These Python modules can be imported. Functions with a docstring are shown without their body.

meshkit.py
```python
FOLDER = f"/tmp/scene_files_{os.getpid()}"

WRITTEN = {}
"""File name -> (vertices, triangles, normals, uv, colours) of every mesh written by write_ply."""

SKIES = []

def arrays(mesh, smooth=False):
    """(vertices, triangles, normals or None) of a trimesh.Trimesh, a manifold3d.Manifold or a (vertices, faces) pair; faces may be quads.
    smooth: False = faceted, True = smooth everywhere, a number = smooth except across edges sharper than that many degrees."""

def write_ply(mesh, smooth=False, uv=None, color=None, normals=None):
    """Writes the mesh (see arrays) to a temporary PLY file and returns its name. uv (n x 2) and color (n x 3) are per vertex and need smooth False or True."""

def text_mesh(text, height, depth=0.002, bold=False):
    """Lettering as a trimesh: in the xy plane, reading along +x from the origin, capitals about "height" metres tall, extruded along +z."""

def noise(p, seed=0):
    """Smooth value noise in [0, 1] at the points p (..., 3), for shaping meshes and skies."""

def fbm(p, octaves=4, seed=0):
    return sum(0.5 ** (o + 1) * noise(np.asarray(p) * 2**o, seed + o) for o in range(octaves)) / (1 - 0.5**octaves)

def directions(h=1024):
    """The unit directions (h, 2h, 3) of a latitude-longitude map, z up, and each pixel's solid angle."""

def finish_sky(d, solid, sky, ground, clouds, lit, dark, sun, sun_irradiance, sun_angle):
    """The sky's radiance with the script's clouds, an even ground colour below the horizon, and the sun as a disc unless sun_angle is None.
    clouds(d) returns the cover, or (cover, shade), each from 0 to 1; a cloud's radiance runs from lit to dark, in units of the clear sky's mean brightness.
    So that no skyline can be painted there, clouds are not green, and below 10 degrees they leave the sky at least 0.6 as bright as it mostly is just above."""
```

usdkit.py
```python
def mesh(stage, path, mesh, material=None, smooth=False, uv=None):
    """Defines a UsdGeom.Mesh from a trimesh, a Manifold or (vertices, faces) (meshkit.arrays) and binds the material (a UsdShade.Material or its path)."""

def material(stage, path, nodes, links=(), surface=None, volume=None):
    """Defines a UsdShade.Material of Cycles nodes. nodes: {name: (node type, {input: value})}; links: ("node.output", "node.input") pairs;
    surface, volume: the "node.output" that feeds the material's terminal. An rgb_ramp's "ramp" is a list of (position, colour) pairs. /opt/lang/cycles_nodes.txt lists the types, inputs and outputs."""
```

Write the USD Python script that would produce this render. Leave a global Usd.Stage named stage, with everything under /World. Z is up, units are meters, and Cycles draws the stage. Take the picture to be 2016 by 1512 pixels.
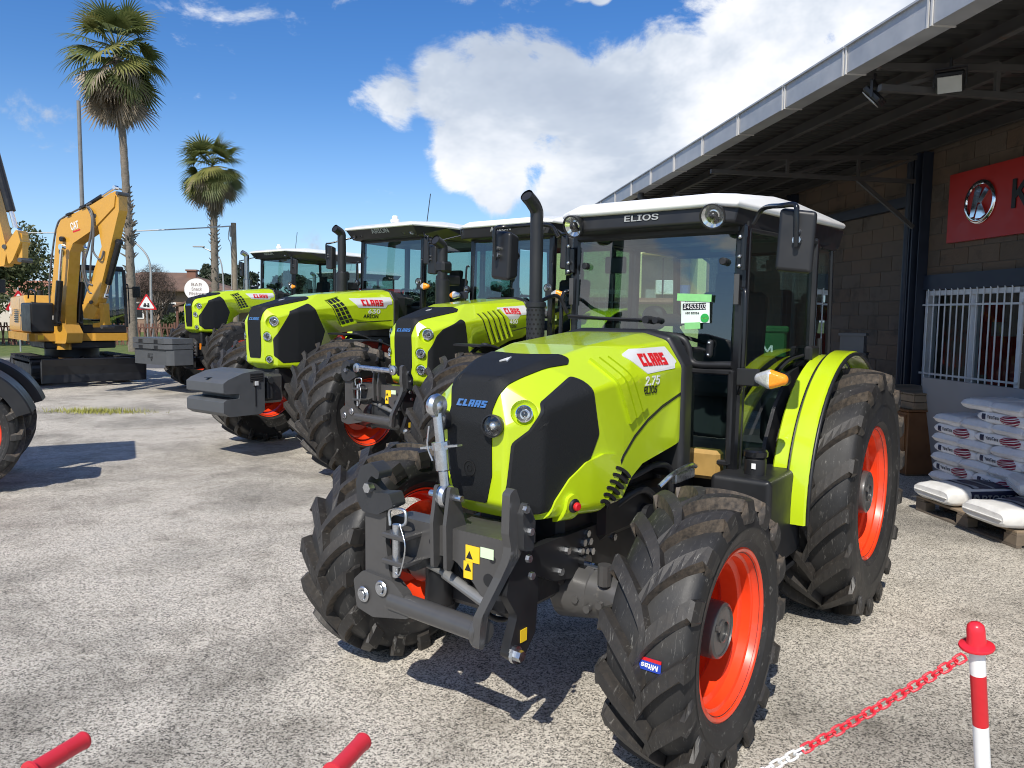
import math, random, numpy as np, trimesh, usdkit, meshkit
import manifold3d as m3
from scipy.spatial import ConvexHull
from shapely.geometry import Polygon, Point, LineString, box as sbox
from shapely.ops import unary_union
from pxr import Usd, UsdGeom, UsdLux, UsdShade, Sdf, Gf, Vt

stage = Usd.Stage.CreateInMemory()
UsdGeom.SetStageUpAxis(stage, UsdGeom.Tokens.z)
UsdGeom.SetStageMetersPerUnit(stage, 1.0)
stage.SetDefaultPrim(UsdGeom.Xform.Define(stage, '/World').GetPrim())
UsdGeom.Scope.Define(stage, '/World/Looks')
R = random.Random(7)
NR = np.random.default_rng(11)
PI = math.pi
pi = PI
V = lambda *a: np.array(a, float)

# ------------------------------------------------------------------ camera
CAM_H, PITCH, ROLL = 1.774, math.radians(5.014), math.radians(0.647)
cam = UsdGeom.Camera.Define(stage, '/World/camera')
cam.CreateHorizontalApertureAttr(36.0)
cam.CreateVerticalApertureAttr(27.0)
cam.CreateFocalLengthAttr(1513.36 / 2016 * 36)
cam.CreateClippingRangeAttr(Gf.Vec2f(0.05, 5000))
fw = V(0, math.cos(PITCH), -math.sin(PITCH))
r0 = V(1, 0, 0)
u0 = np.cross(r0, fw)
cr = math.cos(ROLL) * r0 + math.sin(ROLL) * u0
cu = -math.sin(ROLL) * r0 + math.cos(ROLL) * u0
M = np.eye(4)
M[0, :3], M[1, :3], M[2, :3], M[3, :3] = cr, cu, -fw, (0, 0, CAM_H)
cam.AddTransformOp().Set(Gf.Matrix4d(*M.ravel().tolist()))
cam.CreateExposureAttr(0.06)

# ------------------------------------------------------------------ sun and sky
SUN_EL = math.radians(47)
SUN_H = V(-.30, -.954)
SUN_H /= np.linalg.norm(SUN_H)
SUN = V(SUN_H[0] * math.cos(SUN_EL), SUN_H[1] * math.cos(SUN_EL), math.sin(SUN_EL))
sun = UsdLux.DistantLight.Define(stage, '/World/sun')
sun.CreateIntensityAttr(1.25)
sun.CreateNormalizeAttr(True)
sun.CreateAngleAttr(0.5)
sun.CreateColorAttr(Gf.Vec3f(1.0, 0.95, 0.87))
zz = SUN
xx = np.cross(V(0, 0, 1), zz)
xx /= np.linalg.norm(xx)
yy = np.cross(zz, xx)
M = np.eye(4)
M[0, :3], M[1, :3], M[2, :3] = xx, yy, zz
sun.AddTransformOp().Set(Gf.Matrix4d(*M.ravel().tolist()))


def sky_material():
    n, l = {}, []
    n['tc'] = ('texture_coordinate', {})
    n['sky'] = ('sky_texture', {'sky_type': 'single_scattering', 'sun_disc': False, 'sun_elevation': SUN_EL,
                                'sun_rotation': math.atan2(SUN[0], SUN[1]), 'altitude': 20.0, 'air_density': 1.0,
                                'aerosol_density': 0.35, 'ozone_density': 2.2})
    # cloud banks: directions (azimuth tangent, elevation tangent) and angular radius in front, and a few more all round
    banks = [(-.155, .275, .07), (-.09, .285, .085), (-.02, .29, .09), (.05, .285, .08), (.13, .29, .085), (.21, .30, .095), (.30, .35, .115), (.40, .42, .14), (.50, .50, .16),
             (.0, .215, .10), (.10, .22, .13), (-.06, .215, .08), (.20, .24, .13), (.32, .30, .16), (.75, .62, .3), (.5, .36, .20), (.06, .16, .08), (-.02, .17, .06), (.085, .412, .022), (.105, .405, .02)]
    dirs = [(V(x, 1, z) / math.sqrt(x * x + z * z + 1), r) for x, z, r in banks]
    for az, el, r in [(60, 28, .32), (88, 22, .25), (120, 30, .35), (165, 20, .3), (200, 38, .3), (240, 30, .20), (275, 35, .22), (150, 45, .2), (214, 16, .16), (190, 18, .28), (238, 15, .15), (226, 9, .12), (246, 7, .12)]:
        a, e = math.radians(az), math.radians(el)
        dirs.append((V(math.sin(a) * math.cos(e), math.cos(a) * math.cos(e), math.sin(e)), r))
    prev = None
    for i, (d, r) in enumerate(dirs):
        n[f'd{i}'] = ('vector_math', {'math_type': 'distance', 'vector2': tuple(d)})
        l.append(('tc.generated', f'd{i}.vector1'))
        n[f'm{i}'] = ('map_range', {'range_type': 'linear', 'clamp': True, 'from_min': 0.0, 'from_max': float(r), 'to_min': 1.0, 'to_max': 0.0})
        l.append((f'd{i}.value', f'm{i}.value'))
        if prev:
            n[f'x{i}'] = ('math', {'math_type': 'smoothmax', 'value3': 0.15})
            l += [(prev, f'x{i}.value1'), (f'm{i}.result', f'x{i}.value2')]
            prev = f'x{i}.value'
        else:
            prev = f'm{i}.result'
    n['mp'] = ('mapping', {'mapping_type': 'point', 'scale': (1, 1, 1.5)})
    n['ns'] = ('noise_texture', {'scale': 7.0, 'detail': 9.0, 'roughness': 0.62, 'distortion': 0.35})
    n['ns2'] = ('noise_texture', {'scale': 3.2, 'detail': 6.0, 'roughness': 0.6, 'distortion': 0.2})
    l += [('tc.generated', 'mp.vector'), ('mp.vector', 'ns.vector'), ('mp.vector', 'ns2.vector')]
    n['nb'] = ('math', {'math_type': 'multiply_add', 'value2': 1.75, 'value3': -0.90})
    n['sum'] = ('math', {'math_type': 'add'})
    l += [('ns.fac', 'nb.value1'), (prev, 'sum.value1'), ('nb.value', 'sum.value2')]
    n['cov'] = ('map_range', {'range_type': 'smoothstep', 'clamp': True, 'from_min': 0.23, 'from_max': 0.50, 'to_min': 0.0, 'to_max': 1.0})
    l.append(('sum.value', 'cov.value'))
    # high thin wisps
    n['mpw'] = ('mapping', {'mapping_type': 'point', 'scale': (2.2, 1.2, 4.5), 'rotation': (0.0, 0.5, 0.3)})
    n['nw'] = ('noise_texture', {'scale': 4.0, 'detail': 8.0, 'roughness': 0.65, 'distortion': 0.8})
    n['wc'] = ('map_range', {'range_type': 'smoothstep', 'clamp': True, 'from_min': 0.74, 'from_max': 0.92, 'to_min': 0.0, 'to_max': 0.4})
    n['cmax'] = ('math', {'math_type': 'maximum'})
    l += [('tc.generated', 'mpw.vector'), ('mpw.vector', 'nw.vector'), ('nw.fac', 'wc.value'), ('cov.result', 'cmax.value1'), ('wc.result', 'cmax.value2')]
    # relief inside the cloud: darker grey-blue bellies
    n['sh'] = ('rgb_ramp', {'ramp': [(0.0, (1.0, 1.0, 1.0)), (0.38, (0.95, 0.96, 0.99)), (0.47, (0.74, 0.79, 0.87)), (0.56, (0.54, 0.61, 0.72)), (0.66, (0.45, 0.52, 0.64)), (1.0, (0.42, 0.49, 0.62))]})
    l.append(('ns2.fac', 'sh.fac'))
    n['cl'] = ('vector_math', {'math_type': 'scale', 'scale': CLOUD})
    l.append(('sh.color', 'cl.vector1'))
    # low haze: the sky pales towards the horizon
    n['sx'] = ('separate_xyz', {})
    n['hz'] = ('map_range', {'range_type': 'smoothstep', 'clamp': True, 'from_min': -0.05, 'from_max': 0.28, 'to_min': 0.55, 'to_max': 0.0})
    n['hm'] = ('mix_color', {'b': HAZE, 'use_clamp': False})
    l += [('tc.generated', 'sx.vector'), ('sx.z', 'hz.value'), ('hz.result', 'hm.fac'), ('sky.color', 'sat.color')]
    n['sat'] = ('hsv', {'hue': 0.511, 'saturation': 1.36, 'value': 1.0, 'fac': 1.0})
    l.append(('sat.color', 'hm.a'))
    n['mix'] = ('mix_color', {'use_clamp': False})
    l += [('cmax.value', 'mix.fac'), ('hm.result', 'mix.a'), ('cl.vector', 'mix.b')]
    n['bg'] = ('background_shader', {'strength': 0.14})
    l.append(('mix.result', 'bg.color'))
    return usdkit.material(stage, '/World/Looks/sky', n, l, surface='bg.background')


CLOUD = 7.6
HAZE = (2.6, 4.5, 8.2)
dome = UsdLux.DomeLight.Define(stage, '/World/sky')
UsdShade.MaterialBindingAPI.Apply(dome.GetPrim()).Bind(sky_material())
dome.GetPrim().SetCustomDataByKey('kind', 'structure')

# ------------------------------------------------------------------ materials
def srgb(h):
    c = [int(h[i:i + 2], 16) / 255 for i in (0, 2, 4)]
    return tuple(x / 12.92 if x <= .04045 else ((x + .055) / 1.055) ** 2.4 for x in c)


MATS = {}


def pm(name, col, rough=.5, metal=0., coat=0., var=.12, scale=6., bump=0., bscale=60., spec=.5, dirt=None, dirt_at=.62, dirt_scale=5., emit=0., rvar=.1, trans=0.):
    """A plain painted / metal / plastic material: colour and gloss uneven by noise, optional dirt of its own colour and fine relief."""
    if name in MATS:
        return MATS[name]
    n = {'tc': ('texture_coordinate', {}), 'ns': ('noise_texture', {'scale': scale, 'detail': 6.0, 'roughness': .6}),
         'rmp': ('rgb_ramp', {'ramp': [(.25, tuple(c * (1 - var) for c in col)), (.75, tuple(min(1, c * (1 + var)) for c in col))]}),
         'rr': ('map_range', {'from_min': .3, 'from_max': .7, 'to_min': max(.02, rough - rvar), 'to_max': min(1, rough + rvar), 'clamp': True}),
         'p': ('principled_bsdf', {'metallic': metal, 'coat_weight': coat, 'coat_roughness': .06, 'specular_ior_level': spec, 'transmission_weight': trans})}
    l = [('tc.object', 'ns.vector'), ('ns.fac', 'rmp.fac'), ('ns.fac', 'rr.value'), ('rr.result', 'p.roughness')]
    out = 'rmp.color'
    if dirt:
        n['dn'] = ('noise_texture', {'scale': dirt_scale, 'detail': 8.0, 'roughness': .68})
        n['dm'] = ('map_range', {'range_type': 'smoothstep', 'clamp': True, 'from_min': dirt_at, 'from_max': dirt_at + .12, 'to_min': 0., 'to_max': .85})
        n['dx'] = ('mix_color', {'b': dirt})
        l += [('tc.object', 'dn.vector'), ('dn.fac', 'dm.value'), ('dm.result', 'dx.fac'), (out, 'dx.a')]
        out = 'dx.result'
    l.append((out, 'p.base_color'))
    if bump:
        n['bn'] = ('noise_texture', {'scale': bscale, 'detail': 4.0})
        n['bp'] = ('bump', {'strength': 1.0, 'distance': bump})
        l += [('tc.object', 'bn.vector'), ('bn.fac', 'bp.height'), ('bp.normal', 'p.normal')]
    if emit:
        n['p'][1].update({'emission_color': col, 'emission_strength': emit})
    MATS[name] = usdkit.material(stage, '/World/Looks/' + name, n, l, surface='p.BSDF')
    return MATS[name]


def glass_mat(name, tint, boost=1.0, rough=0.0):
    n = {'t': ('transparent_bsdf', {'color': tint}), 'g': ('glossy_bsdf', {'color': (1, 1, 1), 'roughness': rough}), 'lw': ('layer_weight', {'blend': .5}),
         'p5': ('math', {'math_type': 'power', 'value2': 5.0}), 'f': ('math', {'math_type': 'multiply_add', 'value2': .92, 'value3': .08}),
         'm': ('math', {'math_type': 'multiply', 'value2': boost, 'use_clamp': True}), 'x': ('mix_closure', {})}
    l = [('lw.facing', 'p5.value1'), ('p5.value', 'f.value1'), ('f.value', 'm.value1'), ('m.value', 'x.fac'), ('t.BSDF', 'x.closure1'), ('g.BSDF', 'x.closure2')]
    MATS[name] = usdkit.material(stage, '/World/Looks/' + name, n, l, surface='x.closure')
    return MATS[name]


GREEN = pm('seed_green_paint', (.47, .62, .012), .26, coat=.85, var=.045, scale=2.5, rvar=.06, dirt=(.40, .48, .12), dirt_at=.66, dirt_scale=11)
GRILLE = pm('black_grille_mesh', (.009, .010, .011), .62, var=.35, scale=220., bump=.0016, bscale=420., dirt=(.05, .05, .045), dirt_at=.66, dirt_scale=7, spec=.3)
BLACK = pm('black_plastic', (.013, .0135, .015), .45, var=.2, dirt=(.05, .048, .045), dirt_at=.72, dirt_scale=6)
BLACKG = pm('black_gloss_paint', (.008, .0085, .010), .22, var=.2, scale=4, dirt=(.04, .04, .038), dirt_at=.72)
GREY = pm('grey_linkage_paint', (.060, .0585, .057), .36, var=.08, scale=5, dirt=(.13, .12, .105), dirt_at=.64, dirt_scale=9, coat=.25)
WEIGHT = pm('dark_grey_ballast_paint', (.075, .080, .085), .5, var=.1, scale=7, bump=.0006, bscale=90, dirt=(.15, .15, .14), dirt_at=.72)
DARKGREY = pm('dark_grey_casting', (.028, .029, .031), .5, var=.2, bump=.001, bscale=80, dirt=(.09, .085, .08), dirt_at=.68)
RED = pm('orange_red_rim_paint', (.84, .055, .012), .30, coat=.5, var=.04, rvar=.06, dirt=(.55, .09, .05), dirt_at=.70, dirt_scale=7)
ZINC = pm('zinc_plated_steel', (.62, .64, .66), .30, metal=1., var=.12, scale=18)
CHROME = pm('polished_chrome', (.85, .86, .88), .08, metal=1., var=.04, rvar=.04)
WHITE = pm('white_roof_paint', (.82, .82, .80), .32, coat=.3, var=.03, rvar=.05, dirt=(.6, .59, .55), dirt_at=.70)
SILVER = pm('light_grey_decal', (.60, .61, .61), .4, var=.02)
REDINK = pm('red_lettering', (.58, .012, .018), .4, var=.03)
WHITEINK = pm('white_lettering', (.80, .80, .78), .45, var=.03)
GREYINK = pm('grey_lettering', (.30, .31, .31), .45, var=.03)
BLACKINK = pm('black_lettering', (.012, .012, .013), .45, var=.05)
YELLOWST = pm('yellow_sticker', (.85, .56, .02), .45, var=.04)
PALEST = pm('pale_green_sticker', (.62, .76, .50), .5, var=.04)
GLASS = glass_mat('tinted_cab_glass', (.52, .67, .64), 1.5)
LENS = glass_mat('clear_lamp_lens', (.93, .95, .95), 1.0)
AMBER = pm('amber_lens', (.90, .28, .02), .12, var=.05, trans=.25)
LAMPW = pm('lamp_reflector', (.86, .86, .84), .14, metal=.9, var=.25, scale=45)
ORANGE = AMBER


def tyre_mat():
    n = {'tc': ('texture_coordinate', {}), 'n1': ('noise_texture', {'scale': 3.5, 'detail': 8., 'roughness': .65}), 'n2': ('noise_texture', {'scale': 38., 'detail': 6., 'roughness': .7}),
         'n3': ('voronoi_texture', {'scale': 13., 'feature': 'f1', 'randomness': 1.}),
         'mp': ('mapping', {'scale': (1., 6., 1.), 'rotation': (.6, .3, .9)}), 'n4': ('noise_texture', {'scale': 16., 'detail': 5., 'roughness': .75, 'distortion': 1.2}),
         'a': ('rgb_ramp', {'ramp': [(.3, (.013, .0125, .0125)), (.55, (.023, .0225, .022)), (.75, (.040, .038, .035))]}),
         's': ('map_range', {'range_type': 'smoothstep', 'clamp': True, 'from_min': .585, 'from_max': .68, 'to_min': 0., 'to_max': .75}),
         'b': ('mix_color', {'b': (.17, .165, .15)}),
         'g': ('geometry', {}), 'br': ('attribute', {'attribute': 'wear'}),
         'wn': ('map_range', {'clamp': True, 'from_min': .35, 'from_max': .65, 'to_min': .15, 'to_max': 1.0}), 'wm': ('math', {'math_type': 'multiply'}),
         'w': ('mix_color', {'b': (.125, .098, .072)}),
         'bp': ('bump', {'strength': .6, 'distance': .0015}), 'p': ('principled_bsdf', {'specular_ior_level': .42}),
         'rr': ('map_range', {'from_min': .3, 'from_max': .7, 'to_min': .42, 'to_max': .72, 'clamp': True})}
    l = [('tc.object', 'n1.vector'), ('tc.object', 'n2.vector'), ('tc.object', 'mp.vector'), ('mp.vector', 'n4.vector'), ('n1.fac', 'a.fac'), ('n4.fac', 's.value'), ('s.result', 'b.fac'), ('a.color', 'b.a'),
         ('n2.fac', 'wn.value'), ('wn.result', 'wm.value1'), ('br.fac', 'wm.value2'), ('wm.value', 'w.fac'), ('b.result', 'w.a'), ('w.result', 'p.base_color'),
         ('n2.fac', 'bp.height'), ('bp.normal', 'p.normal'), ('n1.fac', 'rr.value'), ('rr.result', 'p.roughness')]
    return usdkit.material(stage, '/World/Looks/tyre_rubber', n, l, surface='p.BSDF')


RUBBER = tyre_mat()

# ------------------------------------------------------------------ naming and tagging
NAMES = {}


def numbered(parent, name):
    k = NAMES.setdefault((parent, name), -1) + 1
    NAMES[(parent, name)] = k
    return name if k == 0 else f'{name}_{k:03d}'


def tag(p, label=None, cat=None, group=None, kind=None):
    for k, v in (('label', label), ('category', cat), ('group', group), ('kind', kind)):
        if v:
            p.SetCustomDataByKey(k, v)
    return p


def pathof(p):
    return '/World' if p is None else (p if isinstance(p, str) else str(p.GetPath()))


def thing(name, label, cat, loc=(0, 0, 0), deg=0., group=None, pitch=None):
    x = UsdGeom.Xform.Define(stage, '/World/' + numbered('/World', name))
    x.AddTranslateOp().Set(Gf.Vec3d(*map(float, loc)))
    x.AddRotateZOp().Set(float(deg))
    return tag(x.GetPrim(), label, cat, group)


def copy_of(src, label, loc, deg, group=None, name=None):
    x = UsdGeom.Xform.Define(stage, '/World/' + numbered('/World', name or src.GetName().rstrip('0123456789').rstrip('_')))
    x.AddTranslateOp().Set(Gf.Vec3d(*map(float, loc)))
    x.AddRotateZOp().Set(float(deg))
    p = x.GetPrim()
    p.GetReferences().AddInternalReference(src.GetPath())
    p.SetInstanceable(True)
    return tag(p, label, None, group)


def group_part(name, parent, loc=(0, 0, 0), deg=0.):
    x = UsdGeom.Xform.Define(stage, pathof(parent) + '/' + numbered(pathof(parent), name))
    x.AddTranslateOp().Set(Gf.Vec3d(*map(float, loc)))
    if deg:
        x.AddRotateZOp().Set(float(deg))
    return x.GetPrim()


def part(name, mesh, mat, parent=None, smooth=False, label=None, cat=None, group=None, kind=None, wear=None):
    if isinstance(mesh, G):
        mesh = mesh.get()
    pp = pathof(parent)
    m = usdkit.mesh(stage, pp + '/' + numbered(pp, name), mesh, mat, smooth=smooth)
    if wear is not None:
        UsdGeom.PrimvarsAPI(m).CreatePrimvar('wear', Sdf.ValueTypeNames.FloatArray, 'vertex').Set(Vt.FloatArray.FromNumpy(np.asarray(wear, np.float32)))
    return tag(m.GetPrim(), label, cat, group, kind)


# ------------------------------------------------------------------ geometry
def rot_to(d):
    """Rows x, y, z of a frame whose z is d."""
    d = V(*d) / np.linalg.norm(d)
    a = V(0, 0, 1) if abs(d[2]) < .9 else V(1, 0, 0)
    x = np.cross(a, d)
    x /= np.linalg.norm(x)
    return np.array([x, np.cross(d, x), d])


def rz(a):
    c, s = math.cos(a), math.sin(a)
    return np.array([[c, -s, 0], [s, c, 0], [0, 0, 1.]])


def rx(a):
    c, s = math.cos(a), math.sin(a)
    return np.array([[1, 0, 0], [0, c, -s], [0, s, c.real]])


def ry(a):
    c, s = math.cos(a), math.sin(a)
    return np.array([[c, 0, s], [0, 1, 0], [-s, 0, c]])


class G:
    """Collects shapes into ONE mesh."""

    def __init__(s):
        s.v, s.f, s.n = [], [], 0

    def raw(s, v, f):
        v, f = np.asarray(v, float).reshape(-1, 3), np.asarray(f, int)
        if f.ndim == 2 and f.shape[1] == 4:
            f = np.vstack([f[:, [0, 1, 2]], f[:, [0, 2, 3]]])
        s.v.append(v)
        s.f.append(f + s.n)
        s.n += len(v)
        return s

    def add(s, m, A=None, t=(0, 0, 0)):
        if hasattr(m, 'to_mesh'):
            q = m.to_mesh()
            v, f = np.array(q.vert_properties[:, :3], float), np.array(q.tri_verts)
        else:
            v, f = np.array(m.vertices, float), np.array(m.faces)
        if A is not None:
            v = v @ np.asarray(A).T
        return s.raw(v + V(*t), f)

    def get(s):
        return trimesh.Trimesh(np.vstack(s.v), np.vstack(s.f), process=False)

    def box(s, c, size, A=None, bev=0.0):
        h = V(*size) / 2
        if bev <= 0:
            q = trimesh.creation.box(extents=size)
        else:
            b = min(bev, h.min() * .49)
            pts = [V(*(sg * (h - b * (np.arange(3) != k)))) for sg in np.array(np.meshgrid([-1, 1], [-1, 1], [-1, 1])).T.reshape(-1, 3) for k in range(3)]
            q = trimesh.Trimesh(np.array(pts), process=False).convex_hull
        return s.add(q, A, c)

    def span(s, a, b, bev=0.0):
        a, b = V(*a), V(*b)
        return s.box((a + b) / 2, np.abs(b - a), None, bev)

    def bar(s, p0, p1, w, h, up=(0, 0, 1), bev=0.0, ext=0.0):
        """A square bar from p0 to p1, w wide (sideways), h high (along up)."""
        p0, p1 = V(*p0), V(*p1)
        d = p1 - p0
        L = np.linalg.norm(d)
        d = d / L
        y = np.cross(V(*up), d)
        if np.linalg.norm(y) < 1e-6:
            y = np.cross(V(1, 0, 0), d)
        y /= np.linalg.norm(y)
        z = np.cross(d, y)
        return s.box((p0 + p1) / 2, (L + 2 * ext, w, h), np.array([d, y, z]).T, bev)

    def lathe(s, prof, o=(0, 0, 0), axis=(0, 0, 1), n=24, a0=0., a1=2 * PI):
        """prof: (radius, height) pairs along the axis."""
        F = rot_to(axis)
        full = abs(a1 - a0 - 2 * PI) < 1e-6
        t = np.linspace(a0, a1, n + (0 if full else 1), endpoint=not full)
        p = np.asarray(prof, float)
        v = V(*o) + p[:, None, :1] * (np.cos(t)[None, :, None] * F[0] + np.sin(t)[None, :, None] * F[1]) + p[:, None, 1:] * F[2]
        k, m = len(p), len(t)
        i, j = np.meshgrid(np.arange(k - 1), np.arange(m if full else m - 1), indexing='ij')
        j2 = (j + 1) % m
        q = np.stack([i * m + j, i * m + j2, (i + 1) * m + j2, (i + 1) * m + j], -1).reshape(-1, 4)
        return s.raw(v.reshape(-1, 3), q)

    def cyl(s, p0, p1, r, r1=None, n=16, bev=0.0):
        p0, p1 = V(*p0), V(*p1)
        L = np.linalg.norm(p1 - p0)
        r1 = r if r1 is None else r1
        b = min(bev, L * .45, r * .45)
        pr = [(0, 0), (r - b, 0), (r, b), (r1, L - b), (r1 - b, L), (0, L)] if b else [(0, 0), (r, 0), (r, 0), (r1, L), (r1, L), (0, L)]
        return s.lathe([(max(a, 1e-5), h) for a, h in pr], p0, p1 - p0, n)

    def tube(s, pts, r, n=8, closed=False, caps=True):
        p = np.asarray(pts, float)
        rr = np.broadcast_to(np.asarray(r, float), (len(p),))
        t = np.gradient(p, axis=0) if not closed else np.roll(p, -1, 0) - np.roll(p, 1, 0)
        t /= np.linalg.norm(t, axis=1, keepdims=True) + 1e-12
        a = np.cross(t[0], V(0, 0, 1) if abs(t[0][2]) < .9 else V(1, 0, 0))
        a /= np.linalg.norm(a)
        A = []
        for k in range(len(p)):
            a = a - t[k] * (a @ t[k])
            a /= np.linalg.norm(a)
            A.append(a.copy())
        A = np.array(A)
        B = np.cross(t, A)
        g = np.arange(n) * 2 * PI / n
        v = p[:, None] + rr[:, None, None] * (np.cos(g)[None, :, None] * A[:, None] + np.sin(g)[None, :, None] * B[:, None])
        k = len(p)
        i, j = np.meshgrid(np.arange(k if closed else k - 1), np.arange(n), indexing='ij')
        i2 = (i + 1) % k
        q = np.stack([i * n + j, i * n + (j + 1) % n, i2 * n + (j + 1) % n, i2 * n + j], -1).reshape(-1, 4)
        s.raw(v.reshape(-1, 3), q)
        if caps and not closed:
            for e, sg in ((0, -1), (k - 1, 1)):
                ring = v[e]
                f = np.array([[n, (j + 1) % n, j] if sg < 0 else [n, j, (j + 1) % n] for j in range(n)])
                s.raw(np.vstack([ring, p[e]]), f)
        return s

    def prism(s, poly, plane, d0, d1, o=(0, 0, 0)):
        """A polygon of (a, b) in the plane 'xz', 'yz' or 'xy', extruded from d0 to d1 along the third axis."""
        P = poly if hasattr(poly, 'geom_type') else Polygon(poly).buffer(0)
        for g in getattr(P, 'geoms', [P]):
            m = trimesh.creation.extrude_polygon(g, d1 - d0, engine='earcut')
            v = np.array(m.vertices)
            f = np.array(m.faces)
            v[:, 2] += d0
            if plane == 'xz':
                v = v[:, [0, 2, 1]]
                f = f[:, ::-1]
            elif plane == 'yz':
                v = v[:, [2, 0, 1]]
            s.raw(v + V(*o), f)
        return s

    def sphere(s, c, r, sub=2, sc=(1, 1, 1)):
        m = trimesh.creation.icosphere(subdivisions=sub)
        return s.raw(np.array(m.vertices) * r * V(*sc) + V(*c), np.array(m.faces))

    def move(s, A=None, t=(0, 0, 0)):
        s.v = [(v @ np.asarray(A).T if A is not None else v) + V(*t) for v in s.v]
        return s


def arc(c, r, a0, a1, n=10, plane='xz', off=0.):
    t = np.radians(np.linspace(a0, a1, n))
    x, z = c[0] + r * np.cos(t), c[1] + r * np.sin(t)
    o = np.full(n, off)
    return np.stack([x, o, z] if plane == 'xz' else [o, x, z] if plane == 'yz' else [x, z, o], 1)


def bez(*P, n=12):
    P = [V(*p) for p in P]
    out = []
    for t in np.linspace(0, 1, n):
        Q = P
        while len(Q) > 1:
            Q = [(1 - t) * a + t * b for a, b in zip(Q, Q[1:])]
        out.append(Q[0])
    return np.array(out)


def smooth_path(P, n=6):
    """Catmull-Rom through the points."""
    P = np.asarray(P, float)
    Q = np.vstack([2 * P[0] - P[1], P, 2 * P[-1] - P[-2]])
    out = []
    for i in range(1, len(Q) - 2):
        for t in np.linspace(0, 1, n, endpoint=False):
            a, b, c, d = Q[i - 1:i + 3]
            out.append(.5 * (2 * b + (c - a) * t + (2 * a - 5 * b + 4 * c - d) * t * t + (3 * b - a - 3 * c + d) * t ** 3))
    out.append(P[-1])
    return np.array(out)


def rpoly(pts, r):
    P = Polygon(pts).buffer(0)
    return P.buffer(-r, quad_segs=4).buffer(2 * r, quad_segs=4).buffer(-r, quad_segs=4)


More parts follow.
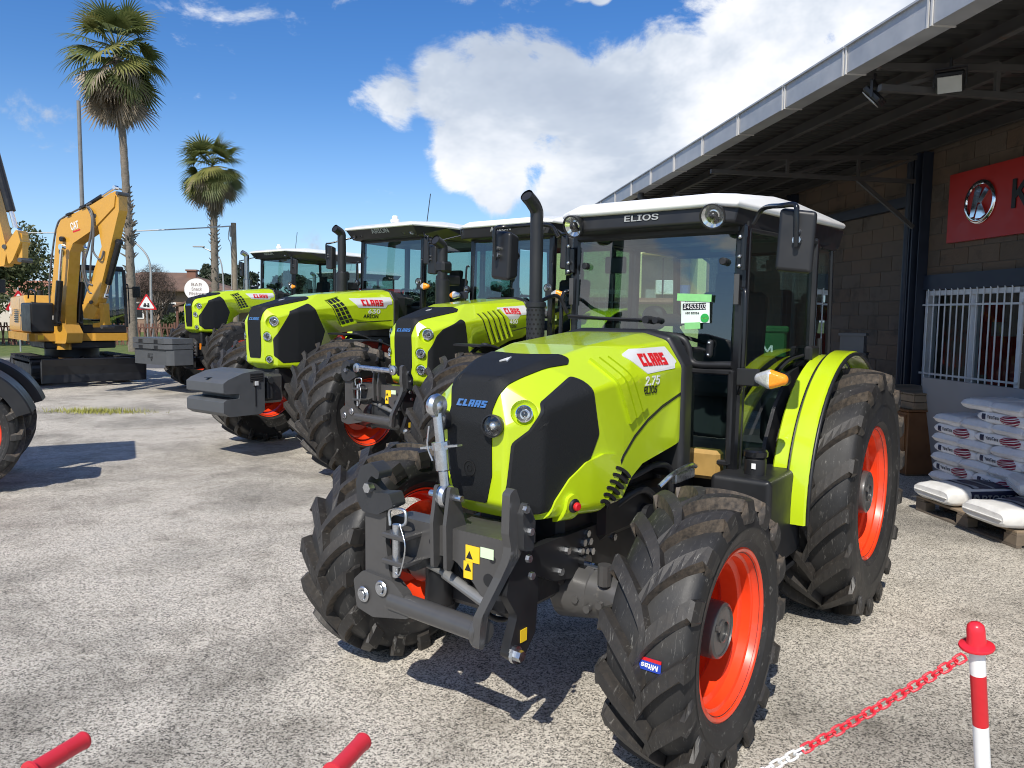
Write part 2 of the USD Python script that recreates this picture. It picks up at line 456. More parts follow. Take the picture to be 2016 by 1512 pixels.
class Hull:
    """The convex hull of spheres (rounded body), which can be cut, and onto which panels and lettering are laid."""

    def __init__(s, pts, r, sub=2):
        ico = np.array(trimesh.creation.icosphere(subdivisions=sub).vertices)
        rr = np.broadcast_to(np.asarray(r, float), (len(pts),))
        allp = np.vstack([V(*p) + q * ico for p, q in zip(pts, rr)])
        h = ConvexHull(allp)
        used = np.unique(h.simplices)
        mp = -np.ones(len(allp), int)
        mp[used] = np.arange(len(used))
        s.v, f = allp[used], mp[h.simplices]
        n = np.cross(s.v[f[:, 1]] - s.v[f[:, 0]], s.v[f[:, 2]] - s.v[f[:, 0]])
        flip = (n * h.equations[:, :3]).sum(1) < 0
        f[flip] = f[flip][:, ::-1]
        s.f, s.eq = f, h.equations

    def tri(s):
        return trimesh.Trimesh(s.v, s.f, process=False)

    def man(s):
        return m3.Manifold(m3.Mesh(np.asarray(s.v, np.float32), np.asarray(s.f, np.uint32)))

    def hit(s, P, d):
        """Where rays from the inside points P along d leave the hull, and the normals there."""
        d = V(*d) / np.linalg.norm(d)
        nd = s.eq[:, :3] @ d
        k = nd > 1e-7
        e, nd = s.eq[k], nd[k]
        out, nor = [], []
        for c in range(0, len(P), 400):
            t = -(P[c:c + 400] @ e[:, :3].T + e[:, 3]) / nd
            i = t.argmin(1)
            out.append(P[c:c + 400] + t[np.arange(len(i)), i][:, None] * d)
            nor.append(e[i, :3])
        return np.vstack(out), np.vstack(nor)

    def drape(s, mesh, o, xd, yd, ray, size=.03, off=.0025, hgt=1.0):
        """Lays a flat mesh (x, y, height) onto the hull: it is projected from the inside plane (o, xd, yd) along ray."""
        v, f = np.array(mesh.vertices), np.array(mesh.faces)
        if size:
            v, f = trimesh.remesh.subdivide_to_size(v, f, size, max_iter=14)
            m = trimesh.Trimesh(v, f)
            m.merge_vertices()
            v, f = np.array(m.vertices), np.array(m.faces)
        P = V(*o) + v[:, :1] * V(*xd) + v[:, 1:2] * V(*yd)
        Q, N = s.hit(P, ray)
        q = Q + N * (off + v[:, 2:] * hgt)
        if np.dot(np.cross(V(*xd), V(*yd)), V(*ray)) < 0:
            f = f[:, ::-1]
        return trimesh.Trimesh(q, f, process=False)

    def patch(s, poly, o, xd, yd, ray, thick=.004, size=.035, off=-.01):
        P = poly if hasattr(poly, 'geom_type') else Polygon(poly).buffer(0)
        m = trimesh.util.concatenate([trimesh.creation.extrude_polygon(g, thick + max(0, -off), engine='earcut') for g in getattr(P, 'geoms', [P])])
        return s.drape(m, o, xd, yd, ray, size, off)


def logo(w, h, depth=.003, slant=0.0):
    """The five-letter maker's wordmark in heavy squared capitals, w wide and h tall, from the origin."""
    def C(): return sbox(0, 0, 5, 10).difference(sbox(2.3, 2.5, 5.1, 7.5))
    def Lc(): return sbox(0, 0, 2.3, 10).union(sbox(0, 0, 4.6, 2.5))
    def A(): return sbox(0, 0, 5, 10).difference(sbox(2.0, -.1, 3.0, 3.4)).difference(sbox(2.0, 5.4, 3.0, 8.0))
    def S(): return sbox(0, 0, 5, 10).difference(sbox(2.2, 5.9, 5.1, 7.6)).difference(sbox(-.1, 2.4, 2.8, 4.1))
    x, out = 0, []
    for fn, adv in ((C, 5.9), (Lc, 5.5), (A, 5.9), (A, 5.9), (S, 5.0)):
        g = fn()
        out.append(trimesh.creation.extrude_polygon(g, depth, engine='earcut') if g.geom_type == 'Polygon' else trimesh.util.concatenate([trimesh.creation.extrude_polygon(k, depth, engine='earcut') for k in g.geoms]))
        out[-1].apply_translation([x, 0, 0])
        x += adv
    m = trimesh.util.concatenate(out)
    v = np.array(m.vertices)
    v[:, 0] = v[:, 0] / x * w + slant * v[:, 1] / 10 * h
    v[:, 1] *= h / 10
    return trimesh.Trimesh(v, m.faces, process=False)


def text(t, w=None, h=.1, depth=.002, bold=True, slant=0., center=False):
    m = meshkit.text_mesh(t, h, depth, bold)
    v = np.array(m.vertices)
    if w:
        v[:, 0] *= w / (v[:, 0].max() - v[:, 0].min())
    v[:, 0] += slant * v[:, 1]
    if center:
        v[:, 0] -= (v[:, 0].max() + v[:, 0].min()) / 2
        v[:, 1] -= (v[:, 1].max() + v[:, 1].min()) / 2
    return trimesh.Trimesh(v, m.faces, process=False)


def put(m, o, xd, yd):
    """Stands a flat mesh (x right, y up, z out) at o."""
    xd, yd = V(*xd) / np.linalg.norm(xd), V(*yd) / np.linalg.norm(yd)
    A = np.array([xd, yd, np.cross(xd, yd)]).T
    v = np.array(m.vertices) @ A.T + V(*o)
    return trimesh.Trimesh(v, m.faces, process=False)


def quad(a, b, c, d):
    return trimesh.Trimesh(np.array([a, b, c, d], float), np.array([[0, 1, 2], [0, 2, 3]]), process=False)


# ------------------------------------------------------------------ ground
def ground_mat():
    n = {'g': ('geometry', {}),
         'v1': ('voronoi_texture', {'scale': 125., 'feature': 'f1', 'randomness': 1.}), 'n1': ('noise_texture', {'scale': 160., 'detail': 4., 'roughness': .6, 'distortion': .3}),
         'n2': ('noise_texture', {'scale': .55, 'detail': 7., 'roughness': .62, 'distortion': .5}), 'n3': ('noise_texture', {'scale': 2.6, 'detail': 6., 'roughness': .65}), 'n4': ('noise_texture', {'scale': 14., 'detail': 5., 'roughness': .7}),
         'agg': ('rgb_ramp', {'ramp': [(.30, (.06, .057, .052)), (.39, (.17, .162, .148)), (.455, (.45, .42, .365)), (.57, (.63, .592, .525)), (.70, (.78, .745, .67))]}),
         'vm': ('mix_float', {'fac': .30}), 'vc': ('separate_color', {}),
         'st': ('rgb_ramp', {'ramp': [(.28, (.42, .415, .405)), (.43, (.70, .69, .665)), (.55, (1., .98, .945)), (.72, (1.0, .99, .97))]}),
         'st2': ('rgb_ramp', {'ramp': [(.30, (.56, .55, .53)), (.48, (.94, .935, .925)), (.7, (1., 1., 1.))]}),
         'm1': ('mix_color', {'blend_type': 'multiply', 'fac': 1.}), 'm2': ('mix_color', {'blend_type': 'multiply', 'fac': .8}), 'm3': ('mix_color', {'blend_type': 'multiply', 'fac': .35}), 'sp': ('rgb_ramp', {'ramp': [(.3, (.72, .72, .72)), (.6, (1, 1, 1))]}),
         'sx': ('separate_xyz', {}), 'far': ('map_range', {'range_type': 'smoothstep', 'clamp': True, 'from_min': 27., 'from_max': 31., 'to_min': 0., 'to_max': 1.}),
         'grass': ('rgb_ramp', {'ramp': [(.3, (.05, .085, .02)), (.55, (.11, .14, .035)), (.75, (.24, .21, .10))]}), 'fm': ('mix_color', {}),
         'p': ('principled_bsdf', {'roughness': .88, 'specular_ior_level': .3}), 'bp': ('bump', {'strength': .8, 'distance': .004})}
    l = [('g.position', f'{k}.vector') for k in ('v1', 'n1', 'n2', 'n3', 'n4', 'sx')]
    l += [('v1.color', 'vc.color'), ('n1.fac', 'vm.a'), ('vc.r', 'vm.b'), ('vm.result', 'agg.fac'), ('n2.fac', 'st.fac'), ('n3.fac', 'st2.fac'), ('n4.fac', 'sp.fac'), ('agg.color', 'm1.a'), ('st.color', 'm1.b'),
          ('m1.result', 'm2.a'), ('st2.color', 'm2.b'), ('m2.result', 'm3.a'), ('sp.color', 'm3.b'), ('sx.y', 'far.value'), ('n3.fac', 'grass.fac'), ('far.result', 'fm.fac'), ('m3.result', 'fm.a'), ('grass.color', 'fm.b'),
          ('fm.result', 'p.base_color'), ('vm.result', 'bp.height'), ('bp.normal', 'p.normal')]
    return usdkit.material(stage, '/World/Looks/worn_exposed_aggregate', n, l, surface='p.BSDF')


S = 900
xs = np.concatenate([[-S, -200, -80], np.linspace(-40, 40, 33), [80, 200, S]])
ys = np.concatenate([[-S, -200, -60], np.linspace(-20, 60, 33), [100, 250, S]])
X, Y = np.meshgrid(xs, ys)
Zg = np.zeros_like(X)
vv = np.stack([X, Y, Zg], -1).reshape(-1, 3)
k = len(xs)
i, j = np.meshgrid(np.arange(len(ys) - 1), np.arange(k - 1), indexing='ij')
q = np.stack([i * k + j, i * k + j + 1, (i + 1) * k + j + 1, (i + 1) * k + j], -1).reshape(-1, 4)
part('ground', G().raw(vv, q), ground_mat(), kind='structure')
part('road', G().raw([(-90, 24.5, .004), (30, 24.5, .004), (30, 28.0, .004), (-90, 28.0, .004)], [[0, 1, 2, 3]]), pm('far_asphalt', (.075, .075, .078), .9, var=.2, scale=3.), kind='structure')

# small tuft of weeds growing through the yard
g = G()
for _ in range(900):
    r_, a_ = abs(R.gauss(0, .5)), R.uniform(0, 2 * PI)
    x, y = -7.35 + R.gauss(0, .42), 13.55 + R.gauss(0, .13)
    h, b = R.uniform(.02, .11), R.uniform(0, 2 * PI)
    d = V(math.cos(b), math.sin(b), 0)
    e = V(-d[1], d[0], 0) * .006
    p = V(x, y, 0)
    g.raw([p - e, p + e, p + d * h * .5 + V(0, 0, h)], [[0, 1, 2]])
part('weed_patch', g, pm('yellow_green_weed', (.30, .30, .06), .8, var=.4, scale=9.), label='low patch of yellowish weeds growing out of the yard surface', cat='weeds', kind='stuff')

# ------------------------------------------------------------------ the shed with its canopy
WO = V(5.456, 8.968, 0)
WA = V(-.121, .9927, 0)
WN = V(-.9927, -.121, 0)
BDEG = math.degrees(math.atan2(WA[1], WA[0]))
# local frame of the shed: x along the wall (away), y outward to the yard, z up
shed = thing('shed', 'brown block shed with a deep corrugated canopy along the right edge of the yard', 'building', WO, BDEG)
NAVY = pm('dark_blue_steel', (.020, .027, .045), .5, var=.15, dirt=(.05, .045, .04), dirt_at=.68)
STEEL = pm('galvanised_steel', (.36, .37, .385), .5, metal=.25, var=.16, scale=5, dirt=(.18, .17, .16), dirt_at=.66)
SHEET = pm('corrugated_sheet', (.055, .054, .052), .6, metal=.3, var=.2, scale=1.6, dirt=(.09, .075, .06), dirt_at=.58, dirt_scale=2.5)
RUST = pm('grey_primed_steel', (.07, .067, .064), .6, var=.25, scale=3., dirt=(.11, .06, .035), dirt_at=.60)
MORTAR = pm('mortar', (.13, .11, .09), .9)
BRICKS = [pm(f'brown_block_{nm}', c, .9, var=.16, scale=9., bump=.003, bscale=45, dirt=(.062, .050, .040), dirt_at=.52, dirt_scale=1.7) for nm, c in (('tan', (.135, .098, .070)), ('warm', (.128, .088, .060)), ('dull', (.122, .096, .074)), ('dark', (.110, .084, .062)))]
XE, XN = 8.4, -7.5
ZW = 4.0
wallg = G()
wx0, wx1, wz0, wz1 = -.62, 1.0, .93, 2.16
for a, b in (((XN, -.30, 0), (wx0, -.012, ZW)), ((wx1, -.30, 0), (XE, -.012, ZW)), ((wx0, -.30, 0), (wx1, -.012, wz0)), ((wx0, -.30, wz1), (wx1, -.012, ZW))):
    wallg.span(a, b)
part('wall', wallg, MORTAR, shed)
part('wall', G().span((XE - .3, -9, 0), (XE, -.302, ZW)), BRICKS[0], shed)
part('wall', G().span((XN, -9, 0), (XN + .3, -.302, ZW)), BRICKS[0], shed)
bh, bw = .205, .50
rows = int(ZW / bh)
for r_ in range(rows + 1):
    z0, z1 = r_ * bh + .005, min((r_ + 1) * bh - .005, ZW - .01)
    if z1 - z0 < .03:
        continue
    x = -3.2 - (.25 if r_ % 2 else 0)
    while x < XE - .06:
        a, b = max(x + .005, -3.2), min(x + bw - .005, XE - .002)
        segs = [(a, b)]
        if z1 > wz0 and z0 < wz1:
            segs = [(a, min(b, wx0)), (max(a, wx1), b)]
        for a1, b1 in segs:
            if b1 - a1 > .04:
                o = R.uniform(-.002, .002)
                part('block', G().span((a1, -.012, z0), (b1, -.0 + o, z1)), BRICKS[R.randrange(4)], shed)
        x += bw
# columns, lintel band, tie beam
for cx in (1.14, 4.65, 8.1, -2.4):
    part('column', G().span((cx - .11, .004, 0), (cx + .11, .018, 3.92)).span((cx - .11, .018, 0), (cx - .095, .14, 3.92)).span((cx + .095, .018, 0), (cx + .11, .14, 3.92)).span((cx - .012, .018, 0), (cx + .012, .17, 3.92)), NAVY, shed)
    part('base_plate', G().span((cx - .16, .004, 0), (cx + .16, .22, .015)), NAVY, shed)
part('downpipe', G().cyl((1.36, .08, 0), (1.36, .08, 3.9), .05, n=16), NAVY, shed, smooth=30)
part('tie_beam', G().span((1.25, .004, 3.28), (4.54, .09, 3.42)).span((4.76, .004, 3.28), (8.0, .09, 3.42)), NAVY, shed)
part('lintel', G().span((-2.29, .004, 2.17), (1.03, .05, 2.36)), NAVY, shed)
# barred window
wf = part('window_frame', G().span((wx0, -.10, wz0), (wx1, .02, wz0 + .06)).span((wx0, -.10, wz1 - .06), (wx1, .02, wz1)).span((wx0, -.10, wz0), (wx0 + .06, .02, wz1)).span((wx1 - .06, -.10, wz0), (wx1, .02, wz1)).span((.16, -.10, wz0), (.23, -.02, wz1)), pm('white_window_frame', (.74, .75, .76), .45), shed)
for a, b in ((wx0 + .06, .16), (.23, wx1 - .06)):
    part('pane', quad((a, -.06, wz0 + .06), (b, -.06, wz0 + .06), (b, -.06, wz1 - .06), (a, -.06, wz1 - .06)), glass_mat('window_glass', (.5, .56, .58), .3) if 'window_glass' not in MATS else MATS['window_glass'], wf)
x = wx1 - .08
k = 0
BARM = pm('grey_bar_paint', (.62, .63, .64), .45, metal=.2)
while x > wx0 + .03:
    part('window_bar', G().cyl((x, .045, wz0 - .03), (x, .045, wz1 + .02), .0095, n=8), BARM, shed, smooth=True)
    x -= .108
for z in (wz0 + .18, wz1 - .18):
    part('bar_rail', G().span((wx0 - .02, .040, z - .012), (wx1 + .02, .050, z + .012)), BARM, shed)
part('sill', G().span((wx0 - .05, -.02, wz0 - .06), (wx1 + .05, .06, wz0 - .004)), pm('stone_sill', (.36, .35, .33), .8), shed)
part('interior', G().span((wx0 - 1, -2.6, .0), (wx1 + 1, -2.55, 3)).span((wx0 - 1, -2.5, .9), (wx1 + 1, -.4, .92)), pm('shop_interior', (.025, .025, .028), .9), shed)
for a, z, w, h in ((.86, 1.5, .16, .8), (.45, 1.3, .2, .6), (.05, 1.55, .12, .7), (-.3, 1.45, .2, .75), (.62, 1.9, .1, .25)):
    part('display_shelf', G().span((a - w / 2, -.75, z - h / 2), (a + w / 2, -.55, z + h / 2)), pm('red_display', (.55, .035, .02), .6, var=.5, scale=20), shed)
# canopy: falls gently from the wall to the gutter
NE, ZE, ZWL = 2.92, 3.95, 4.06
zr_ = lambda y: ZWL + (ZE - ZWL) * (y / NE)
step = .19
cs, k = [], 0
X0, X1 = XN, XE + .4
prof = []
x = X0
while x < X1:
    prof += [(x, 0), (x + .06, 0), (x + .075, .032), (x + .135, .032), (x + .15, 0)]
    x += step
pr = np.array(prof)
v = np.vstack([np.stack([pr[:, 0], np.full(len(pr), y), pr[:, 1] + zr_(y)], 1) for y in (-.3, NE + .02)] + [np.stack([pr[:, 0], np.full(len(pr), y), pr[:, 1] + zr_(y) + .004], 1) for y in (-.3, NE + .02)])
m = len(pr)
q = [[i, i + 1, m + i + 1, m + i] for i in range(m - 1)] + [[2 * m + i, 3 * m + i, 3 * m + i + 1, 2 * m + i + 1] for i in range(m - 1)]
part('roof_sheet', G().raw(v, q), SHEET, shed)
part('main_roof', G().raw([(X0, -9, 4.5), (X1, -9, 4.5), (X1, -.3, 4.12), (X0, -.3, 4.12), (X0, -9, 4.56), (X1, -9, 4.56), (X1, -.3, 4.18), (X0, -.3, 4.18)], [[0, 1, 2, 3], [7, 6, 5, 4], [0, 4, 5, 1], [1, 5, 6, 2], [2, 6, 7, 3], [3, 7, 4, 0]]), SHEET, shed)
for y in (.12, .85, 1.55, 2.25):
    part('purlin', G().span((X0, y - .03, zr_(y) - .13), (X1, y + .03, zr_(y) - .118)).span((X0, y - .03, zr_(y) - .118), (X0 + X1 - X0, y - .022, zr_(y) - .006)), RUST, shed)
# gutter in folded lengths with straps at the joints
gx = [-7.5, -6.4, -5.35, -4.3, -3.25, -2.2, -1.15, -.1, .95, 2.0, 3.05, 4.1, 5.15, 6.2, 7.25, 8.3, 8.8]
zb = 3.76
for a, b in zip(gx, gx[1:]):
    g = G().span((a + .006, NE + .160, zb), (b - .006, NE + .164, zb + .20)).span((a + .006, NE, zb - .004), (b - .006, NE + .164, zb)).span((a + .006, NE, zb), (b - .006, NE + .004, zb + .17)).span((a + .006, NE + .145, zb + .20), (b - .006, NE + .185, zb + .215))
    part('gutter_length', g, STEEL, shed)
    part('gutter_strap', G().span((b - .03, NE - .005, zb - .014), (b - .012, NE + .172, zb - .005)).span((b - .03, NE + .166, zb - .014), (b - .012, NE + .176, zb + .20)).span((b + .012, NE + .166, zb - .014), (b + .03, NE + .176, zb + .20)), pm('pale_strap_steel', (.52, .51, .49), .5, metal=.1), shed)
# trusses
for cx in (1.14, 4.65, 8.1, -2.4):
    g = G().bar((cx, .17, 3.56), (cx, NE - .02, 3.60), .05, .05).bar((cx, .17, 3.86), (cx, NE, 3.76), .05, .05).bar((cx, .16, 2.98), (cx, .95, 3.56), .04, .05)
    for y in (.95, 1.9):
        g.bar((cx, y, 3.56), (cx, y, 3.84), .035, .035)
    g.bar((cx, .2, 3.84), (cx, .95, 3.56), .03, .03).bar((cx, .95, 3.84), (cx, 1.9, 3.58), .03, .03).bar((cx, 1.9, 3.84), (cx, 2.8, 3.6), .03, .03)
    part('truss', g, RUST, shed)
part('drain_pipe', G().tube(smooth_path([(3.9, NE + .06, 3.76), (3.9, NE + .02, 3.66), (3.95, 2.4, 3.60), (4.1, 1.4, 3.56), (4.3, .3, 3.5), (4.36, .1, 3.3), (4.36, .1, 0)]), .05, 12), pm('grey_drain', (.06, .06, .063), .5), shed, smooth=40)
# floodlights under the canopy
for (x, y, z), dg_, lb in (((-2.18, 2.81, 3.66), -42, 'floodlight hung under the canopy edge, seen from its side'), ((-2.56, 2.42, 3.68), 50, 'square floodlight under the canopy with its pale face showing')):
    p = WO + WA * x + WN * y + V(0, 0, z)
    f = thing('floodlight', lb, 'floodlight', p, BDEG + 90 + dg_)
    A = ry(.75)
    part('housing', G().box((0, 0, -.06), (.05, .20, .17), A, .012).box((-.035, 0, -.075), (.04, .14, .11), A, .01), BLACK, f)
    part('diffuser', G().box((.027, 0, -.085), (.006, .165, .135), A), pm('floodlight_face', (.36, .36, .33), .4), f)
    part('bracket', G().box((0, .11, -.02), (.02, .008, .14)).box((0, -.11, -.02), (.02, .008, .14)).box((0, 0, .045), (.03, .228, .012)).cyl((0, 0, .04), (0, 0, .12), .012, n=8), BLACK, f)
f = thing('floodlight', 'pair of small lamps and a box under the far end of the canopy gutter', 'floodlight', WO + WA * 3.4 + WN * 2.6 + V(0, 0, 3.6), BDEG + 90)
part('housing', G().box((0, 0, 0), (.1, .3, .1), None, .02).box((.05, .25, -.05), (.12, .16, .12), ry(.5), .02), pm('dusty_grey_plastic', (.24, .23, .22), .6), f)
part('bracket', G().cyl((0, 0, .04), (0, 0, .17), .012, n=8), BLACK, f)
# sign with ringed emblem
sg = thing('wall_sign', 'large red sign with a round chromed K emblem high on the shed wall', 'sign', WO + WN * .0, BDEG)
part('panel', G().span((-2.3, .004, 2.73), (.62, .06, 3.55)), pm('sign_red', (.42, .018, .014), .42, var=.05), sg)
ring = G().lathe([(.245, 0), (.25, .014), (.235, .026), (.212, .026), (.20, .014), (.205, 0)], (.07, .062, 3.155), (0, 1, 0), 48)
part('emblem_ring', ring, CHROME, sg, smooth=40)
# x grows away from the viewer: lettering is laid with x reversed so that it reads correctly from the yard
ks = [Polygon([(-.13, -.165), (-.065, -.165), (.045, .15), (-.01, .185), (-.065, .165)]), Polygon([(-.02, .0), (.10, .15), (.155, .11), (.045, -.02)]), Polygon([(.0, -.035), (.05, -.02), (.125, -.15), (.045, -.19), (-.04, -.185)])]
g = G()
for p_ in ks:
    g.add(put(trimesh.creation.extrude_polygon(p_, .03, engine='earcut'), (.07, .062, 3.155), (-1, 0, 0), (0, 0, 1)))
part('emblem_letter', g, CHROME, sg)
part('sign_letter', put(text('K', None, .30, .012, True), (-.38, .061, 3.02), (-1, 0, 0), (0, 0, 1)), BLACKINK, sg)

# ------------------------------------------------------------------ goods under the canopy
def shedp(x, y, z=0): return WO + WA * x + WN * y + V(0, 0, z)


WOODS = [pm(f'pallet_wood_{i}', c, .85, var=.22, scale=14., bump=.002, bscale=40) for i, c in enumerate([(.20, .15, .10), (.16, .125, .09), (.24, .18, .12), (.125, .10, .075)])]
VENEER = pm('varnished_veneer', (.17, .075, .028), .35, var=.2, scale=3., coat=.2)
ch = thing('wooden_chest', 'brown varnished wooden cabinet standing on the ground against the shed wall', 'chest', shedp(.45, .55), BDEG)
part('carcass', G().span((-.62, -.42, .02), (.62, .42, .74), .008), VENEER, ch)
part('plinth', G().span((-.60, -.40, 0), (.60, .40, .02)), WOODS[3], ch)
part('door_panel', G().span((-.58, .421, .06), (-.02, .432, .70), .004).span((.02, .421, .06), (.58, .432, .70), .004), VENEER, ch)
part('door_knob', G().sphere((-.07, .45, .60), .018, 2).sphere((.07, .45, .60), .018, 2), pm('aged_brass', (.35, .25, .10), .4, metal=.8), ch, smooth=True)
part('top_board', G().span((-.65, -.44, .745), (.65, .45, .77), .006), VENEER, ch)
cr_ = thing('wooden_crate', 'low plank crate lying on top of the brown cabinet', 'crate', shedp(.40, .56, .772), BDEG)
for x0, x1, y0, y1 in ((-.6, .6, .36, .38), (-.6, .6, -.38, -.36), (-.6, -.58, -.36, .36), (.58, .6, -.36, .36)):
    for z in (0, .085):
        part('plank', G().span((x0, y0, z + .002), (x1, y1, z + .08), .004), WOODS[2 if z else 0], cr_)
for k in range(6):
    part('plank', G().span((-.62 + k * .205, -.40, .17), (-.62 + k * .205 + .195, .40, .188), .004), WOODS[k % 3], cr_)
bd = thing('grey_board', 'plain grey board leaning behind the stack of fertiliser sacks', 'board', shedp(-1.15, .52), BDEG)
part('sheet', G().add(trimesh.creation.extrude_polygon(rpoly([(-1.0, 0), (1.0, 0), (1.0, 1.16), (-1.0, 1.16)], .05), .018, engine='earcut'), rx(PI / 2 - .18).dot(np.diag([1, 1, 1]))).move(None, (0, .10, .0)), pm('grey_laminate', (.26, .265, .28), .55, var=.05), bd, smooth=25)

SACK = pm('white_woven_sack', (.78, .755, .735), .55, var=.06, scale=20., bump=.0035, bscale=26)
SACKB = pm('white_film_sack', (.70, .69, .66), .42, var=.08, scale=12., bump=.004, bscale=22)
INKB = pm('navy_sack_print', (.014, .018, .055), .5, var=.1)
INKR = pm('magenta_sack_print', (.42, .035, .09), .5, var=.1)
INKG = pm('grey_sack_print', (.36, .38, .40), .5)


def sack_shape(L, Wd, H, seed, folds=.010, end=.22):
    """Pillow-shaped filled sack with pinched, sewn ends; x long, y across."""
    nx, na = 30, 28
    xs_ = np.linspace(-1, 1, nx)
    a = np.linspace(0, 2 * PI, na, endpoint=False)
    P = []
    for x in xs_:
        e = max(0., 1 - abs(x) ** 7)
        hw = Wd / 2 * (.93 + .07 * e)
        hh = H / 2 * (end + (1 - end) * e ** .38)
        c, s = np.cos(a), np.sin(a)
        y = hw * np.sign(c) * np.abs(c) ** .42
        z = hh * np.sign(s) * np.abs(s) ** .62
        P.append(np.stack([np.full(na, x * L / 2), y, z + H / 2], 1))
    P = np.array(P)
    q = P.reshape(-1, 3)
    nz = meshkit.fbm(q * V(7, 9, 9) + seed * 13.7, 3, seed) - .5
    nz2 = meshkit.noise(q * V(26, 5, 8) + seed * 3.1, seed + 9) - .5
    sc = 1 + (nz * 2.0 * folds + nz2 * folds * np.abs(q[:, 0] / L * 2) ** 2) / (H / 2) * .8
    q2 = q.copy()
    q2[:, 2] = H / 2 + (q[:, 2] - H / 2) * sc
    q2[:, 1] = q[:, 1] * (1 + nz * .06)
    i, j = np.meshgrid(np.arange(nx - 1), np.arange(na), indexing='ij')
    f = np.stack([i * na + j, i * na + (j + 1) % na, (i + 1) * na + (j + 1) % na, (i + 1) * na + j], -1).reshape(-1, 4)[:, ::-1]
    g = G().raw(q2, f)
    for e in (0, nx - 1):
        ring = q2[e * na:(e + 1) * na]
        g.raw(np.vstack([ring, ring.mean(0)]), [[j, (j + 1) % na, na] if e == 0 else [(j + 1) % na, j, na] for j in range(na)][0:0] + [([(j + 1) % na, j, na] if e else [j, (j + 1) % na, na]) for j in range(na)])
    for sx in (-1, 1):
        g.box((sx * (L / 2 + .006), 0, H / 2), (.016, Wd * .86, .006))
    return g.get()


def onto(base, flat, o, xd, yd, nd, off=.003):
    """Presses flat print (x, y, height) onto the side of a sack facing nd (an axis of the sack)."""
    from scipy.interpolate import LinearNDInterpolator
    v, f = trimesh.remesh.subdivide_to_size(np.array(flat.vertices), np.array(flat.faces), .03, max_iter=10)
    P = V(*o) + v[:, :1] * V(*xd) + v[:, 1:2] * V(*yd)
    nd = V(*nd)
    ax = int(np.abs(nd).argmax())
    oth = [i for i in range(3) if i != ax]
    bv = np.array(base.vertices)
    mid = (bv[:, ax].max() + bv[:, ax].min()) / 2
    k = (bv[:, ax] - mid) * nd[ax] > -1e-4
    h = LinearNDInterpolator(bv[k][:, oth], bv[k][:, ax], fill_value=mid)(P[:, oth])
    P[:, ax] = h + nd[ax] * off
    return trimesh.Trimesh(P, f, process=False)


def stripes_blob(w, h, n=8):
    e = Point(0, 0).buffer(1).simplify(.02)
    from shapely import affinity
    e = affinity.scale(e, w / 2, h / 2)
    bars = []
    for k in range(n):
        y = (k - n / 2 + .5) * h * 1.35 / n
        bars.append(LineString([(-w, y - w * .35), (-w * .25, y - w * .05), (w * .2, y + .02 * w * (k % 3)), (w, y + w * .28)]).buffer(h * .42 / n))
    g = unary_union(bars).intersection(e)
    return trimesh.util.concatenate([trimesh.creation.extrude_polygon(p_, .001, engine='earcut') for p_ in getattr(g, 'geoms', [g]) if p_.area > 1e-6])


def pallet(label, loc, deg, L=1.2, D=.8):
    t = thing('pallet', label, 'pallet', loc, deg)
    for y in (0, D / 2, D):
        part('runner_board', G().span((0, y - .05 if y else 0, 0), (L, min(D, y + .05), .02), .003), WOODS[3], t)
        for x in (0, L / 2, L):
            part('pallet_block', G().span((max(0, x - .07) if x < L else L - .14, max(0, y - .05) if y < D else D - .1, .02), (min(L, max(0, x - .07) + .14) if x < L else L, min(D, max(0, y - .05) + .1) if y < D else D, .10), .004), WOODS[1], t)
    for x in (0, L / 2 - .06, L - .12):
        part('stringer_board', G().span((x, 0, .10), (x + .12, D, .12), .003), WOODS[1], t)
    for k in range(5):
        y = k * (D - .12) / 4
        part('deck_board', G().span((0, y, .12), (L, y + .12, .14), .003), WOODS[(k * 2) % 3], t)
    return t


# stack of white sacks: far end at x = -1.0, front face at y = 1.27
ORD = ['bottom', 'second', 'third', 'fourth', 'fifth', 'sixth', 'seventh', 'eighth', 'top']
pallet('wooden pallet under the stack of white fertiliser sacks', shedp(-2.62, .64), BDEG, 1.6, .60)
sl, sh = .60, .099
long_proto = [sack_shape(.60, .36, .114, s_, .015) for s_ in (1, 2, 7)]
cross_proto = [sack_shape(.62, .40, .114, s_, .015) for s_ in (3, 4, 5)]
for lay in range(9):
    z = .142 + lay * sh
    jit = lambda: R.uniform(-.018, .018)
    row = []
    if lay % 2 == 0:
        for k in range(4):
            row.append((-1.19 - k * .40, .96, 90, 'end'))
    else:
        for k in range(3):
            row.append((-1.29 - k * .60, 1.08, 0, 'side'))
    if lay == 8:
        row = row[1:4]
    if lay == 7:
        row = row[1:]
    for k, (x, y, a, kind_) in enumerate(row):
        where = ['far end', 'second from the far end', 'third from the far end', 'nearest end'][k + (1 if lay >= 7 else 0)]
        s_ = thing('fertiliser_sack', f'white fertiliser sack {"lengthwise" if a == 0 else "crosswise"} in the {ORD[lay]} layer of the stack, {where}', 'sack', shedp(x + jit(), y + jit(), z + R.uniform(0, .004)), BDEG + a + R.uniform(-3, 3), 'stacked white fertiliser sacks')
        base = (long_proto if a == 0 else cross_proto)[R.randrange(3)]
        part('bag', base, SACK, s_, smooth=60)
        if a == 0:
            part('print_block', onto(base, G().box((0, 0, 0), (.05, .055, .001)).get(), (.20, 0, .058), (-1, 0, 0), (0, 0, 1), (0, 1, 0)), INKB, s_)
            part('print_lettering', onto(base, text('YaraTera', .15, .030, .0012, True), (.155, 0, .048), (-1, 0, 0), (0, 0, 1), (0, 1, 0)), INKB, s_)
            part('print_stripes', onto(base, stripes_blob(.24, .10), (-.13, 0, .057), (-1, 0, 0), (0, 0, 1), (0, 1, 0)), INKR, s_)

